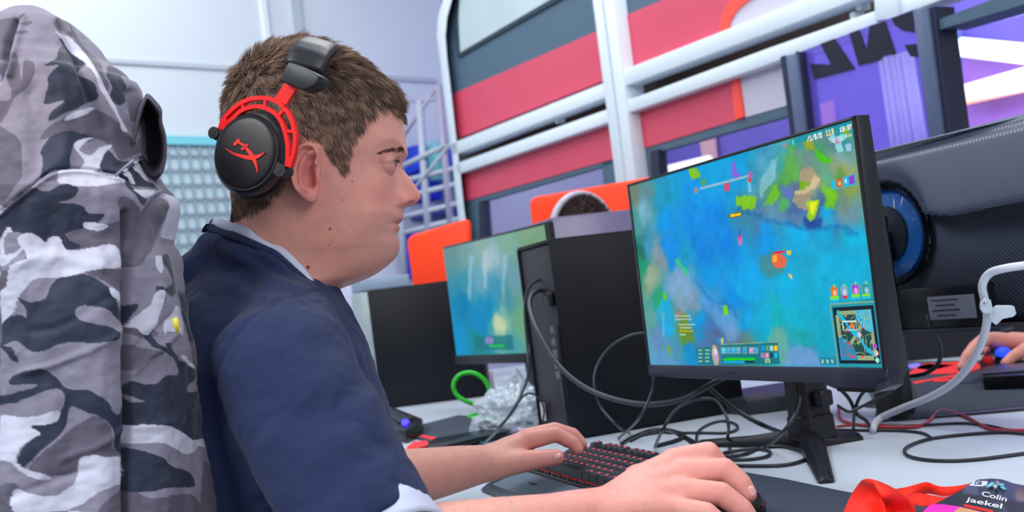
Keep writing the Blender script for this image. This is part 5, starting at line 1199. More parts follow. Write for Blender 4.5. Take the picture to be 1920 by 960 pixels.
# trunk as stacked oval sections: (centre, half width along the shoulders, half depth)
BF = N3([.94, .34, 0]); BR = N3([.34, -.94, 0])
def trunk(rows, mb):
    rings = []
    for c, hwid, hd, pw in rows:
        an = np.linspace(0, 2 * math.pi, 64, endpoint=False)
        rings.append([np.array(c) + BR * hwid * math.copysign(abs(math.cos(a)) ** (2 / pw), math.cos(a)) + BF * hd * math.copysign(abs(math.sin(a)) ** (2 / pw), math.sin(a)) for a in an])
    mb.add(*loft(rings))
trunk([((-.275, 1.150, 1.105), .060, .060, 2), ((-.282, 1.150, 1.085), .078, .078, 2), ((-.295, 1.150, 1.06), .115, .098, 2.1), ((-.300, 1.145, 1.03), .150, .112, 2.2), ((-.300, 1.145, .985), .180, .125, 2.3), ((-.298, 1.145, .92), .195, .134, 2.4), ((-.300, 1.145, .80), .190, .145, 2.3), ((-.310, 1.14, .68), .185, .150, 2.2), ((-.33, 1.13, .56), .180, .150, 2.2)], T)
hemR = Rel + (Rsh - Rel) * .10 + UP * .002
def sleeve(mb, S, E, r0, r1, hem):
    mb.add(*ball(S, [r0, r0, r0 * .95], 40, 24)); mb.add(*tube([S, (S + hem) / 2, hem], [r0, (r0 + r1) / 2 * 1.02, r1], 64, sub=4))
sleeve(T, Rsh + np.array([-.008, .004, -.003]), Rel, .068, .064, hemR + np.array([-.004, .002, 0]))
hemL = Lel + (Lsh - Lel) * .25
for c_, r_ in ((P(447, 492, 1.16), .043), (P(405, 535, 1.15), .050), (P(500, 520, 1.15), .055)): T.add(*ball(c_, r_, 32, 20))
NU = [(404, 414), (412, 409), (437, 417), (467, 427), (483, 442), (507, 457), (527, 463), (542, 475), (560, 493), (575, 510), (588, 528), (604, 546)]
NL = [(401, 422), (410, 421), (430, 427), (455, 440), (478, 451), (500, 462), (517, 471), (533, 485), (550, 502), (567, 518), (580, 532), (596, 552)]
def loop(px, out, dy=0):
    near_ = []
    bv_ = BVHTree.FromPolygons([Vector(v) for v in hw(headV)], [list(map(int, f)) for f in Fh])
    for x, y in px:
        h_ = bv_.ray_cast(Vector(CAM), Vector(N3(ray(x, y + dy)))); q = P(x, y + dy, 1.15) if h_[0] is None else np.array(h_[0])
        l_ = toloc(q); near_.append(l_)
    near_ = np.array(near_); near_[:, 1] = np.minimum(near_[:, 1], -.004)
    far = near_[::-1] * np.array([1, -1, 1]); L_ = np.concatenate([near_, far]); c_ = np.array([L_[:, 0].mean(), 0, 0]); o_ = (L_ - c_) * np.array([1, 1, 0]); o_ /= np.linalg.norm(o_, axis=1)[:, None]
    return hw(L_ + o_ * out)
low_ = loop(NL, .006, 14); cl_ = crom(low_, 4, True) - UP * .012
T.add(*tube(cl_, .013, 16, sub=1, closed=True))
sleeve(T, Lsh, Lel, .070, .070, hemL)
limb(T, [np.array([-.275, 1.15, 1.045]), Rsh + np.array([0, .01, 0])], [.066, .062], 32); limb(T, [np.array([-.275, 1.15, 1.045]), Lsh], [.066, .062], 32)
tee = mk('tee_shirt', T.V, T.F, None, None); remesh(tee, .0032, 22, .6)
def tw(V_, Nn):
    d = np.zeros(len(V_)); px = proj(V_); ax = Rel - Rsh; axn = N3(ax)
    for s_, amp, st_, sd in ((9, .0045, (1, 1, .7), 1.), (22, .0018, (1, 1, 1.2), 4.), (48, .0010, (1, 1, 1), 7.)): d += amp * fbm(V_ * np.array(st_), s_, 3, sd)
    rdg = 1 - np.abs(fbm(V_ * np.array([1, 1, .8]), 15, 2, 12.)) * 2.2; d -= .0014 * np.clip(rdg, 0, 1) ** 6
    # folds fanning from the neck over the shoulder blade
    cx, cy = 640, 560
    ang = np.arctan2(px[:, 1] - cy, px[:, 0] - cx); rr_ = np.hypot(px[:, 0] - cx, px[:, 1] - cy)
    fold = np.sin(ang * 26 + 1.6 * np.sin(rr_ / 60) + 1.2 * np.sin(ang * 5)) 
    wgt = np.exp(-((px[:, 0] - 470) / 120) ** 2 - ((px[:, 1] - 505) / 62) ** 2); d += .0024 * fold * wgt
    # seam of the sleeve and the hollow behind it
    seam = crom([(604, 541, 0), (570, 546, 0), (512, 569, 0), (466, 604, 0), (425, 651, 0), (399, 703, 0), (388, 760, 0), (398, 830, 0), (428, 900, 0), (455, 980, 0)], 6)[:, :2]
    dd = np.full(len(V_), 1e9)
    for a, b in zip(seam[:-1], seam[1:]):
        ab = b - a; tt = np.clip(((px - a) @ ab) / (ab @ ab), 0, 1); dd = np.minimum(dd, np.linalg.norm(px - a - tt[:, None] * ab, axis=1))
    near_ = V_[:, 1] < 1.14
    d -= .0022 * np.exp(-(dd / 3.5) ** 2) * near_; low = np.clip((px[:, 1] - 640) / 200, 0, 1)
    d -= .012 * low * np.exp(-(dd / 26) ** 2) * near_
    # soft diagonal drag lines on the sleeve
    q = px[:, 0] * .35 + px[:, 1]; wgt = np.exp(-((px[:, 0] - 620) / 110) ** 2 - ((px[:, 1] - 760) / 130) ** 2)
    d += .0022 * np.sin(q / 26 + 2 * np.sin(px[:, 0] / 55)) * wgt
    return d
wrinkle(tee, tw)
# open the shirt at the neck and at the sleeve ends
bm = bmesh.new(); bm.from_mesh(tee.data)
for el_, hm_, sh_ in ((Rel, hemR, Rsh), (Lel, hemL, Lsh)):
    ax = N3(np.array(hm_) - sh_); kill = [f for f in bm.faces if np.dot(np.array(f.calc_center_median()) - hm_, ax) > -.004 and np.linalg.norm(np.array(f.calc_center_median()) - hm_) < .11 and np.dot(np.array(f.calc_center_median()) - hm_, ax) < .1 and (np.linalg.norm(np.cross(np.array(f.calc_center_median()) - hm_, ax)) < .074)]
    bmesh.ops.delete(bm, geom=kill, context='FACES')
bm.to_mesh(tee.data); bm.free()
tee.data.materials.append(m_tee); setpar(tee, person)
sm = tee.modifiers.new('thick', 'SOLIDIFY'); sm.thickness = .0016; sm.offset = -1; bake(tee)
# ribbed neckline and the pale undershirt showing inside it
m_rib = mat('navy_rib', rgb(28, 42, 78), .9, var=.12, vscale=220, bump=.5, bscale=500)
m_und = mat('undershirt', rgb(196, 202, 226), .9, var=.03, bump=.15, bscale=900)
def band(name, up_px, lo_px, o1, o2, th, m, dyu=0, dyl=0):
    a_ = crom(loop(up_px, o1, dyu), 8, True); b_ = crom(loop(lo_px, o2, dyl), 8, True); ce = a_.mean(0); rings = []
    for p, q in zip(a_, b_):
        o_ = N3((q - ce) * [1, 1, 0]); rings.append([p, p + o_ * th * .7 + UP * .0006, p * .5 + q * .5 + o_ * th * 1.3, q + o_ * th, q])
    rings.append(rings[0]); v_, f_ = loft(rings, cap=False); return mk(name, v_, f_, m, person)
band('undershirt_collar', NU, NL, .0012, .0035, .0016, m_und, 0, 5)
band('neckband', NL, NL, .004, .0075, .0028, m_rib, 0, 13)
# undershirt sleeve peeping below the near hem
ax = N3(Rel - Rsh); u_ = N3(np.cross(ax, [0, 0, 1])); v2 = np.cross(ax, u_); rings = []
for t_, r_ in ((-.03, .056), (-.008, .060), (.003, .0625), (.009, .0635)):
    ring = []
    for a in np.linspace(0, 2 * math.pi, 64, endpoint=False):
        fl = 1 + .05 * math.sin(3 * a + 1) + .02 * math.sin(7 * a); ring.append(hemR + np.array([-.004, .002, 0]) + ax * (t_ + (.004 * math.sin(2 * a) if t_ > 0 else 0)) + (u_ * math.cos(a) + v2 * math.sin(a)) * r_ * fl)
    rings.append(ring)
us = mk('undershirt_sleeve', *loft(rings, cap=False), m_und, person); s_ = us.modifiers.new('t', 'SOLIDIFY'); s_.thickness = .002; bake(us)
# trousers
J = MB(); trunk([((-.33, 1.13, .50), .17, .14, 2.2), ((-.335, 1.13, .58), .185, .155, 2.2), ((-.33, 1.13, .66), .178, .146, 2.2)], J)
for h_, k_ in ((hipR, kR), (hipL, kL)): limb(J, [h_, k_], [.095, .070]); limb(J, [k_, k_ + np.array([.0, 0, -.40])], [.068, .052])
jn = mk('trousers', J.V, J.F, None, None); remesh(jn, .012, 6); jn.data.materials.append(mat('denim', rgb(34, 38, 52), .9, var=.1)); setpar(jn, person)
for k_ in (kR, kL):
    s = MB(); limb(s, [k_ + np.array([-.03, 0, -.475]), k_ + np.array([.08, .01, -.485]), k_ + np.array([.19, .03, -.495])], [.045, .042, .035]); so = mk('shoe', s.V, s.F, None, None); remesh(so, .008, 4); so.data.materials.append(mat('shoe_black', rgb(24, 24, 28), .6)); setpar(so, person)
# fingernails
m_nail = mat('nail', rgb(236, 180, 178), .25, var=.02, coat=.4)
def nail(px, py, D, ex, ey, w_, l_):
    c = P(px, py, D); O_ = c; X_ = P(px + ex[0], py + ex[1], D) - c; X_ = N3(X_); nn_ = N3(CAM - c) * .8 + UP * .6; nn_ = N3(nn_ - X_ * np.dot(nn_, X_)); Y_ = np.cross(nn_, X_); rings = []
    for i in range(9):
        tt = -1 + 2 * i / 8; ww = math.sqrt(max(1 - abs(tt) ** 3, .05)); rings.append([O_ + X_ * l_ * tt + Y_ * w_ * ww * math.sin(a) + nn_ * w_ * (math.cos(a) - .75) for a in np.linspace(-1.0, 1.0, 9)] + [O_ + X_ * l_ * tt + Y_ * w_ * ww * math.sin(a) + nn_ * (w_ * (math.cos(a) - .75) - .0012) for a in np.linspace(1.0, -1.0, 9)])
    mk('fingernail', *loft(rings), m_nail, person)
nail(1043, 854, 1.4055, (10, -1), 0, .0062, .0066); nail(1410, 921, 1.079, (5, 12), 0, .0050, .0056)
# ================================================================ gaming chair and the camouflage jacket over it
m_ch = mat('chair_black', rgb(28, 30, 36), .6, var=.05)
chair = thing('gaming_chair', 'black gaming chair under the player, hidden beneath the camouflage jacket', 'chair', (-.42, 1.10, 0))
b_ = MB(); b_.add(*box([-.36, 1.12, .445], BF * .25, BR * .26, UP * .045)); b_.build('seat', m_ch, chair, bevel=.02)
b_ = MB(); rings = []
for z, w_, t_, bk in ((.48, .20, .035, 0), (.8, .19, .03, .02), (1.1, .17, .028, .05)): 
    c = np.array([-.60, 1.03, z]) - BF * bk; rings.append([c - BR * w_ - BF * t_, c + BR * w_ - BF * t_, c + BR * w_ + BF * t_, c - BR * w_ + BF * t_])
b_.add(*loft(rings)); b_.build('backrest', m_ch, chair, bevel=.015)
mk('gas_lift', *tube([(-.36, 1.12, .09), (-.36, 1.12, .40)], .028, 20, sub=1), m_ch, chair)
for k in range(5):
    a = k * 2 * math.pi / 5 + .3; e = np.array([-.36 + .28 * math.cos(a), 1.12 + .28 * math.sin(a), .07]); mk('leg', *tube([(-.36, 1.12, .10), e], [.028, .018], 12, sub=1), m_ch, chair); mk('caster', *ball(e - UP * .038, .03, 16, 10), m_ch, chair)

edge_r = [(66, 14), (84, 18), (112, 33), (135, 43), (155, 62), (170, 82), (187, 110), (205, 125), (220, 142), (236, 152), (244, 175), (246, 215), (250, 262), (258, 292), (284, 335), (304, 360), (317, 377), (317, 402), (310, 448), (318, 468), (326, 495), (332, 532), (340, 575), (346, 622), (353, 672), (359, 722), (372, 800), (386, 870), (404, 955), (415, 1010), (430, 1080)]
edge_l = [(62, 14), (30, 19), (8, 33), (-10, 45), (-30, 70), (-50, 110), (-65, 160), (-80, 250), (-95, 400), (-105, 600), (-115, 800), (-120, 1080)]
ys = np.concatenate([np.linspace(14.2, 24, 10)[:-1], np.linspace(24, 1078, 640)])
er = crom(np.c_[np.array(edge_r, float), np.zeros(len(edge_r))], 8); el_ = crom(np.c_[np.array(edge_l, float), np.zeros(len(edge_l))], 8)
XR = np.interp(ys, np.maximum.accumulate(er[:, 1]), er[:, 0]); XL = np.interp(ys, np.maximum.accumulate(el_[:, 1]), el_[:, 0])
NTj = 560; tj = np.linspace(0, 2 * math.pi, NTj, endpoint=False); tj = tj + .55 * np.sin(tj - math.pi / 2 + math.pi) * 0
# denser towards the camera side: t = -pi/2 faces it
sj = np.linspace(-1, 1, NTj, endpoint=False); tj = -math.pi / 2 + math.pi * (np.sign(sj) * (0.66 * np.abs(sj) + .34 * np.abs(sj) ** 3))
rows = []
for y, xl, xr in zip(ys, XL, XR):
    a, b = P(xl, y, .965), P(xr, y, .965); c = (a + b) / 2; h = (b - a) / 2; hl_n = np.linalg.norm(h); dpt = min(.095, hl_n * .9 + .004)
    cs, sn = np.cos(tj), np.sin(tj); ex = 2 / 2.5
    rows.append(c + h * (np.sign(cs) * np.abs(cs) ** ex)[:, None] + np.array([0, dpt, 0]) * (np.sign(sn) * np.abs(sn) ** ex)[:, None])
JV = np.concatenate(rows); NJ = len(ys)
ii = np.arange(NJ - 1)[:, None] * NTj; jj = np.arange(NTj)[None]; j2 = (jj + 1) % NTj
JF = np.stack([ii + jj, ii + NTj + jj, ii + NTj + j2, ii + j2], -1).reshape(-1, 4)
jpx = proj(JV); cgrid = JV.reshape(NJ, NTj, 3).mean(1)[:, None]; out = (JV.reshape(NJ, NTj, 3) - cgrid); out = (out / (np.linalg.norm(out, axis=2, keepdims=True) + 1e-9)).reshape(-1, 3)
front = (JV[:, 1] < .965)
def polyd(px, line):
    d = np.full(len(px), 1e9)
    for a, b in zip(line[:-1], line[1:]):
        ab = b - a; tt = np.clip(((px - a) @ ab) / (ab @ ab), 0, 1); d = np.minimum(d, np.linalg.norm(px - a - tt[:, None] * ab, axis=1))
    return d
cr2 = lambda pts, closed=False: crom(np.c_[np.array(pts, float), np.zeros(len(pts))], 7, closed)[:, :2]
disp = np.zeros(len(JV)); X_, Y_ = jpx[:, 0], jpx[:, 1]
def fold(pts, w_, amp, side=0):
    l_ = cr2(pts); d = polyd(jpx, l_); g = np.exp(-(d / w_) ** 2); return amp * g * front
disp += fold([(234, 400), (233, 520), (232, 640), (233, 760), (235, 880), (236, 990)], 7, -.016)
disp += np.where(front, .010 * np.exp(-((X_ - 195) / 42) ** 2) * np.clip((Y_ - 380) / 100, 0, 1), 0)
disp += np.where(front, .010 * np.exp(-((X_ - 290) / 40) ** 2) * np.clip((Y_ - 420) / 100, 0, 1), 0)
disp += fold([(130, 60), (168, 130), (190, 190), (212, 240), (246, 290)], 8, .0065) + fold([(115, 45), (145, 110), (160, 170), (185, 235)], 10, -.006)
disp += fold([(30, 40), (22, 80), (8, 120), (-5, 150)], 7, -.009) + fold([(44, 30), (30, 90), (18, 140)], 7, .004)
disp += fold([(0, 396), (50, 356), (90, 326), (130, 316), (180, 320), (230, 332), (262, 352)], 2.5, -.0035) + fold([(0, 404), (50, 364), (92, 333), (132, 322), (180, 326), (230, 340)], 4, .0022)
disp += fold([(218, 328), (240, 308), (252, 298)], 3, .004) + fold([(240, 480), (268, 430), (300, 380), (312, 370)], 9, -.008) + fold([(250, 250), (242, 215), (236, 175)], 9, -.007)
disp += fold([(60, 180), (80, 260), (60, 330)], 16, -.003) + fold([(110, 200), (120, 280), (90, 320)], 14, .003)
for pts, w_, a_ in (([(40, 700), (110, 680), (190, 640), (228, 610)], 7, .0022), ([(120, 860), (190, 830), (228, 800)], 8, .0022), ([(60, 620), (120, 610), (190, 560)], 9, -.0018), ([(240, 700), (290, 650), (318, 620)], 7, .0030), ([(245, 660), (280, 620), (300, 600)], 6, -.0025), ([(250, 800), (310, 790), (350, 760)], 10, .002), ([(20, 500), (90, 480), (180, 500)], 12, .002), ([(30, 930), (100, 900), (170, 880)], 9, -.0018)): disp += fold(pts, w_, a_)
sub_ = slice(None)
nzv = noise2((JV[:, 0] + JV[:, 1]) * 14 + 5, JV[:, 2] * 9 + 30, 51, 4) * .0060 + noise2((JV[:, 0] + JV[:, 1] * .6) * 45 + 5, JV[:, 2] * 60 + 30, 52, 3) * .0010
disp += nzv * np.clip((Y_ - 14) / 60, 0, 1)
JV2 = JV + out * disp[:, None]
cols = dict(b=rgb(134, 130, 150), m=rgb(92, 88, 106), n=rgb(32, 42, 66), l=rgb(204, 206, 226))
n1 = noise2(JV[:, 0] * 16 + 40, JV[:, 2] * 20, 61, 2); n2c = noise2(JV[:, 0] * 15 + 10, JV[:, 2] * 22 + 9, 62, 2); n3 = noise2(JV[:, 0] * 17, JV[:, 2] * 24 + 19, 63, 2)
JC = np.tile(np.array(cols['b']), (len(JV), 1)); JC[n1 > .25] = cols['m']; JC[n2c > .38] = cols['l']; JC[n3 > .3] = cols['n']
fm = front & (Y_ < 958) & (X_ > -6); JC[fm] = cols['b']
A_s = [ # y0 = 0, twice the photo scale
 ('m', [(60, 205), (72, 250), (80, 300), (88, 250), (95, 230), (130, 235), (130, 290), (110, 330), (70, 360), (40, 420), (0, 480), (-20, 480), (-20, 390), (40, 380), (50, 340), (30, 290), (40, 230)]),
 ('m', [(-20, 500), (50, 505), (80, 530), (92, 580), (85, 640), (60, 700), (20, 760), (-20, 790)]),
 ('m', [(220, 68), (270, 85), (310, 140), (345, 190), (380, 260), (402, 320), (380, 350), (350, 260), (310, 180), (250, 120), (225, 90)]),
 ('m', [(150, 520), (190, 470), (260, 440), (350, 410), (420, 490), (480, 570), (440, 600), (400, 550), (330, 520), (240, 500), (180, 520)]),
 ('m', [(440, 760), (470, 740), (540, 790), (555, 850), (500, 920), (450, 990), (290, 990), (255, 890), (320, 850), (370, 850), (450, 820)]),
 ('m', [(590, 770), (634, 745), (632, 800), (600, 880), (520, 990), (460, 990), (520, 880), (560, 820)]),
 ('m', [(60, 130), (110, 120), (100, 132), (70, 140)]), ('m', [(80, 90), (118, 76), (110, 92), (84, 96)]), ('m', [(-20, 90), (20, 70), (70, 60), (100, 50), (60, 110), (45, 160), (20, 210), (0, 220), (-20, 200)]),
 ('m', [(350, 200), (372, 225), (380, 250), (366, 270), (350, 240)]),
 ('n', [(225, 145), (260, 140), (290, 165), (300, 200), (315, 240), (300, 275), (340, 310), (355, 350), (350, 380), (300, 395), (250, 420), (200, 450), (182, 450), (190, 425), (232, 385), (170, 398), (166, 370), (180, 300), (200, 270), (215, 250), (170, 250), (200, 225), (215, 190), (235, 170)]),
 ('n', [(180, 525), (215, 500), (260, 500), (300, 510), (348, 525), (320, 540), (280, 540), (255, 590), (262, 632), (200, 642), (150, 670), (160, 620), (155, 590), (150, 570)]),
 ('n', [(395, 560), (430, 600), (480, 610), (520, 640), (560, 680), (590, 712), (560, 700), (510, 690), (450, 655), (400, 645), (365, 620), (360, 600), (380, 580)]),
 ('n', [(120, 705), (170, 720), (220, 700), (275, 695), (292, 710), (270, 740), (214, 762), (260, 758), (310, 775), (330, 800), (388, 805), (370, 830), (320, 850), (270, 870), (255, 890), (300, 920), (240, 935), (190, 895), (160, 920), (130, 960), (90, 990), (110, 900), (60, 870), (10, 890), (-20, 880), (-20, 830), (20, 790), (60, 750)]),
 ('n', [(400, 250), (440, 285), (458, 340), (460, 375), (430, 398), (398, 380), (395, 360), (412, 330), (400, 290)]), ('n', [(455, 650), (530, 720), (560, 745), (550, 768), (520, 740), (470, 690)]), ('n', [(400, 245), (430, 265), (442, 285), (420, 275)]),
 ('l', [(235, 640), (300, 635), (360, 650), (430, 665), (474, 690), (400, 690), (330, 700), (250, 695), (215, 690), (215, 650)]),
 ('l', [(210, 120), (240, 120), (290, 165), (330, 220), (370, 290), (400, 380), (432, 485), (412, 482), (380, 400), (345, 300), (310, 230), (250, 140)]),
 ('l', [(270, 550), (300, 528), (345, 526), (312, 540), (292, 565), (330, 580), (370, 555), (408, 550), (380, 580), (355, 638), (300, 630), (310, 600)]),
 ('l', [(230, 455), (270, 420), (350, 405), (330, 425), (270, 450)]), ('l', [(310, 835), (340, 832), (398, 850), (370, 865), (320, 855)]), ('l', [(130, 990), (170, 910), (220, 890), (250, 930), (280, 935), (270, 990)]),
 ('l', [(445, 640), (470, 640), (518, 685), (500, 680)]), ('l', [(510, 710), (582, 715), (555, 740)]), ('l', [(480, 620), (510, 610), (585, 690), (560, 680)]), ('l', [(465, 400), (500, 470), (500, 510), (480, 525), (470, 440)]),
 ('l', [(-20, 770), (10, 770), (0, 790), (-20, 800)]), ('l', [(-20, 930), (30, 850), (50, 880), (100, 880), (95, 920), (60, 960), (30, 990), (-20, 990)]), ('b', [(40, 870), (100, 880), (108, 900), (60, 940), (20, 960), (10, 900)])]
B_s = [ # y0 = 480
 ('m', [(340, 600), (400, 640), (415, 715), (468, 720), (468, 745), (370, 745), (300, 770), (280, 815), (200, 818), (110, 790), (200, 700), (270, 650)]), ('m', [(470, 340), (540, 350), (585, 372), (540, 388), (470, 430)]), ('m', [(-20, 55), (40, 60), (45, 90), (10, 130), (-20, 130)]),
 ('m', [(370, 930), (470, 870), (540, 905), (700, 890), (740, 990), (370, 990)]), ('m', [(745, 770), (780, 820), (820, 990), (760, 990), (740, 880)]), ('m', [(320, 60), (440, 55), (468, 100), (468, 190), (400, 110)]), ('m', [(470, 250), (560, 270), (560, 300), (470, 290)]), ('m', [(-20, 880), (60, 850), (90, 900), (60, 990), (-20, 990)]),
 ('n', [(230, 80), (320, 70), (380, 110), (430, 190), (462, 250), (440, 250), (380, 200), (310, 185), (275, 210), (300, 245), (360, 255), (420, 290), (400, 318), (300, 320), (220, 330), (120, 362), (60, 320), (-20, 335), (-20, 240), (60, 225), (92, 235), (90, 200), (60, 160), (110, 175), (170, 160), (190, 110)]),
 ('n', [(40, 450), (100, 428), (170, 428), (215, 460), (250, 490), (330, 505), (380, 540), (410, 580), (430, 588), (440, 530), (468, 505), (468, 725), (420, 715), (410, 650), (380, 615), (330, 590), (270, 570), (250, 640), (200, 690), (140, 740), (90, 795), (75, 760), (90, 710), (135, 665), (80, 650), (100, 630), (190, 630), (230, 590), (245, 530), (220, 500), (130, 520), (50, 550), (-20, 565), (-20, 530), (60, 510), (130, 490), (120, 478), (35, 485)]),
 ('n', [(472, 480), (560, 480), (600, 450), (640, 445), (635, 400), (580, 340), (600, 330), (660, 390), (700, 420), (735, 500), (760, 600), (752, 690), (715, 698), (640, 650), (560, 630), (472, 640)]), ('b', [(680, 500), (712, 455), (724, 505)]), ('b', [(472, 520), (520, 545), (480, 545)]),
 ('n', [(470, 735), (520, 730), (570, 750), (620, 790), (690, 810), (716, 840), (705, 865), (600, 870), (520, 880), (470, 872)]), ('n', [(-20, 340), (40, 345), (68, 395), (40, 390), (20, 362)]), ('n', [(560, 120), (590, 125), (580, 200), (565, 210)]), ('n', [(598, 0), (640, 0), (658, 90), (650, 140), (610, 155), (590, 120), (630, 95), (600, 40)]), ('n', [(470, 190), (512, 185), (470, 265)]), ('n', [(540, 270), (556, 270), (566, 330), (620, 380), (560, 350), (545, 320)]),
 ('l', [(45, 40), (100, 10), (60, -60), (120, -90), (180, -40), (240, -20), (400, -40), (440, 10), (436, 48), (380, 50), (300, 65), (200, 85), (130, 85), (90, 130), (60, 160), (40, 210), (0, 240), (-20, 250), (-20, 150), (20, 110)]),
 ('l', [(385, 115), (420, 130), (462, 160), (440, 168), (400, 150)]), ('l', [(-20, 612), (100, 605), (220, 585), (200, 630), (110, 640), (150, 665), (90, 700), (75, 750), (110, 800), (190, 825), (150, 838), (90, 810), (60, 770), (-20, 750)]),
 ('l', [(300, 760), (370, 745), (468, 765), (468, 855), (420, 860), (350, 890), (300, 930), (230, 960), (80, 965), (60, 890), (80, 872), (120, 890), (190, 895), (240, 880), (290, 830)]), ('l', [(480, 260), (530, 200), (565, 130), (587, 140), (570, 230), (550, 290), (510, 270)]),
 ('l', [(470, 640), (560, 630), (640, 650), (717, 705), (690, 748), (640, 730), (560, 700), (470, 705)]), ('l', [(590, 250), (640, 185), (668, 200), (676, 290), (600, 280), (585, 300)]), ('l', [(655, 370), (690, 380), (708, 425)]), ('l', [(570, 0), (600, 0), (580, 60), (568, 40)]), ('l', [(690, 700), (760, 690), (770, 760), (750, 720)])]
jx, jy = X_ + noise2(X_ * .03, Y_ * .03, 71, 2) * 3.0, Y_ + noise2(X_ * .03 + 9, Y_ * .03, 72, 2) * 3.0
for y0, S_ in ((0, A_s), (480, B_s)):
    for k_, pts in S_:
        p_ = cr2([(x / 2, y / 2 + y0) for x, y in pts], True); bb = (jx > p_[:, 0].min()) & (jx < p_[:, 0].max()) & (jy > p_[:, 1].min()) & (jy < p_[:, 1].max()) & fm
        ids = np.where(bb)[0]; i_ = ids[inpoly(jx[ids], jy[ids], p_)]; JC[i_] = cols[k_]
jacket = thing('jacket', 'grey and navy camouflage jacket draped over the tall chair back at the left', 'jacket', (-.42, .965, 0))
m_jk = mat('camouflage_cloth', rough=.72, var=.03, vscale=60, bump=.15, bscale=1600, bdist=.0004, attr='Col', sheen=.2)
jk = mk('shell', JV2, JF, m_jk, jacket, attr=JC)
# dark open hood lining at its right shoulder
m_hd = mat('lining_dark', rgb(46, 42, 54), .85, var=.15, vscale=80, bump=.2, bscale=900); m_hr = mat('hood_cloth', rgb(82, 78, 98), .75, var=.25, vscale=18)
rim = [(262, 210), (270, 184), (278, 177), (292, 190), (303, 206), (304, 228), (311, 255), (312, 290), (306, 320), (292, 336), (276, 326), (262, 300), (252, 280), (250, 250)]
cen = np.array([276, 258.]); rings = []
for s_, D_0 in ((1.0, .985), (1.02, .962), (1.0, .948), (.90, .945), (.80, .955), (.62, .985), (.4, .995)):
    rings.append(crom([P(cen[0] + (x - cen[0]) * s_, cen[1] + (y - cen[1]) * s_, D_0) for x, y in rim], 5, True))
hd = mk('hood', *loft(rings), m_hr, jacket); hd.data.materials.append(m_hd)
nfr = len(rings[0])
for p_ in hd.data.polygons:
    if p_.index >= 2.6 * nfr: p_.material_index = 1
mk('hood_tie', *tube([P(250, 270, .935), P(262, 212, .93), P(272, 186, .93)], .0016, 8, sub=6), m_hr, jacket)
mk('yellow_badge', *prism([P(x, y, .872) for x, y in ((323, 598), (331, 594), (337, 606), (336, 624), (330, 624), (325, 612))], N3([0.3, -1, 0]), .002), mat('yellow_thread', rgb(224, 206, 60), .6, var=.2, vscale=300), jacket)
mk('cord_loop', *tube([P(217, 330, .868), P(232, 316, .866), P(251, 300, .868)], .0011, 8, sub=4), mat('reflective_cord', rgb(150, 158, 176), .4), jacket)
# ================================================================ headset
hs = thing('headset', 'black and red over-ear headset with a red crossed emblem worn by the player', 'headset', hw(np.array([0, 0, 0.1])))
m_hb = mat('headset_black', rgb(26, 30, 38), .42, var=.04, bump=.1, bscale=1500, bdist=.0002)
m_hp = mat('cup_plate', rgb(20, 23, 30), .46, var=.04, bump=.15, bscale=2500, bdist=.0002)
m_hr_ = mat('fork_red', rgb(232, 20, 24), .30, metal=.2, var=.03)
m_lr = mat('logo_red', rgb(232, 40, 34), .45)
m_le = mat('leatherette', rgb(34, 36, 44), .40, var=.08, vscale=60, bump=.3, bscale=400, bdist=.0006)
m_cs = mat('cushion', rgb(18, 19, 24), .5, var=.06, bump=.3, bscale=300, bdist=.0008)
cn_ = N3([-.34, -.94, .06]); cC = P(462, 286, 1.020)
def cpx(x, y, off=0.): return hit(x, y, cC + cn_ * off, cn_)
def ell(cx, cy, a, b, tilt, off, n=72):
    t_ = R_(tilt); out = []
    for q in np.linspace(0, 2 * math.pi, n, endpoint=False):
        u, v = b * math.cos(q), a * math.sin(q); out.append(cpx(cx + u * math.cos(t_) - v * math.sin(t_), cy + u * math.sin(t_) + v * math.cos(t_), off))
    return out
def both(name, V_, F_, m, sharp=None, mirror=True):
    o = mk(name, V_, F_, m, hs, True, sharp=sharp)
    if mirror:
        V_ = np.asarray(V_, float); l_ = np.stack([(V_ - HO) @ HF, -((V_ - HO) @ HL), V_[:, 2] - HO[2]], 1); mk(name, hw(l_), [tuple(f)[::-1] for f in F_], m, hs, True, sharp=sharp)
    return o
pe = (461.7, 286.4, 67.5, 54, 13)
rings = [ell(pe[0], pe[1], pe[2] * s_, pe[3] * s_, 13, o_) for s_, o_ in ((.02, .0022), (.3, .0021), (.6, .0017), (.85, .0009), (.96, .0002), (.985, -.0004), (1.0, -.0012))]
both('plate', *loft(rings), m_hp)
body_r = [ell(pe[0], pe[1], 68.5, 55, 13, -.0012), ell(462, 286.5, 71, 57.5, 13, -.0008), ell(463, 287, 73.5, 60, 14, -.0025), ell(466, 288, 77, 64, 15, -.009), ell(470, 289, 80, 68, 17, -.017), ell(473, 290, 80, 68, 18, -.024), ell(476, 290, 76, 64, 18, -.027), ell(477, 290, 60, 48, 18, -.027)]
both('ear_cup', *loft(body_r), m_hb, 60)
cs_r = [ell(478, 290, 66, 54, 18, -.026), ell(480, 291, 80, 66, 18, -.029), ell(482, 291, 84, 70, 18, -.035), ell(484, 291, 82, 69, 18, -.043), ell(486, 291, 72, 60, 18, -.048), ell(487, 291, 56, 44, 18, -.047)]
both('ear_cushion', *loft(cs_r), m_cs)
z6 = lambda L_: [(390 + x / 4.572, 170 + y / 4.572) for x, y in L_]
oute = z6([(96, 326), (128, 245), (188, 176), (266, 112), (352, 72), (440, 60), (528, 68), (596, 100), (650, 148), (692, 205), (722, 285), (740, 380), (738, 470), (722, 560), (694, 650)])
inne = z6([(118, 330), (158, 286), (208, 236), (268, 182), (334, 148), (402, 134), (470, 142), (540, 172), (590, 214), (630, 278), (658, 360), (676, 450), (680, 540), (676, 600), (674, 650)])
O_f = -.0035
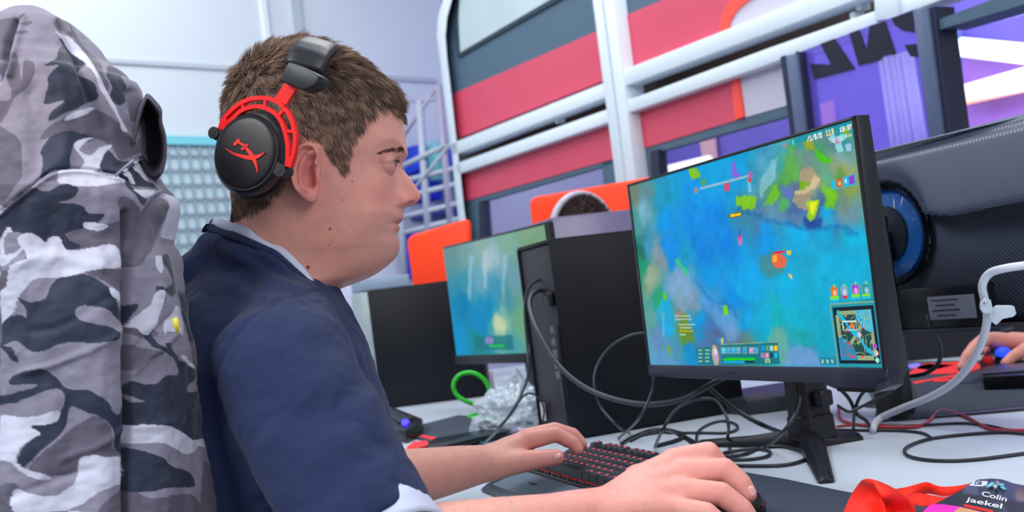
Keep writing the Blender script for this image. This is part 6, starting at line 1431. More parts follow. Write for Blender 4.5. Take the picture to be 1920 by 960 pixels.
fk = MB(); fk.add(*ribbon2([cpx(x, y, O_f) for x, y in oute], .0042, cn_, .0055, 6)); fk.add(*ribbon2([cpx(x, y, O_f) for x, y in inne], .0042, cn_, .0055, 6))
for a, b in (((285, 95), (305, 165)), ((490, 60), (478, 150)), ((655, 150), (595, 218)), ((735, 345), (660, 350))): fk.add(*ribbon2([cpx(x, y, O_f - .0005) for x, y in z6([a, b])], .0030, cn_, .0045, 1))
for pl in ([(84, 320), (128, 340), (170, 270), (140, 225)], [(655, 640), (705, 660), (732, 570), (690, 560)], [(560, 62), (655, 120), (640, 150), (560, 95)]): fk.add(*prism([cpx(x, y, O_f + .0003) for x, y in z6(pl)], cn_, .0058))
fk.add(*prism([cpx(x, y, O_f) for x, y in ((513, 186), (536, 196), (556, 164), (536, 153))], cn_, .004))
both('fork', fk.V, fk.F, m_hr_, 40)
for (x, y), s_ in (((404, 250), 1.0), ((528, 320), 1.0)):
    c = cpx(x, y, -.004); b_ = MB(); b_.add(*tube([c + cn_ * .004, c - cn_ * .012], .0062 * s_, 20, sub=1)); dxy = N3(cpx(475, 290, -.004) - c); b_.add(*box(c + dxy * .006 - cn_ * .004, dxy * .008, np.cross(dxy, cn_) * .0058, cn_ * .0065)); both('pivot', b_.V, b_.F, m_hb, 40)
    both('pivot_screw', *tube([c + cn_ * .0046, c + cn_ * .002], .0026, 16, sub=1), m_cs, 40)
# emblem: two crossed blades with a hilt
em = []
p1_ = z6([(145, 493), (210, 535), (290, 562), (370, 575), (430, 562), (487, 527)]); em.append(([cpx(x, y, .0030) for x, y in p1_], [.0001, .0018, .0034, .0044, .0034, .0001]))
p2_ = z6([(258, 440), (300, 468), (345, 515), (382, 570), (408, 630), (423, 705)]); em.append(([cpx(x, y, .0031) for x, y in p2_], [.0022, .0022, .0032, .0044, .0028, .0001]))
lg = MB()
for pts, ws in em: lg.add(*ribbon2(pts, ws, cn_, .0016, 6))
for pl in ([(213, 460), (253, 412), (277, 424), (237, 472)], [(278, 500), (328, 455), (346, 468), (297, 512)]): lg.add(*prism([cpx(x, y, .0031) for x, y in z6(pl)], cn_, .0016))
lg.build('emblem', m_lr, hs, False)
# holder and padded band over the head
def holder():
    pl = [(526, 149), (529, 138), (534, 126), (541, 116), (560, 122), (584, 133), (598, 142), (597, 152), (590, 161), (577, 166), (567, 169), (556, 165), (540, 158), (528, 153)]
    V_, F_ = prism([cpx(x, y, .006) for x, y in pl], cn_, .020); o = mk('tmp', V_, F_, None, None); dobevel(o, .0035, 3); V2 = coords(o.data); F2 = [tuple(p.vertices) for p in o.data.polygons]; bpy.data.objects.remove(o); return V2, F2
both('band_holder', *holder(), m_hb, 50)
hN = h3(566, 142, -.094); ap = h3(612, 97, 0); wv2 = N3([.90, 0, -.36]); rings = []
for q in np.linspace(.10, math.pi - .10, 60):
    c = np.array([hN[0], 0, hN[2]]) + np.array([ap[0] - hN[0], 0, ap[2] - hN[2]]) * math.sin(q) ** .8 + np.array([0, -.094 * math.cos(q), 0])
    c2_ = np.array([hN[0], 0, hN[2]]) + np.array([ap[0] - hN[0], 0, ap[2] - hN[2]]) * math.sin(q + .01) ** .8 + np.array([0, -.094 * math.cos(q + .01), 0])
    tn = N3(c2_ - c); w3 = N3(wv2 - tn * (wv2 @ tn)); up3 = np.cross(w3, tn); up3 = -up3 if up3 @ (c - np.array([0, 0, -.05])) < 0 else up3
    pu = 1 + .04 * math.sin(q * 22); bw = .0205; rings.append([c + w3 * bw * math.copysign(abs(math.cos(a)) ** .6, math.cos(a)) + up3 * .0075 * pu * math.copysign(abs(math.sin(a)) ** .8, math.sin(a)) for a in np.linspace(0, 2 * math.pi, 28, endpoint=False)])
rings = [hw(np.array(r)) for r in rings]
hb_ = mk('headband', *loft(rings), m_le, hs)
mk('stitching', *tube([r[3] * .9999 for r in rings[2:-2]], .0006, 6, sub=1), mat('dark_red_thread', rgb(96, 26, 40), .6), hb_ if False else hs)
# ================================================================ keyboard
ka = pz(1088, 889, .034)
kx = N3([.36, -.933, 0]); ky = N3(np.cross(UP, kx)); ky = ky if ky[0] > 0 else -ky
Uk = .0190; K0 = np.array([ka[0], ka[1], DESK + .0005]) - kx * 10 * Uk - ky * .002
kup = N3(UP - ky * .07)
def kp(x, y, z): return K0 + kx * x + ky * y + UP * (z + y * .05)
kb = thing('keyboard', 'black mechanical keyboard with red backlit keys under the far hand', 'keyboard', K0 + kx * .17 + ky * .06)
m_kc = mat('keycap_black', rgb(34, 36, 48), .45, var=.05, bump=.1, bscale=2000, bdist=.0002); m_kg = mat('legend_red', rgb(200, 60, 70), .5, emis=rgb(255, 70, 84), estr=.8)
Wk = 18.25 * Uk; b_ = MB(); b_.add(*box(kp(Wk / 2, .060, .0115), kx * (Wk / 2 + .006), ky * .066, UP * .0085)); b_.build('base', m_blk2, kb, bevel=.003)
m_pl = mat('backlit_plate', rgb(120, 8, 14), .4, var=.3, vscale=200, emis=rgb(255, 20, 30), estr=.9)
b_ = MB(); b_.add(*box(kp(Wk / 2, .060, .0196), kx * (Wk / 2 + .001), ky * .0595, UP * .001)); b_.build('backlit_plate', m_pl, kb, False)
rowsK = [[1.25, 1.25, 1.25, 6.25, 1.25, 1.25, 1.25, 1.25, -.25, 1, 1, 1], [2.25] + [1] * 10 + [2.75, -1.25, 1], [1.75] + [1] * 11 + [2.25], [1.5] + [1] * 12 + [1.5, -.25, 1, 1, 1], [1] * 13 + [2, -.25, 1, 1, 1], [1, -1, 1, 1, 1, 1, -.5, 1, 1, 1, 1, -.5, 1, 1, 1, 1, -.25, 1, 1, 1]]
for r_, row in enumerate(rowsK):
    x = 0; y0 = r_ * Uk + (.006 if r_ == 5 else 0) + .002
    for w_ in row:
        if w_ < 0: x += -w_ * Uk; continue
        cx_ = x + w_ * Uk / 2; hw_ = w_ * Uk / 2 - .0006; hy = Uk / 2 - .0006; zt = .0345 + (.0012 if r_ in (0, 5) else 0) + .001 * abs(r_ - 2) * .5; rings = []
        for z, ins_, sh in ((.0245, 0, 0), (.030, .0008, .0004), (zt - .001, .0020, .0010), (zt, .0027, .0012), (zt - .0005, .0048, .0012)):
            a_, c_ = hw_ - ins_, hy - ins_; rings.append([kp(cx_ + sx * a_, y0 + Uk / 2 + sy * c_ + sh, z) for sx, sy in ((-1, -1), (1, -1), (1, 1), (-1, 1))])
        v_, f_ = loft(rings); n0 = len(f_); g_ = MB(); g_.add(v_, f_); lw_ = .0019 if w_ < 2 else .0028
        if not (r_ == 0 and w_ > 6): g_.add(*box(kp(cx_ - .0008, y0 + Uk / 2 + .003, zt - .0003), kx * lw_, ky * .0016, UP * .0003))
        o = mk('keycap', g_.V, g_.F, m_kc, kb, False); o.data.materials.append(m_kg)
        for p_ in o.data.polygons:
            if p_.index >= n0: p_.material_index = 1
        x += w_ * Uk
rs_ = MB(); rings = []
for y, z in ((-.006, .019), (-.020, .0185), (-.045, .0155), (-.068, .010), (-.078, .004), (-.078, .0), (-.006, .0)): rings.append((y, z))
sec = lambda x: [K0 + kx * x + ky * y + UP * z for y, z in rings]
rs_.add(*loft([sec(-.004), sec(Wk * .5), sec(Wk + .004)])); rs_.build('wrist_rest', m_blk2, kb, sharp=40, bevel=.0015)
ps = lambda x: [K0 + kx * x + ky * y + UP * z for y, z in ((-.009, .0194), (-.020, .0192), (-.045, .0164), (-.0665, .0110), (-.0665, .009), (-.009, .015))]
mk('rest_plate', *loft([ps(.9 * Uk), ps(8 * Uk), ps(Wk - .01)]), mat('slate_satin', rgb(92, 106, 124), .42, var=.04, vscale=40), kb, sharp=30)
for i in range(6):
    c = K0 + kx * (4.9 * Uk + i * .0045) + ky * -.036 + UP * .0180; b_ = MB(); b_.add(*box(c, kx * .0016, ky * .0022, UP * .0003)); b_.build('embossed_letter', mat('emboss', rgb(52, 60, 76), .4), kb, False)
b_ = MB()
for i in range(26):
    x0 = i * Wk / 26 + (.002 if i % 3 else .0); b_.add(*box(K0 + kx * (x0 + Wk / 52) + ky * -.0016 + UP * .0230, kx * (Wk / 52 - (.0012 if i % 2 else .0036)), ky * .0022, UP * .0024))
b_.build('front_lip', m_blk2, kb, bevel=.0004)

# ================================================================ mouse under the near hand
mf = pz(1436, 953, .010); md = N3([.975, -.22, 0]); ms_ = np.cross(UP, md); mc_ = mf - md * .060; mc_[2] = DESK + .0035
mouse = thing('computer_mouse', 'black computer mouse held under the near hand on the mouse pad', 'mouse', mc_)
rings = []
for t_ in np.linspace(-1, 1, 30):
    w_ = .031 * (1 - abs(t_) ** 3.5 * .75) * (1 - .08 * math.cos(t_ * 3)); h_ = (.036 - .013 * max(t_, 0) ** 1.5) * (1 - max(-t_, 0) ** 3 * .9) * (1 - max(t_ - .9, 0) * 4) + .001
    rings.append([mc_ + md * t_ * .060 + ms_ * w_ * math.cos(a) * (1 if math.sin(a) > 0 else .9) + UP * (h_ * max(math.sin(a), 0) ** .62 if math.sin(a) > 0 else 0) for a in np.linspace(-.2, math.pi + .2, 26)])
mk('shell', *loft(rings), mat('mouse_black', rgb(24, 24, 32), .3, var=.04), mouse, sharp=50)
mk('scroll_wheel', *tube([mc_ + md * .035 + ms_ * .004 + UP * .026, mc_ + md * .035 - ms_ * .004 + UP * .026], .009, 20, sub=1), m_blk2, mouse)
mk('side_trim', *tube([mc_ + md * .056 - ms_ * .014 + UP * .012, mc_ + md * .061 + UP * .012, mc_ + md * .056 + ms_ * .014 + UP * .012], .0012, 8), mat('trim_violet', rgb(90, 40, 70), .3), mouse)

# ================================================================ cables
m_cb = mat('cable_black', rgb(34, 38, 46), .38, var=.05); m_cg = mat('cable_grey', rgb(46, 50, 60), .35, var=.05)
def cable(label, pts, r, m=m_cb, name='cable', group='loose cables behind the keyboard', cat='cable', par=None):
    q = [pz(x[0], x[1], r) if len(x) == 2 else P(*x) for x in pts]; q = [np.array([a[0], a[1], max(a[2], DESK + r + .0003)]) for a in q]
    o = mk(name, *tube(q, r, 10, sub=10), m, par); 
    if par is None: tag(o, label, cat, group)
    return o
cable('thick grey black power cable drooping from the tower socket to behind the monitor', [(1026, 546, 2.03), (1010, 545, 2.02), (996, 556, 2.0), (994, 580, 1.96), (1010, 625, 1.90), (1045, 682, 1.85), (1090, 722, 1.80), (1150, 748, 1.76), (1215, 758, 1.72), (1280, 748, 1.68), (1330, 722, 1.66), (1360, 706, 1.66)], .0046, m_cg)
cable('thin black cable running down the tower rear to the desk left of the hand', [(1036, 523, 2.06), (1010, 525, 2.05), (990, 542, 2.04), (984, 580, 2.02), (988, 640, 1.98), (990, 700, 1.95), (970, 755, 1.88), (938, 800, 1.80), (905, 834)], .0028)
cable('thin black offshoot curling beside the white tower sticker', [(970, 757, 1.88), (988, 738, 1.89), (1010, 745, 1.92), (1020, 770, 1.94), (1016, 800, 1.95)], .0018)
cable('thin grey cable curving across the tower side near the monitor edge', [(1225, 624, 1.84), (1185, 628, 1.83), (1145, 650, 1.82), (1120, 685, 1.81), (1114, 722, 1.80), (1128, 765, 1.79), (1160, 800, 1.77), (1180, 812)], .0024, m_cg)
cable('thin grey cable hanging from the lower left monitor corner', [(1226, 706, 1.70), (1220, 740, 1.70), (1198, 785, 1.68), (1160, 822)], .0024, m_cg)
cable('grey cable arching high in front of the tower corner and down again', [(1228, 838), (1243, 805, 1.62), (1268, 768, 1.62), (1305, 750, 1.62), (1340, 750, 1.62), (1358, 772, 1.61), (1366, 800, 1.60), (1364, 830), (1372, 848)], .0026, m_cg)
cable('thick black cable running from behind the monitor to its stand', [(1325, 722, 1.70), (1345, 740, 1.69), (1385, 772, 1.67), (1430, 797, 1.65), (1470, 812), (1500, 814)], .0038)
cable('black cable passing in front of the monitor neck into a tight coil', [(1500, 745, 1.50), (1492, 775, 1.49), (1470, 808, 1.48), (1435, 838), (1395, 852), (1355, 856), (1330, 852)], .0030)
cable('small black loop of cable lying on the white desk by the tower', [(1306, 835), (1308, 812), (1325, 798), (1352, 790), (1378, 795), (1382, 805), (1360, 812), (1310, 812), (1250, 812)], .0024)
cable('black cable coil ring lying beside the front leg of the monitor stand', [(1345, 862), (1400, 862), (1438, 856), (1441, 846), (1412, 842), (1370, 847), (1352, 852)], .0026)
cable('black cable oval on the desk left of the front stand leg', [(1368, 873), (1410, 874), (1465, 873), (1500, 866), (1514, 856), (1500, 846), (1470, 838), (1440, 838)], .0026)
cable('black keyboard cable snaking behind the upper key row', [(1165, 832), (1190, 818), (1225, 806), (1262, 808), (1290, 822), (1330, 846)], .0030)
cable('second black cable humped above the function keys', [(1180, 828, 1.62), (1215, 812, 1.62), (1248, 806, 1.61), (1275, 818), (1310, 842)], .0026)
cable('thick black cable end lying right behind the keyboard', [(1232, 836), (1262, 828), (1280, 820), (1276, 812), (1240, 810), (1200, 816)], .0034)
G2c = 'cables on the desk right of the monitor stand'
cable('thin black cable running flat from the stand toward the right', [(1500, 806), (1560, 806), (1620, 807), (1690, 808), (1728, 812), (1745, 820)], .0022, group=G2c)
cable('black cable oval lying open at the right desk edge', [(1940, 816), (1880, 811), (1800, 816), (1740, 824), (1702, 838), (1697, 850), (1715, 859), (1760, 864), (1830, 862), (1940, 848)], .0024, group=G2c)
cable('black cable waving above the oval loop at the right', [(1660, 800), (1720, 798), (1800, 794), (1850, 798), (1890, 806), (1940, 808)], .0022, group=G2c)
cable('red cable winding over the white desk at the right', [(1573, 762), (1574, 782), (1590, 793), (1630, 799), (1680, 802), (1730, 797), (1765, 785, 1.74), (1790, 777, 1.70), (1815, 785, 1.64), (1840, 799, 1.56), (1870, 807), (1940, 807)], .0026, mat('cable_red', rgb(170, 44, 56), .4), group=G2c)
cable('thin red cable lying behind the monitor stand', [(1568, 800), (1600, 797), (1640, 796), (1690, 800), (1720, 802)], .0020, mat('cable_red', rgb(170, 44, 56), .4), group=G2c)
G3 = 'cables hanging behind the gaming monitor'
cable('black cable hanging from the right of the monitor down to the desk', [(1560, 716, 1.62), (1590, 745, 1.62), (1606, 775, 1.62), (1625, 790, 1.62), (1632, 806)], .0030, group=G3)
cable('black cable crossing down leftwards behind the monitor corner', [(1636, 716, 1.60), (1612, 745, 1.60), (1602, 775, 1.62), (1600, 806)], .0026, group=G3)
cable('black cable bundle sagging beside the cable hook', [(1570, 760, 1.60), (1592, 772, 1.60), (1612, 764, 1.60), (1650, 745, 1.62), (1670, 735, 1.64)], .0024, group=G3)
cable('grey cable dangling from the curved monitor label', [(1738, 575, 1.64), (1742, 610, 1.63), (1762, 645, 1.64), (1760, 680, 1.66), (1735, 700, 1.70), (1700, 706, 1.74)], .0034, m_cg, group=G3)
cable('thin black cable below the far keyboard at the right edge', [(1905, 700, 2.0), (1890, 720, 1.98), (1860, 735, 1.96), (1800, 748)], .0022, group=G2c)
wc = thing('white_cable', 'thick white cable rising in a curve at the right with a clear tag', 'cable', pz(1640, 803))
m_wc = mat('cable_white', rgb(214, 218, 232), .4, var=.02)
wp = [pz(1636, 806, .006), P(1648, 786, 1.70), P(1690, 766, 1.66), P(1745, 744, 1.60), P(1790, 716, 1.55), P(1822, 678, 1.50), P(1843, 635, 1.46), P(1851, 595, 1.43), P(1846, 562, 1.42), P(1842, 535, 1.41), P(1855, 513, 1.40), P(1885, 503, 1.38), P(1935, 496, 1.36)]
mk('cable', *tube(wp, .0056, 16, sub=10), m_wc, wc)
m_ct = mat('clear_tag', rgb(210, 222, 236), .15, var=.1, vscale=30, alpha=.72, coat=.6)
for pl, D_0, th in (([(1838, 566), (1846, 558), (1858, 562), (1862, 580), (1858, 588), (1844, 588), (1838, 578)], 1.405, .010), ([(1852, 584), (1868, 572), (1896, 572), (1902, 574), (1906, 588), (1900, 594), (1880, 598), (1868, 610), (1858, 602)], 1.41, .003)):
    o = mk('tag_clip', *prism([P(x, y, D_0) for x, y in pl], N3([-.3, -1, .1]), th), m_ct, wc, False); dobevel(o, .001, 2)
mk('tag_pin', *ball(P(1848, 567, 1.402), .0025, 12, 8), mat('steel', rgb(200, 205, 215), .2, metal=.9), wc)
gr = [P(915, 757, 2.42), P(918, 735, 2.42), P(908, 712, 2.42), P(886, 699, 2.42), P(862, 703, 2.42), P(850, 722, 2.42), P(858, 742, 2.42), P(880, 755, 2.42), P(905, 762, 2.45)]
o = mk('cable', *tube(gr, .0052, 12, sub=10), mat('cable_green', rgb(42, 190, 44), .35, var=.06), None); tag(o, 'bright green cable standing in a loop below the distant monitor', 'cable')
o = cable('flat green cable tail lying on the desk under the green loop', [(925, 765), (900, 775), (880, 782), (925, 785), (940, 778)], .005, mat('cable_green', rgb(42, 190, 44), .35), group='green cables'); 

# clear plastic bag, crumpled
def crumple(c, r, seed, name, label, m):
    V_, F_ = ball((0, 0, 0), 1.0, 90, 60); V_ = np.asarray(V_); d = np.array([noise.noise(Vector(v * 2.2) + Vector((seed, 0, 0))) * .35 + abs(noise.noise(Vector(v * 5) + Vector((0, seed, 0)))) * .35 for v in V_])
    V_ = V_ * (1 + d)[:, None] * np.array(r) + c; V_[:, 2] = np.maximum(V_[:, 2], DESK + .001); o = mk(name, V_, F_, m, None); tag(o, label, 'bag', 'clear plastic bags'); return o
m_bag = mat('clear_plastic', rgb(205, 218, 232), .12, var=.2, vscale=30, alpha=.5, coat=1.0, spec=.8)
crumple(pz(958, 780, .03), (.075, .09, .055), 3, 'plastic_bag', 'crumpled clear plastic bag lying on the desk left of the tower', m_bag)
crumple(pz(968, 742, .04), (.04, .05, .05), 8, 'plastic_bag', 'small crumpled clear plastic bag standing behind the larger crumpled one', m_bag)

# ================================================================ far desk things on the left
fm_ = mk('mouse_pad', *prism([pz(742, 808, .004), pz(838, 838, .004), pz(1000, 790, .004), pz(860, 778, .004)], UP, .004), m_pad, None, False); tag(fm_, 'dark mouse pad with a red print lying behind the far forearm', 'mouse pad')
m_rp = mat('print_red', rgb(244, 46, 54), .8); m_pp = mat('print_pink', rgb(222, 100, 190), .8); m_lb = mat('print_blue', rgb(130, 130, 240), .8)
for pts, m_ in (([(762, 838), (776, 828), (800, 826), (806, 836), (796, 846), (764, 850)], m_rp), ([(786, 818), (790, 815), (818, 820), (814, 825)], m_rp), ([(776, 842), (800, 836), (826, 840), (790, 850)], m_pp), ([(788, 838), (812, 837), (826, 843), (800, 847)], m_lb), ([(895, 825), (930, 815), (952, 812), (935, 820), (900, 831)], mat('print_teal', rgb(40, 110, 140), .7)), ([(935, 806), (960, 802), (975, 806), (945, 812)], m_pp)):
    mk('print', *prism([pz(x, y, .005) for x, y in pts], UP, .0006), m_, fm_, False)
fk_ = thing('keyboard', 'dark keyboard with one blue light right beside the sleeve of the player', 'keyboard', pz(755, 790))
o = mk('base', *prism([pz(x, y, .030) for x, y in ((715, 770), (742, 764), (792, 784), (790, 792), (760, 806), (722, 800))], UP, .029), m_blk2, fk_, False); dobevel(o, .004, 2)
o = mk('key_block', *prism([pz(x, y, .036) for x, y in ((722, 772), (740, 767), (776, 782), (748, 790))], UP, .006), m_kc, fk_, False); dobevel(o, .002, 2)
mk('blue_light', *prism([pz(x, y, .0365) for x, y in ((752, 789), (760, 785), (768, 789), (762, 796), (754, 796))], UP, .003), mat('led_blue', rgb(60, 60, 255), .4, emis=rgb(70, 60, 255), estr=1.4), fk_, False)
ph = thing('phone', 'flat black phone lying on the edge of the far mouse pad', 'phone', pz(880, 820)); o = mk('case', *prism([pz(x, y, .015) for x, y in ((800, 834), (812, 822), (950, 797), (962, 800), (950, 808), (820, 838))], UP, .010), m_blk2, ph, False); dobevel(o, .002, 2)
o = mk('paper_strip', *prism([pz(x, y, .001) for x, y in ((830, 848), (960, 826), (1000, 826), (980, 842), (860, 858))], UP, .001), mat('paper', rgb(206, 214, 228), .7), None, False); tag(o, 'white paper strip in front of the far mouse pad', 'paper')
# adaptor block and card under the far monitor
o = mk('power_adapter', *prism([pz(x, y, .03) for x, y in ((1345, 735), (1470, 716), (1496, 722), (1492, 738), (1400, 750), (1350, 748))], UP, .03), mat('adapter_grey', rgb(38, 44, 52), .4), None, False); dobevel(o, .003, 2); tag(o, 'dark grey power adapter box on the desk below the gaming monitor', 'adapter')
pk = thing('small_box', 'small white and pink box beneath the distant monitor', 'box', pz(912, 730))
b_ = MB(); b_.add(*box(pz(905, 715, .03), E1 * .03, E2 * .03, UP * .03)); b_.build('carton', mat('carton_white', rgb(206, 204, 214), .6), pk, bevel=.002)
b_ = MB(); b_.add(*box(pz(905, 715, .035) - E2 * .031, E1 * .012, E2 * .001, UP * .012)); b_.build('pink_print', m_pp, pk, False)
gt = pz(672, 690)[:2]
gA = P(664, 548, 3.55); gt3 = thing('computer_tower', 'pale grey computer tower behind the wide black one, near the chin', 'computer', (gA[0], gA[1], DESK))
b_ = MB(); hh = gA[2] - DESK; b_.add(*box([gA[0] + .07, gA[1] + .12, DESK + hh / 2], tL_ * .085, tN * .12, UP * (hh / 2 - .004))); b_.build('case', mat('pale_grey', rgb(166, 180, 184), .5), gt3, bevel=.004)
b_ = MB(); b_.add(*box([gA[0] + .075, gA[1] + .12, DESK + hh + .02], tL_ * .085, tN * .12, UP * .02)); b_.build('top_panel', mat('pale_blue_top', rgb(140, 160, 186), .4), gt3, bevel=.003)
o = mk('screen_panel', *prism([P(x, y, 3.9) for x, y in ((628, 532), (661, 530), (664, 600), (636, 600))], N3([0, -1, 0]), .02), mat('lavender_sheet', rgb(196, 200, 226), .6), None, False); tag(o, 'pale lavender screen panel just below the chin', 'panel')

# ================================================================ orange panels
m_or = mat('orange_panel', rgb(255, 62, 6), .6, var=.03)
def opanel(pts, D_0, label):
    n_ = N3([-.3, -.95, 0]); o_ = P(*pts[0], D_0); o = mk('orange_panel', *prism([hit(x, y, o_, n_) for x, y in pts], n_, .03), m_or, None, False); dobevel(o, .012, 3); tag(o, label, 'panel', 'orange upright panels')
    zb_ = min(v.co.z for v in o.data.vertices); c = np.mean([hit(x, y, o_, n_) for x, y in pts], axis=0)
    for s_ in (-.08, .08): mk('post', *tube([np.array([c[0] + s_, c[1] - .0, zb_ + .02]) - n_ * .02, np.array([c[0] + s_, c[1], .0]) - n_ * .02], .012, 12, sub=1), m_blk, None).parent = None or o
    return o
opanel([(762, 455), (764, 446), (772, 440), (868, 412), (877, 411), (880, 420), (884, 560), (778, 575)], 3.9, 'smaller bright orange panel right of the face')
opanel([(992, 385), (993, 376), (1001, 369), (1210, 333), (1222, 333), (1228, 345), (1232, 480), (1006, 500)], 3.65, 'larger bright orange panel behind the dark haired head')

# ================================================================ lanyard and badge card
m_ln = mat('lanyard_red', rgb(255, 36, 10), .65, var=.05, bump=.6, bscale=120, bdist=.001, stretch=(1, 6, 6)); 
ln = thing('lanyard', 'bright red ribbon lanyard looped on the desk beside the name card', 'lanyard', pz(1680, 950))
def strap(name, L_, R__, m=m_ln, th=.0012, sub=8):
    a, b = crom(L_, sub), crom(R__, sub); rings = []
    for i in range(len(a)):
        t_ = a[min(i + 1, len(a) - 1)] - a[max(i - 1, 0)]; n_ = N3(np.cross(t_, b[i] - a[i])); rings.append([a[i], b[i], b[i] + n_ * th, a[i] + n_ * th])
    o = mk(name, *loft(rings), m, ln); return o
q = lambda x, y, h: pz(x, y, h)
strap('ribbon', [q(1572, 985, .004), q(1590, 940, .020), q(1606, 912, .034), q(1622, 898, .042), q(1650, 903, .046), q(1690, 925, .034), q(1712, 960, .012), q(1722, 990, .003)], [q(1676, 992, .002), q(1664, 955, .014), q(1652, 930, .028), q(1642, 912, .042), q(1642, 912, .047), q(1656, 935, .036), q(1662, 960, .014), q(1666, 990, .003)])
strap('ribbon', [q(1678, 917, .010), q(1700, 913, .012), q(1735, 905, .020), q(1765, 912, .013), q(1800, 910, .010), q(1830, 903, .006)], [q(1682, 935, .003), q(1704, 932, .003), q(1738, 926, .006), q(1768, 930, .003), q(1796, 926, .003), q(1824, 918, .003)])
strap('ribbon', [q(1698, 928, .008), q(1720, 924, .010), q(1745, 928, .008), q(1770, 932, .005), q(1800, 925, .005)], [q(1712, 945, .002), q(1730, 948, .002), q(1745, 946, .002), q(1760, 945, .002), q(1788, 935, .002)])
strap('ribbon', [q(1680, 938, .014), q(1702, 934, .024), q(1712, 940, .022), q(1718, 965, .008), q(1722, 985, .003)], [q(1684, 960, .004), q(1694, 952, .010), q(1700, 960, .010), q(1700, 975, .004), q(1704, 990, .002)])
card = thing('name_card', 'dark name card with white lettering and a magenta foot at the lower right corner', 'card', pz(1850, 935))
cz = .010; cn3 = UP
cpts = [(1700, 985), (1722, 966), (1755, 944), (1800, 920), (1822, 904), (1835, 899), (1860, 897), (1880, 899), (1900, 906), (1940, 914), (1990, 925), (1960, 1010), (1800, 1010)]
o = mk('card', *prism([pz(x, y, cz) for x, y in cpts], UP, .0015), mat('card_dark', rgb(48, 54, 64), .35, var=.04, coat=.3), card, False)
o_c = pz(1850, 930, cz)
mk('magenta_foot', *prism([pz(x, y, cz + .0004) for x, y in ((1708, 985), (1728, 962), (1744, 946), (1765, 945), (1800, 950), (1850, 962), (1880, 990))], UP, .0006), mat('magenta', rgb(236, 48, 190), .4), card, False)
mk('gold_print', *prism([pz(x, y, cz + .0008) for x, y in ((1790, 958), (1800, 951), (1820, 955), (1850, 963), (1850, 972), (1800, 968))], UP, .0004), mat('gold_print', rgb(214, 160, 110), .4), card, False)
mk('red_bar', *prism([pz(x, y, cz + .0006) for x, y in ((1806, 949), (1808, 945), (1862, 957), (1863, 961))], UP, .0005), m_lr, card, False)
m_tx = mat('letter_white', rgb(236, 240, 255), .4)
text_on('Colin', o_c, UP, (1839, 930), (48, 12), (3.5, -8.5), m_tx, 'lettering', card, lift=.0008)
text_on('jaekel', o_c, UP, (1812, 941), (66, 14), (3.5, -8.5), m_tx, 'lettering', card, lift=.0008)
mk('logo_tile', *prism([pz(x, y, cz + .0006) for x, y in ((1817, 910), (1826, 901.5), (1852, 902), (1850, 909), (1842, 911.5))], UP, .0004), mat('tile_white', rgb(214, 222, 240), .4), card, False)
text_on('DB', o_c, UP, (1826, 909.5), (14, .8), (2.5, -6), mat('tile_text', rgb(40, 48, 70), .4), 'lettering', card, lift=.0012)
for pl in ([(1848, 912), (1858, 904), (1870, 904), (1866, 909), (1856, 912)], [(1868, 904), (1884, 908), (1878, 911), (1868, 908)], [(1874, 912), (1882, 912), (1887, 916), (1880, 916)]):
    mk('clip_wing', *prism([pz(x, y, cz + .003) for x, y in pl], UP, .001), mat('clip_teal', rgb(110, 200, 222), .3), card, False)
mk('clip', *tube([pz(1869, 904, cz + .006), pz(1866, 912, cz + .006), pz(1868, 918, cz + .002)], .0022, 10), mat('steel', rgb(200, 205, 215), .2, metal=.9), card)

# ================================================================ right side: far pad, mouse, keyboard, hand
fp = mk('mouse_pad', *prism([pz(x, y, .005) for x, y in ((1640, 788), (1950, 757), (1990, 672), (1690, 678), (1650, 700))], UP, .005), m_pad, None, False); dobevel(fp, .001, 2); tag(fp, 'dark mouse pad with a red and pink print under the curved monitor', 'mouse pad')
for pts, m_ in (([(1700, 702), (1730, 682), (1830, 676), (1840, 690), (1810, 700)], m_rp), ([(1706, 690), (1740, 682), (1790, 684), (1750, 694)], m_pp), ([(1700, 684), (1720, 680), (1730, 684), (1706, 690)], m_lb), ([(1710, 716), (1790, 702), (1800, 706), (1740, 714), (1716, 720)], m_rp), ([(1750, 712), (1790, 710), (1792, 714), (1752, 716)], m_rp)):
    mk('print', *prism([pz(x, y, .006) for x, y in pts], UP, .0006), m_, fp, False)
st_ = mk('cable_tray', *prism([pz(x, y, .004) for x, y in ((1700, 776), (1940, 757), (1940, 764), (1780, 778), (1700, 784))], UP, .003), m_grey, None, False); tag(st_, 'flat grey cable tray along the seam behind the red cable', 'tray')
rk = thing('keyboard', 'black keyboard cut by the right frame edge below the strange hand', 'keyboard', pz(1900, 700))
rk['label'] = 'black keyboard at the right edge under the hand of another person'
o = mk('base', *prism([pz(x, y, .030) for x, y in ((1838, 690), (1850, 682), (1980, 668), (1990, 700), (1842, 706))], UP, .026), m_blk2, rk, False); dobevel(o, .004, 2)
o = mk('palm_edge', *prism([pz(x, y, .034) for x, y in ((1840, 692), (1850, 686), (1980, 676), (1980, 690), (1842, 700))], UP, .008), m_grey, rk, False); dobevel(o, .002, 2)
rm = thing('computer_mouse', 'black mouse with blue and red lights under the hand at the right edge', 'mouse', P(1872, 680, 2.12))
mk('shell', *ball(P(1874, 684, 2.12), (.035, .045, .030), 24, 16), m_blk2, rm); mk('blue_light', *ball(P(1880, 660, 2.08), (.016, .006, .010), 12, 8), mat('led_blue2', rgb(30, 60, 255), .4, emis=rgb(30, 70, 255), estr=1.5), rm)
mk('red_light', *ball(P(1852, 676, 2.085), (.012, .006, .010), 12, 8), m_rp, rm)
p2 = thing('person', 'person at the right edge of whom only a hand on a mouse shows', 'person', P(1990, 660, 2.3) * [1, 1, 0])
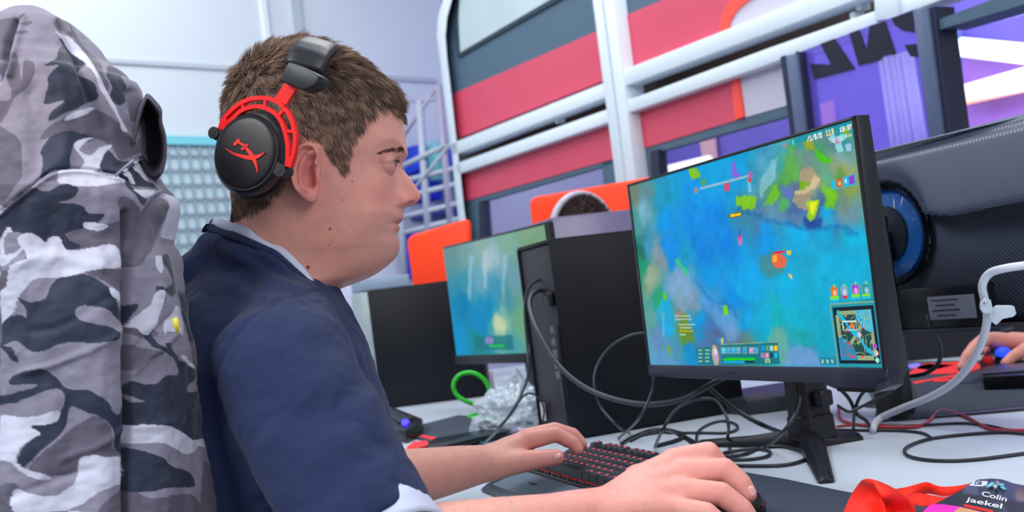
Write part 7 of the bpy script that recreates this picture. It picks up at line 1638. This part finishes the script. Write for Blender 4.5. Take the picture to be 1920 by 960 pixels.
h2 = MB(); limb(h2, [P(x, y, d) for x, y, d in ((1802, 690, 2.02), (1812, 668, 2.03), (1826, 650, 2.05), (1850, 634, 2.08), (1900, 645, 2.14))], [.0085, .010, .011, .0145, .022])
limb(h2, [P(x, y, d) for x, y, d in ((1826, 662, 2.07), (1838, 640, 2.09), (1862, 634, 2.10), (1910, 646, 2.15))], [.009, .011, .014, .022]); limb(h2, [P(x, y, d) for x, y, d in ((1884, 682, 2.04), (1900, 668, 2.05), (1925, 655, 2.08), (1950, 650, 2.12))], [.0095, .0115, .015, .02])
limb(h2, [P(x, y, d) for x, y, d in ((1850, 660, 2.13), (1858, 642, 2.14), (1900, 640, 2.16), (1960, 650, 2.18), (2060, 660, 2.25), (2180, 670, 2.4))], [.008, .012, .02, .028, .034, .04])
for p_, q_ in ((1910, 648),): pass
hx = mk('body', h2.V, h2.F, None, None); remesh(hx, .003, 6); hx.data.materials.append(mat('skin_far', rgb(222, 150, 138), .5, var=.05, sss=.15)); setpar(hx, p2)

# ================================================================ person across the desk, only the top of the head
p3 = thing('person', 'dark haired person with a headset, only the head top showing before the orange panel', 'person', (P(1098, 420, 3.2) * [1, 1, 0]))
hc_ = P(1094, 440, 3.2); b3 = MB(); b3.add(*ball(hc_, (.085, .095, .115), 32, 24)); limb(b3, [hc_ - UP * .09, hc_ - UP * .20], [.055, .06]); limb(b3, [hc_ + np.array([-.17, 0, -.27]), hc_ + np.array([.17, 0, -.27])], [.07, .07]); limb(b3, [hc_ - UP * .28, hc_ - UP * .55], [.14, .14])
bo = mk('body', b3.V, b3.F, None, None); remesh(bo, .008, 4); bo.data.materials.append(mat('skin_far', rgb(222, 150, 138), .5, var=.05, sss=.15)); setpar(bo, p3)
dirs = rng.normal(0, 1, (7000, 3)); dirs /= np.linalg.norm(dirs, axis=1)[:, None]; dirs = dirs[(dirs[:, 2] > -.1)]; rt = hc_ + dirs * np.array((.086, .096, .116)); dd_ = dirs + rng.normal(0, .35, dirs.shape) + np.array([-.5, 0, .1]); dd_ /= np.linalg.norm(dd_, axis=1)[:, None]
pt = np.stack([rt + dd_ * (.024 * k / 5) + np.array([0, 0, -.004 * (k / 5) ** 2]) for k in range(6)], 1); v_, f_ = strands(pt, np.full(len(rt), .0011)); 
Vc, Fc = ball(hc_, (.089, .099, .119), 40, 28); Vc = np.array(Vc); keep = [f for f in Fc if len(f) == 4 and min(Vc[list(f)][:, 2]) > hc_[2] - .02]
hh3 = MB(); hh3.add(Vc, keep); o = mk('hair', np.concatenate([Vc, v_]), [tuple(f) for f in keep] + [tuple(int(i) + len(Vc) for i in f) for f in f_], mat('dark_hair', rgb(62, 44, 44), .6, var=.2), p3)
band_ = [hc_ + np.array([-.098 * math.cos(a), -.05 * math.cos(a) - .02, .126 * math.sin(a)]) for a in np.linspace(.2, math.pi - .2, 24)]
hs2 = thing('headset', 'headset with a painted pale highlight on the head before the larger orange panel', 'headset', hc_)
mk('headband', *tube([b_ for b_ in band_], .011, 12, sub=1), mat('band_highlight', rgb(178, 176, 192), .35), hs2)  # whitish highlight of the headset painted as the band colour
for s_ in (-1, 1): mk('ear_cup', *ball(hc_ + np.array([s_ * .100, s_ * .05, -.01]), (.022, .035, .04), 20, 14), m_hb, hs2)
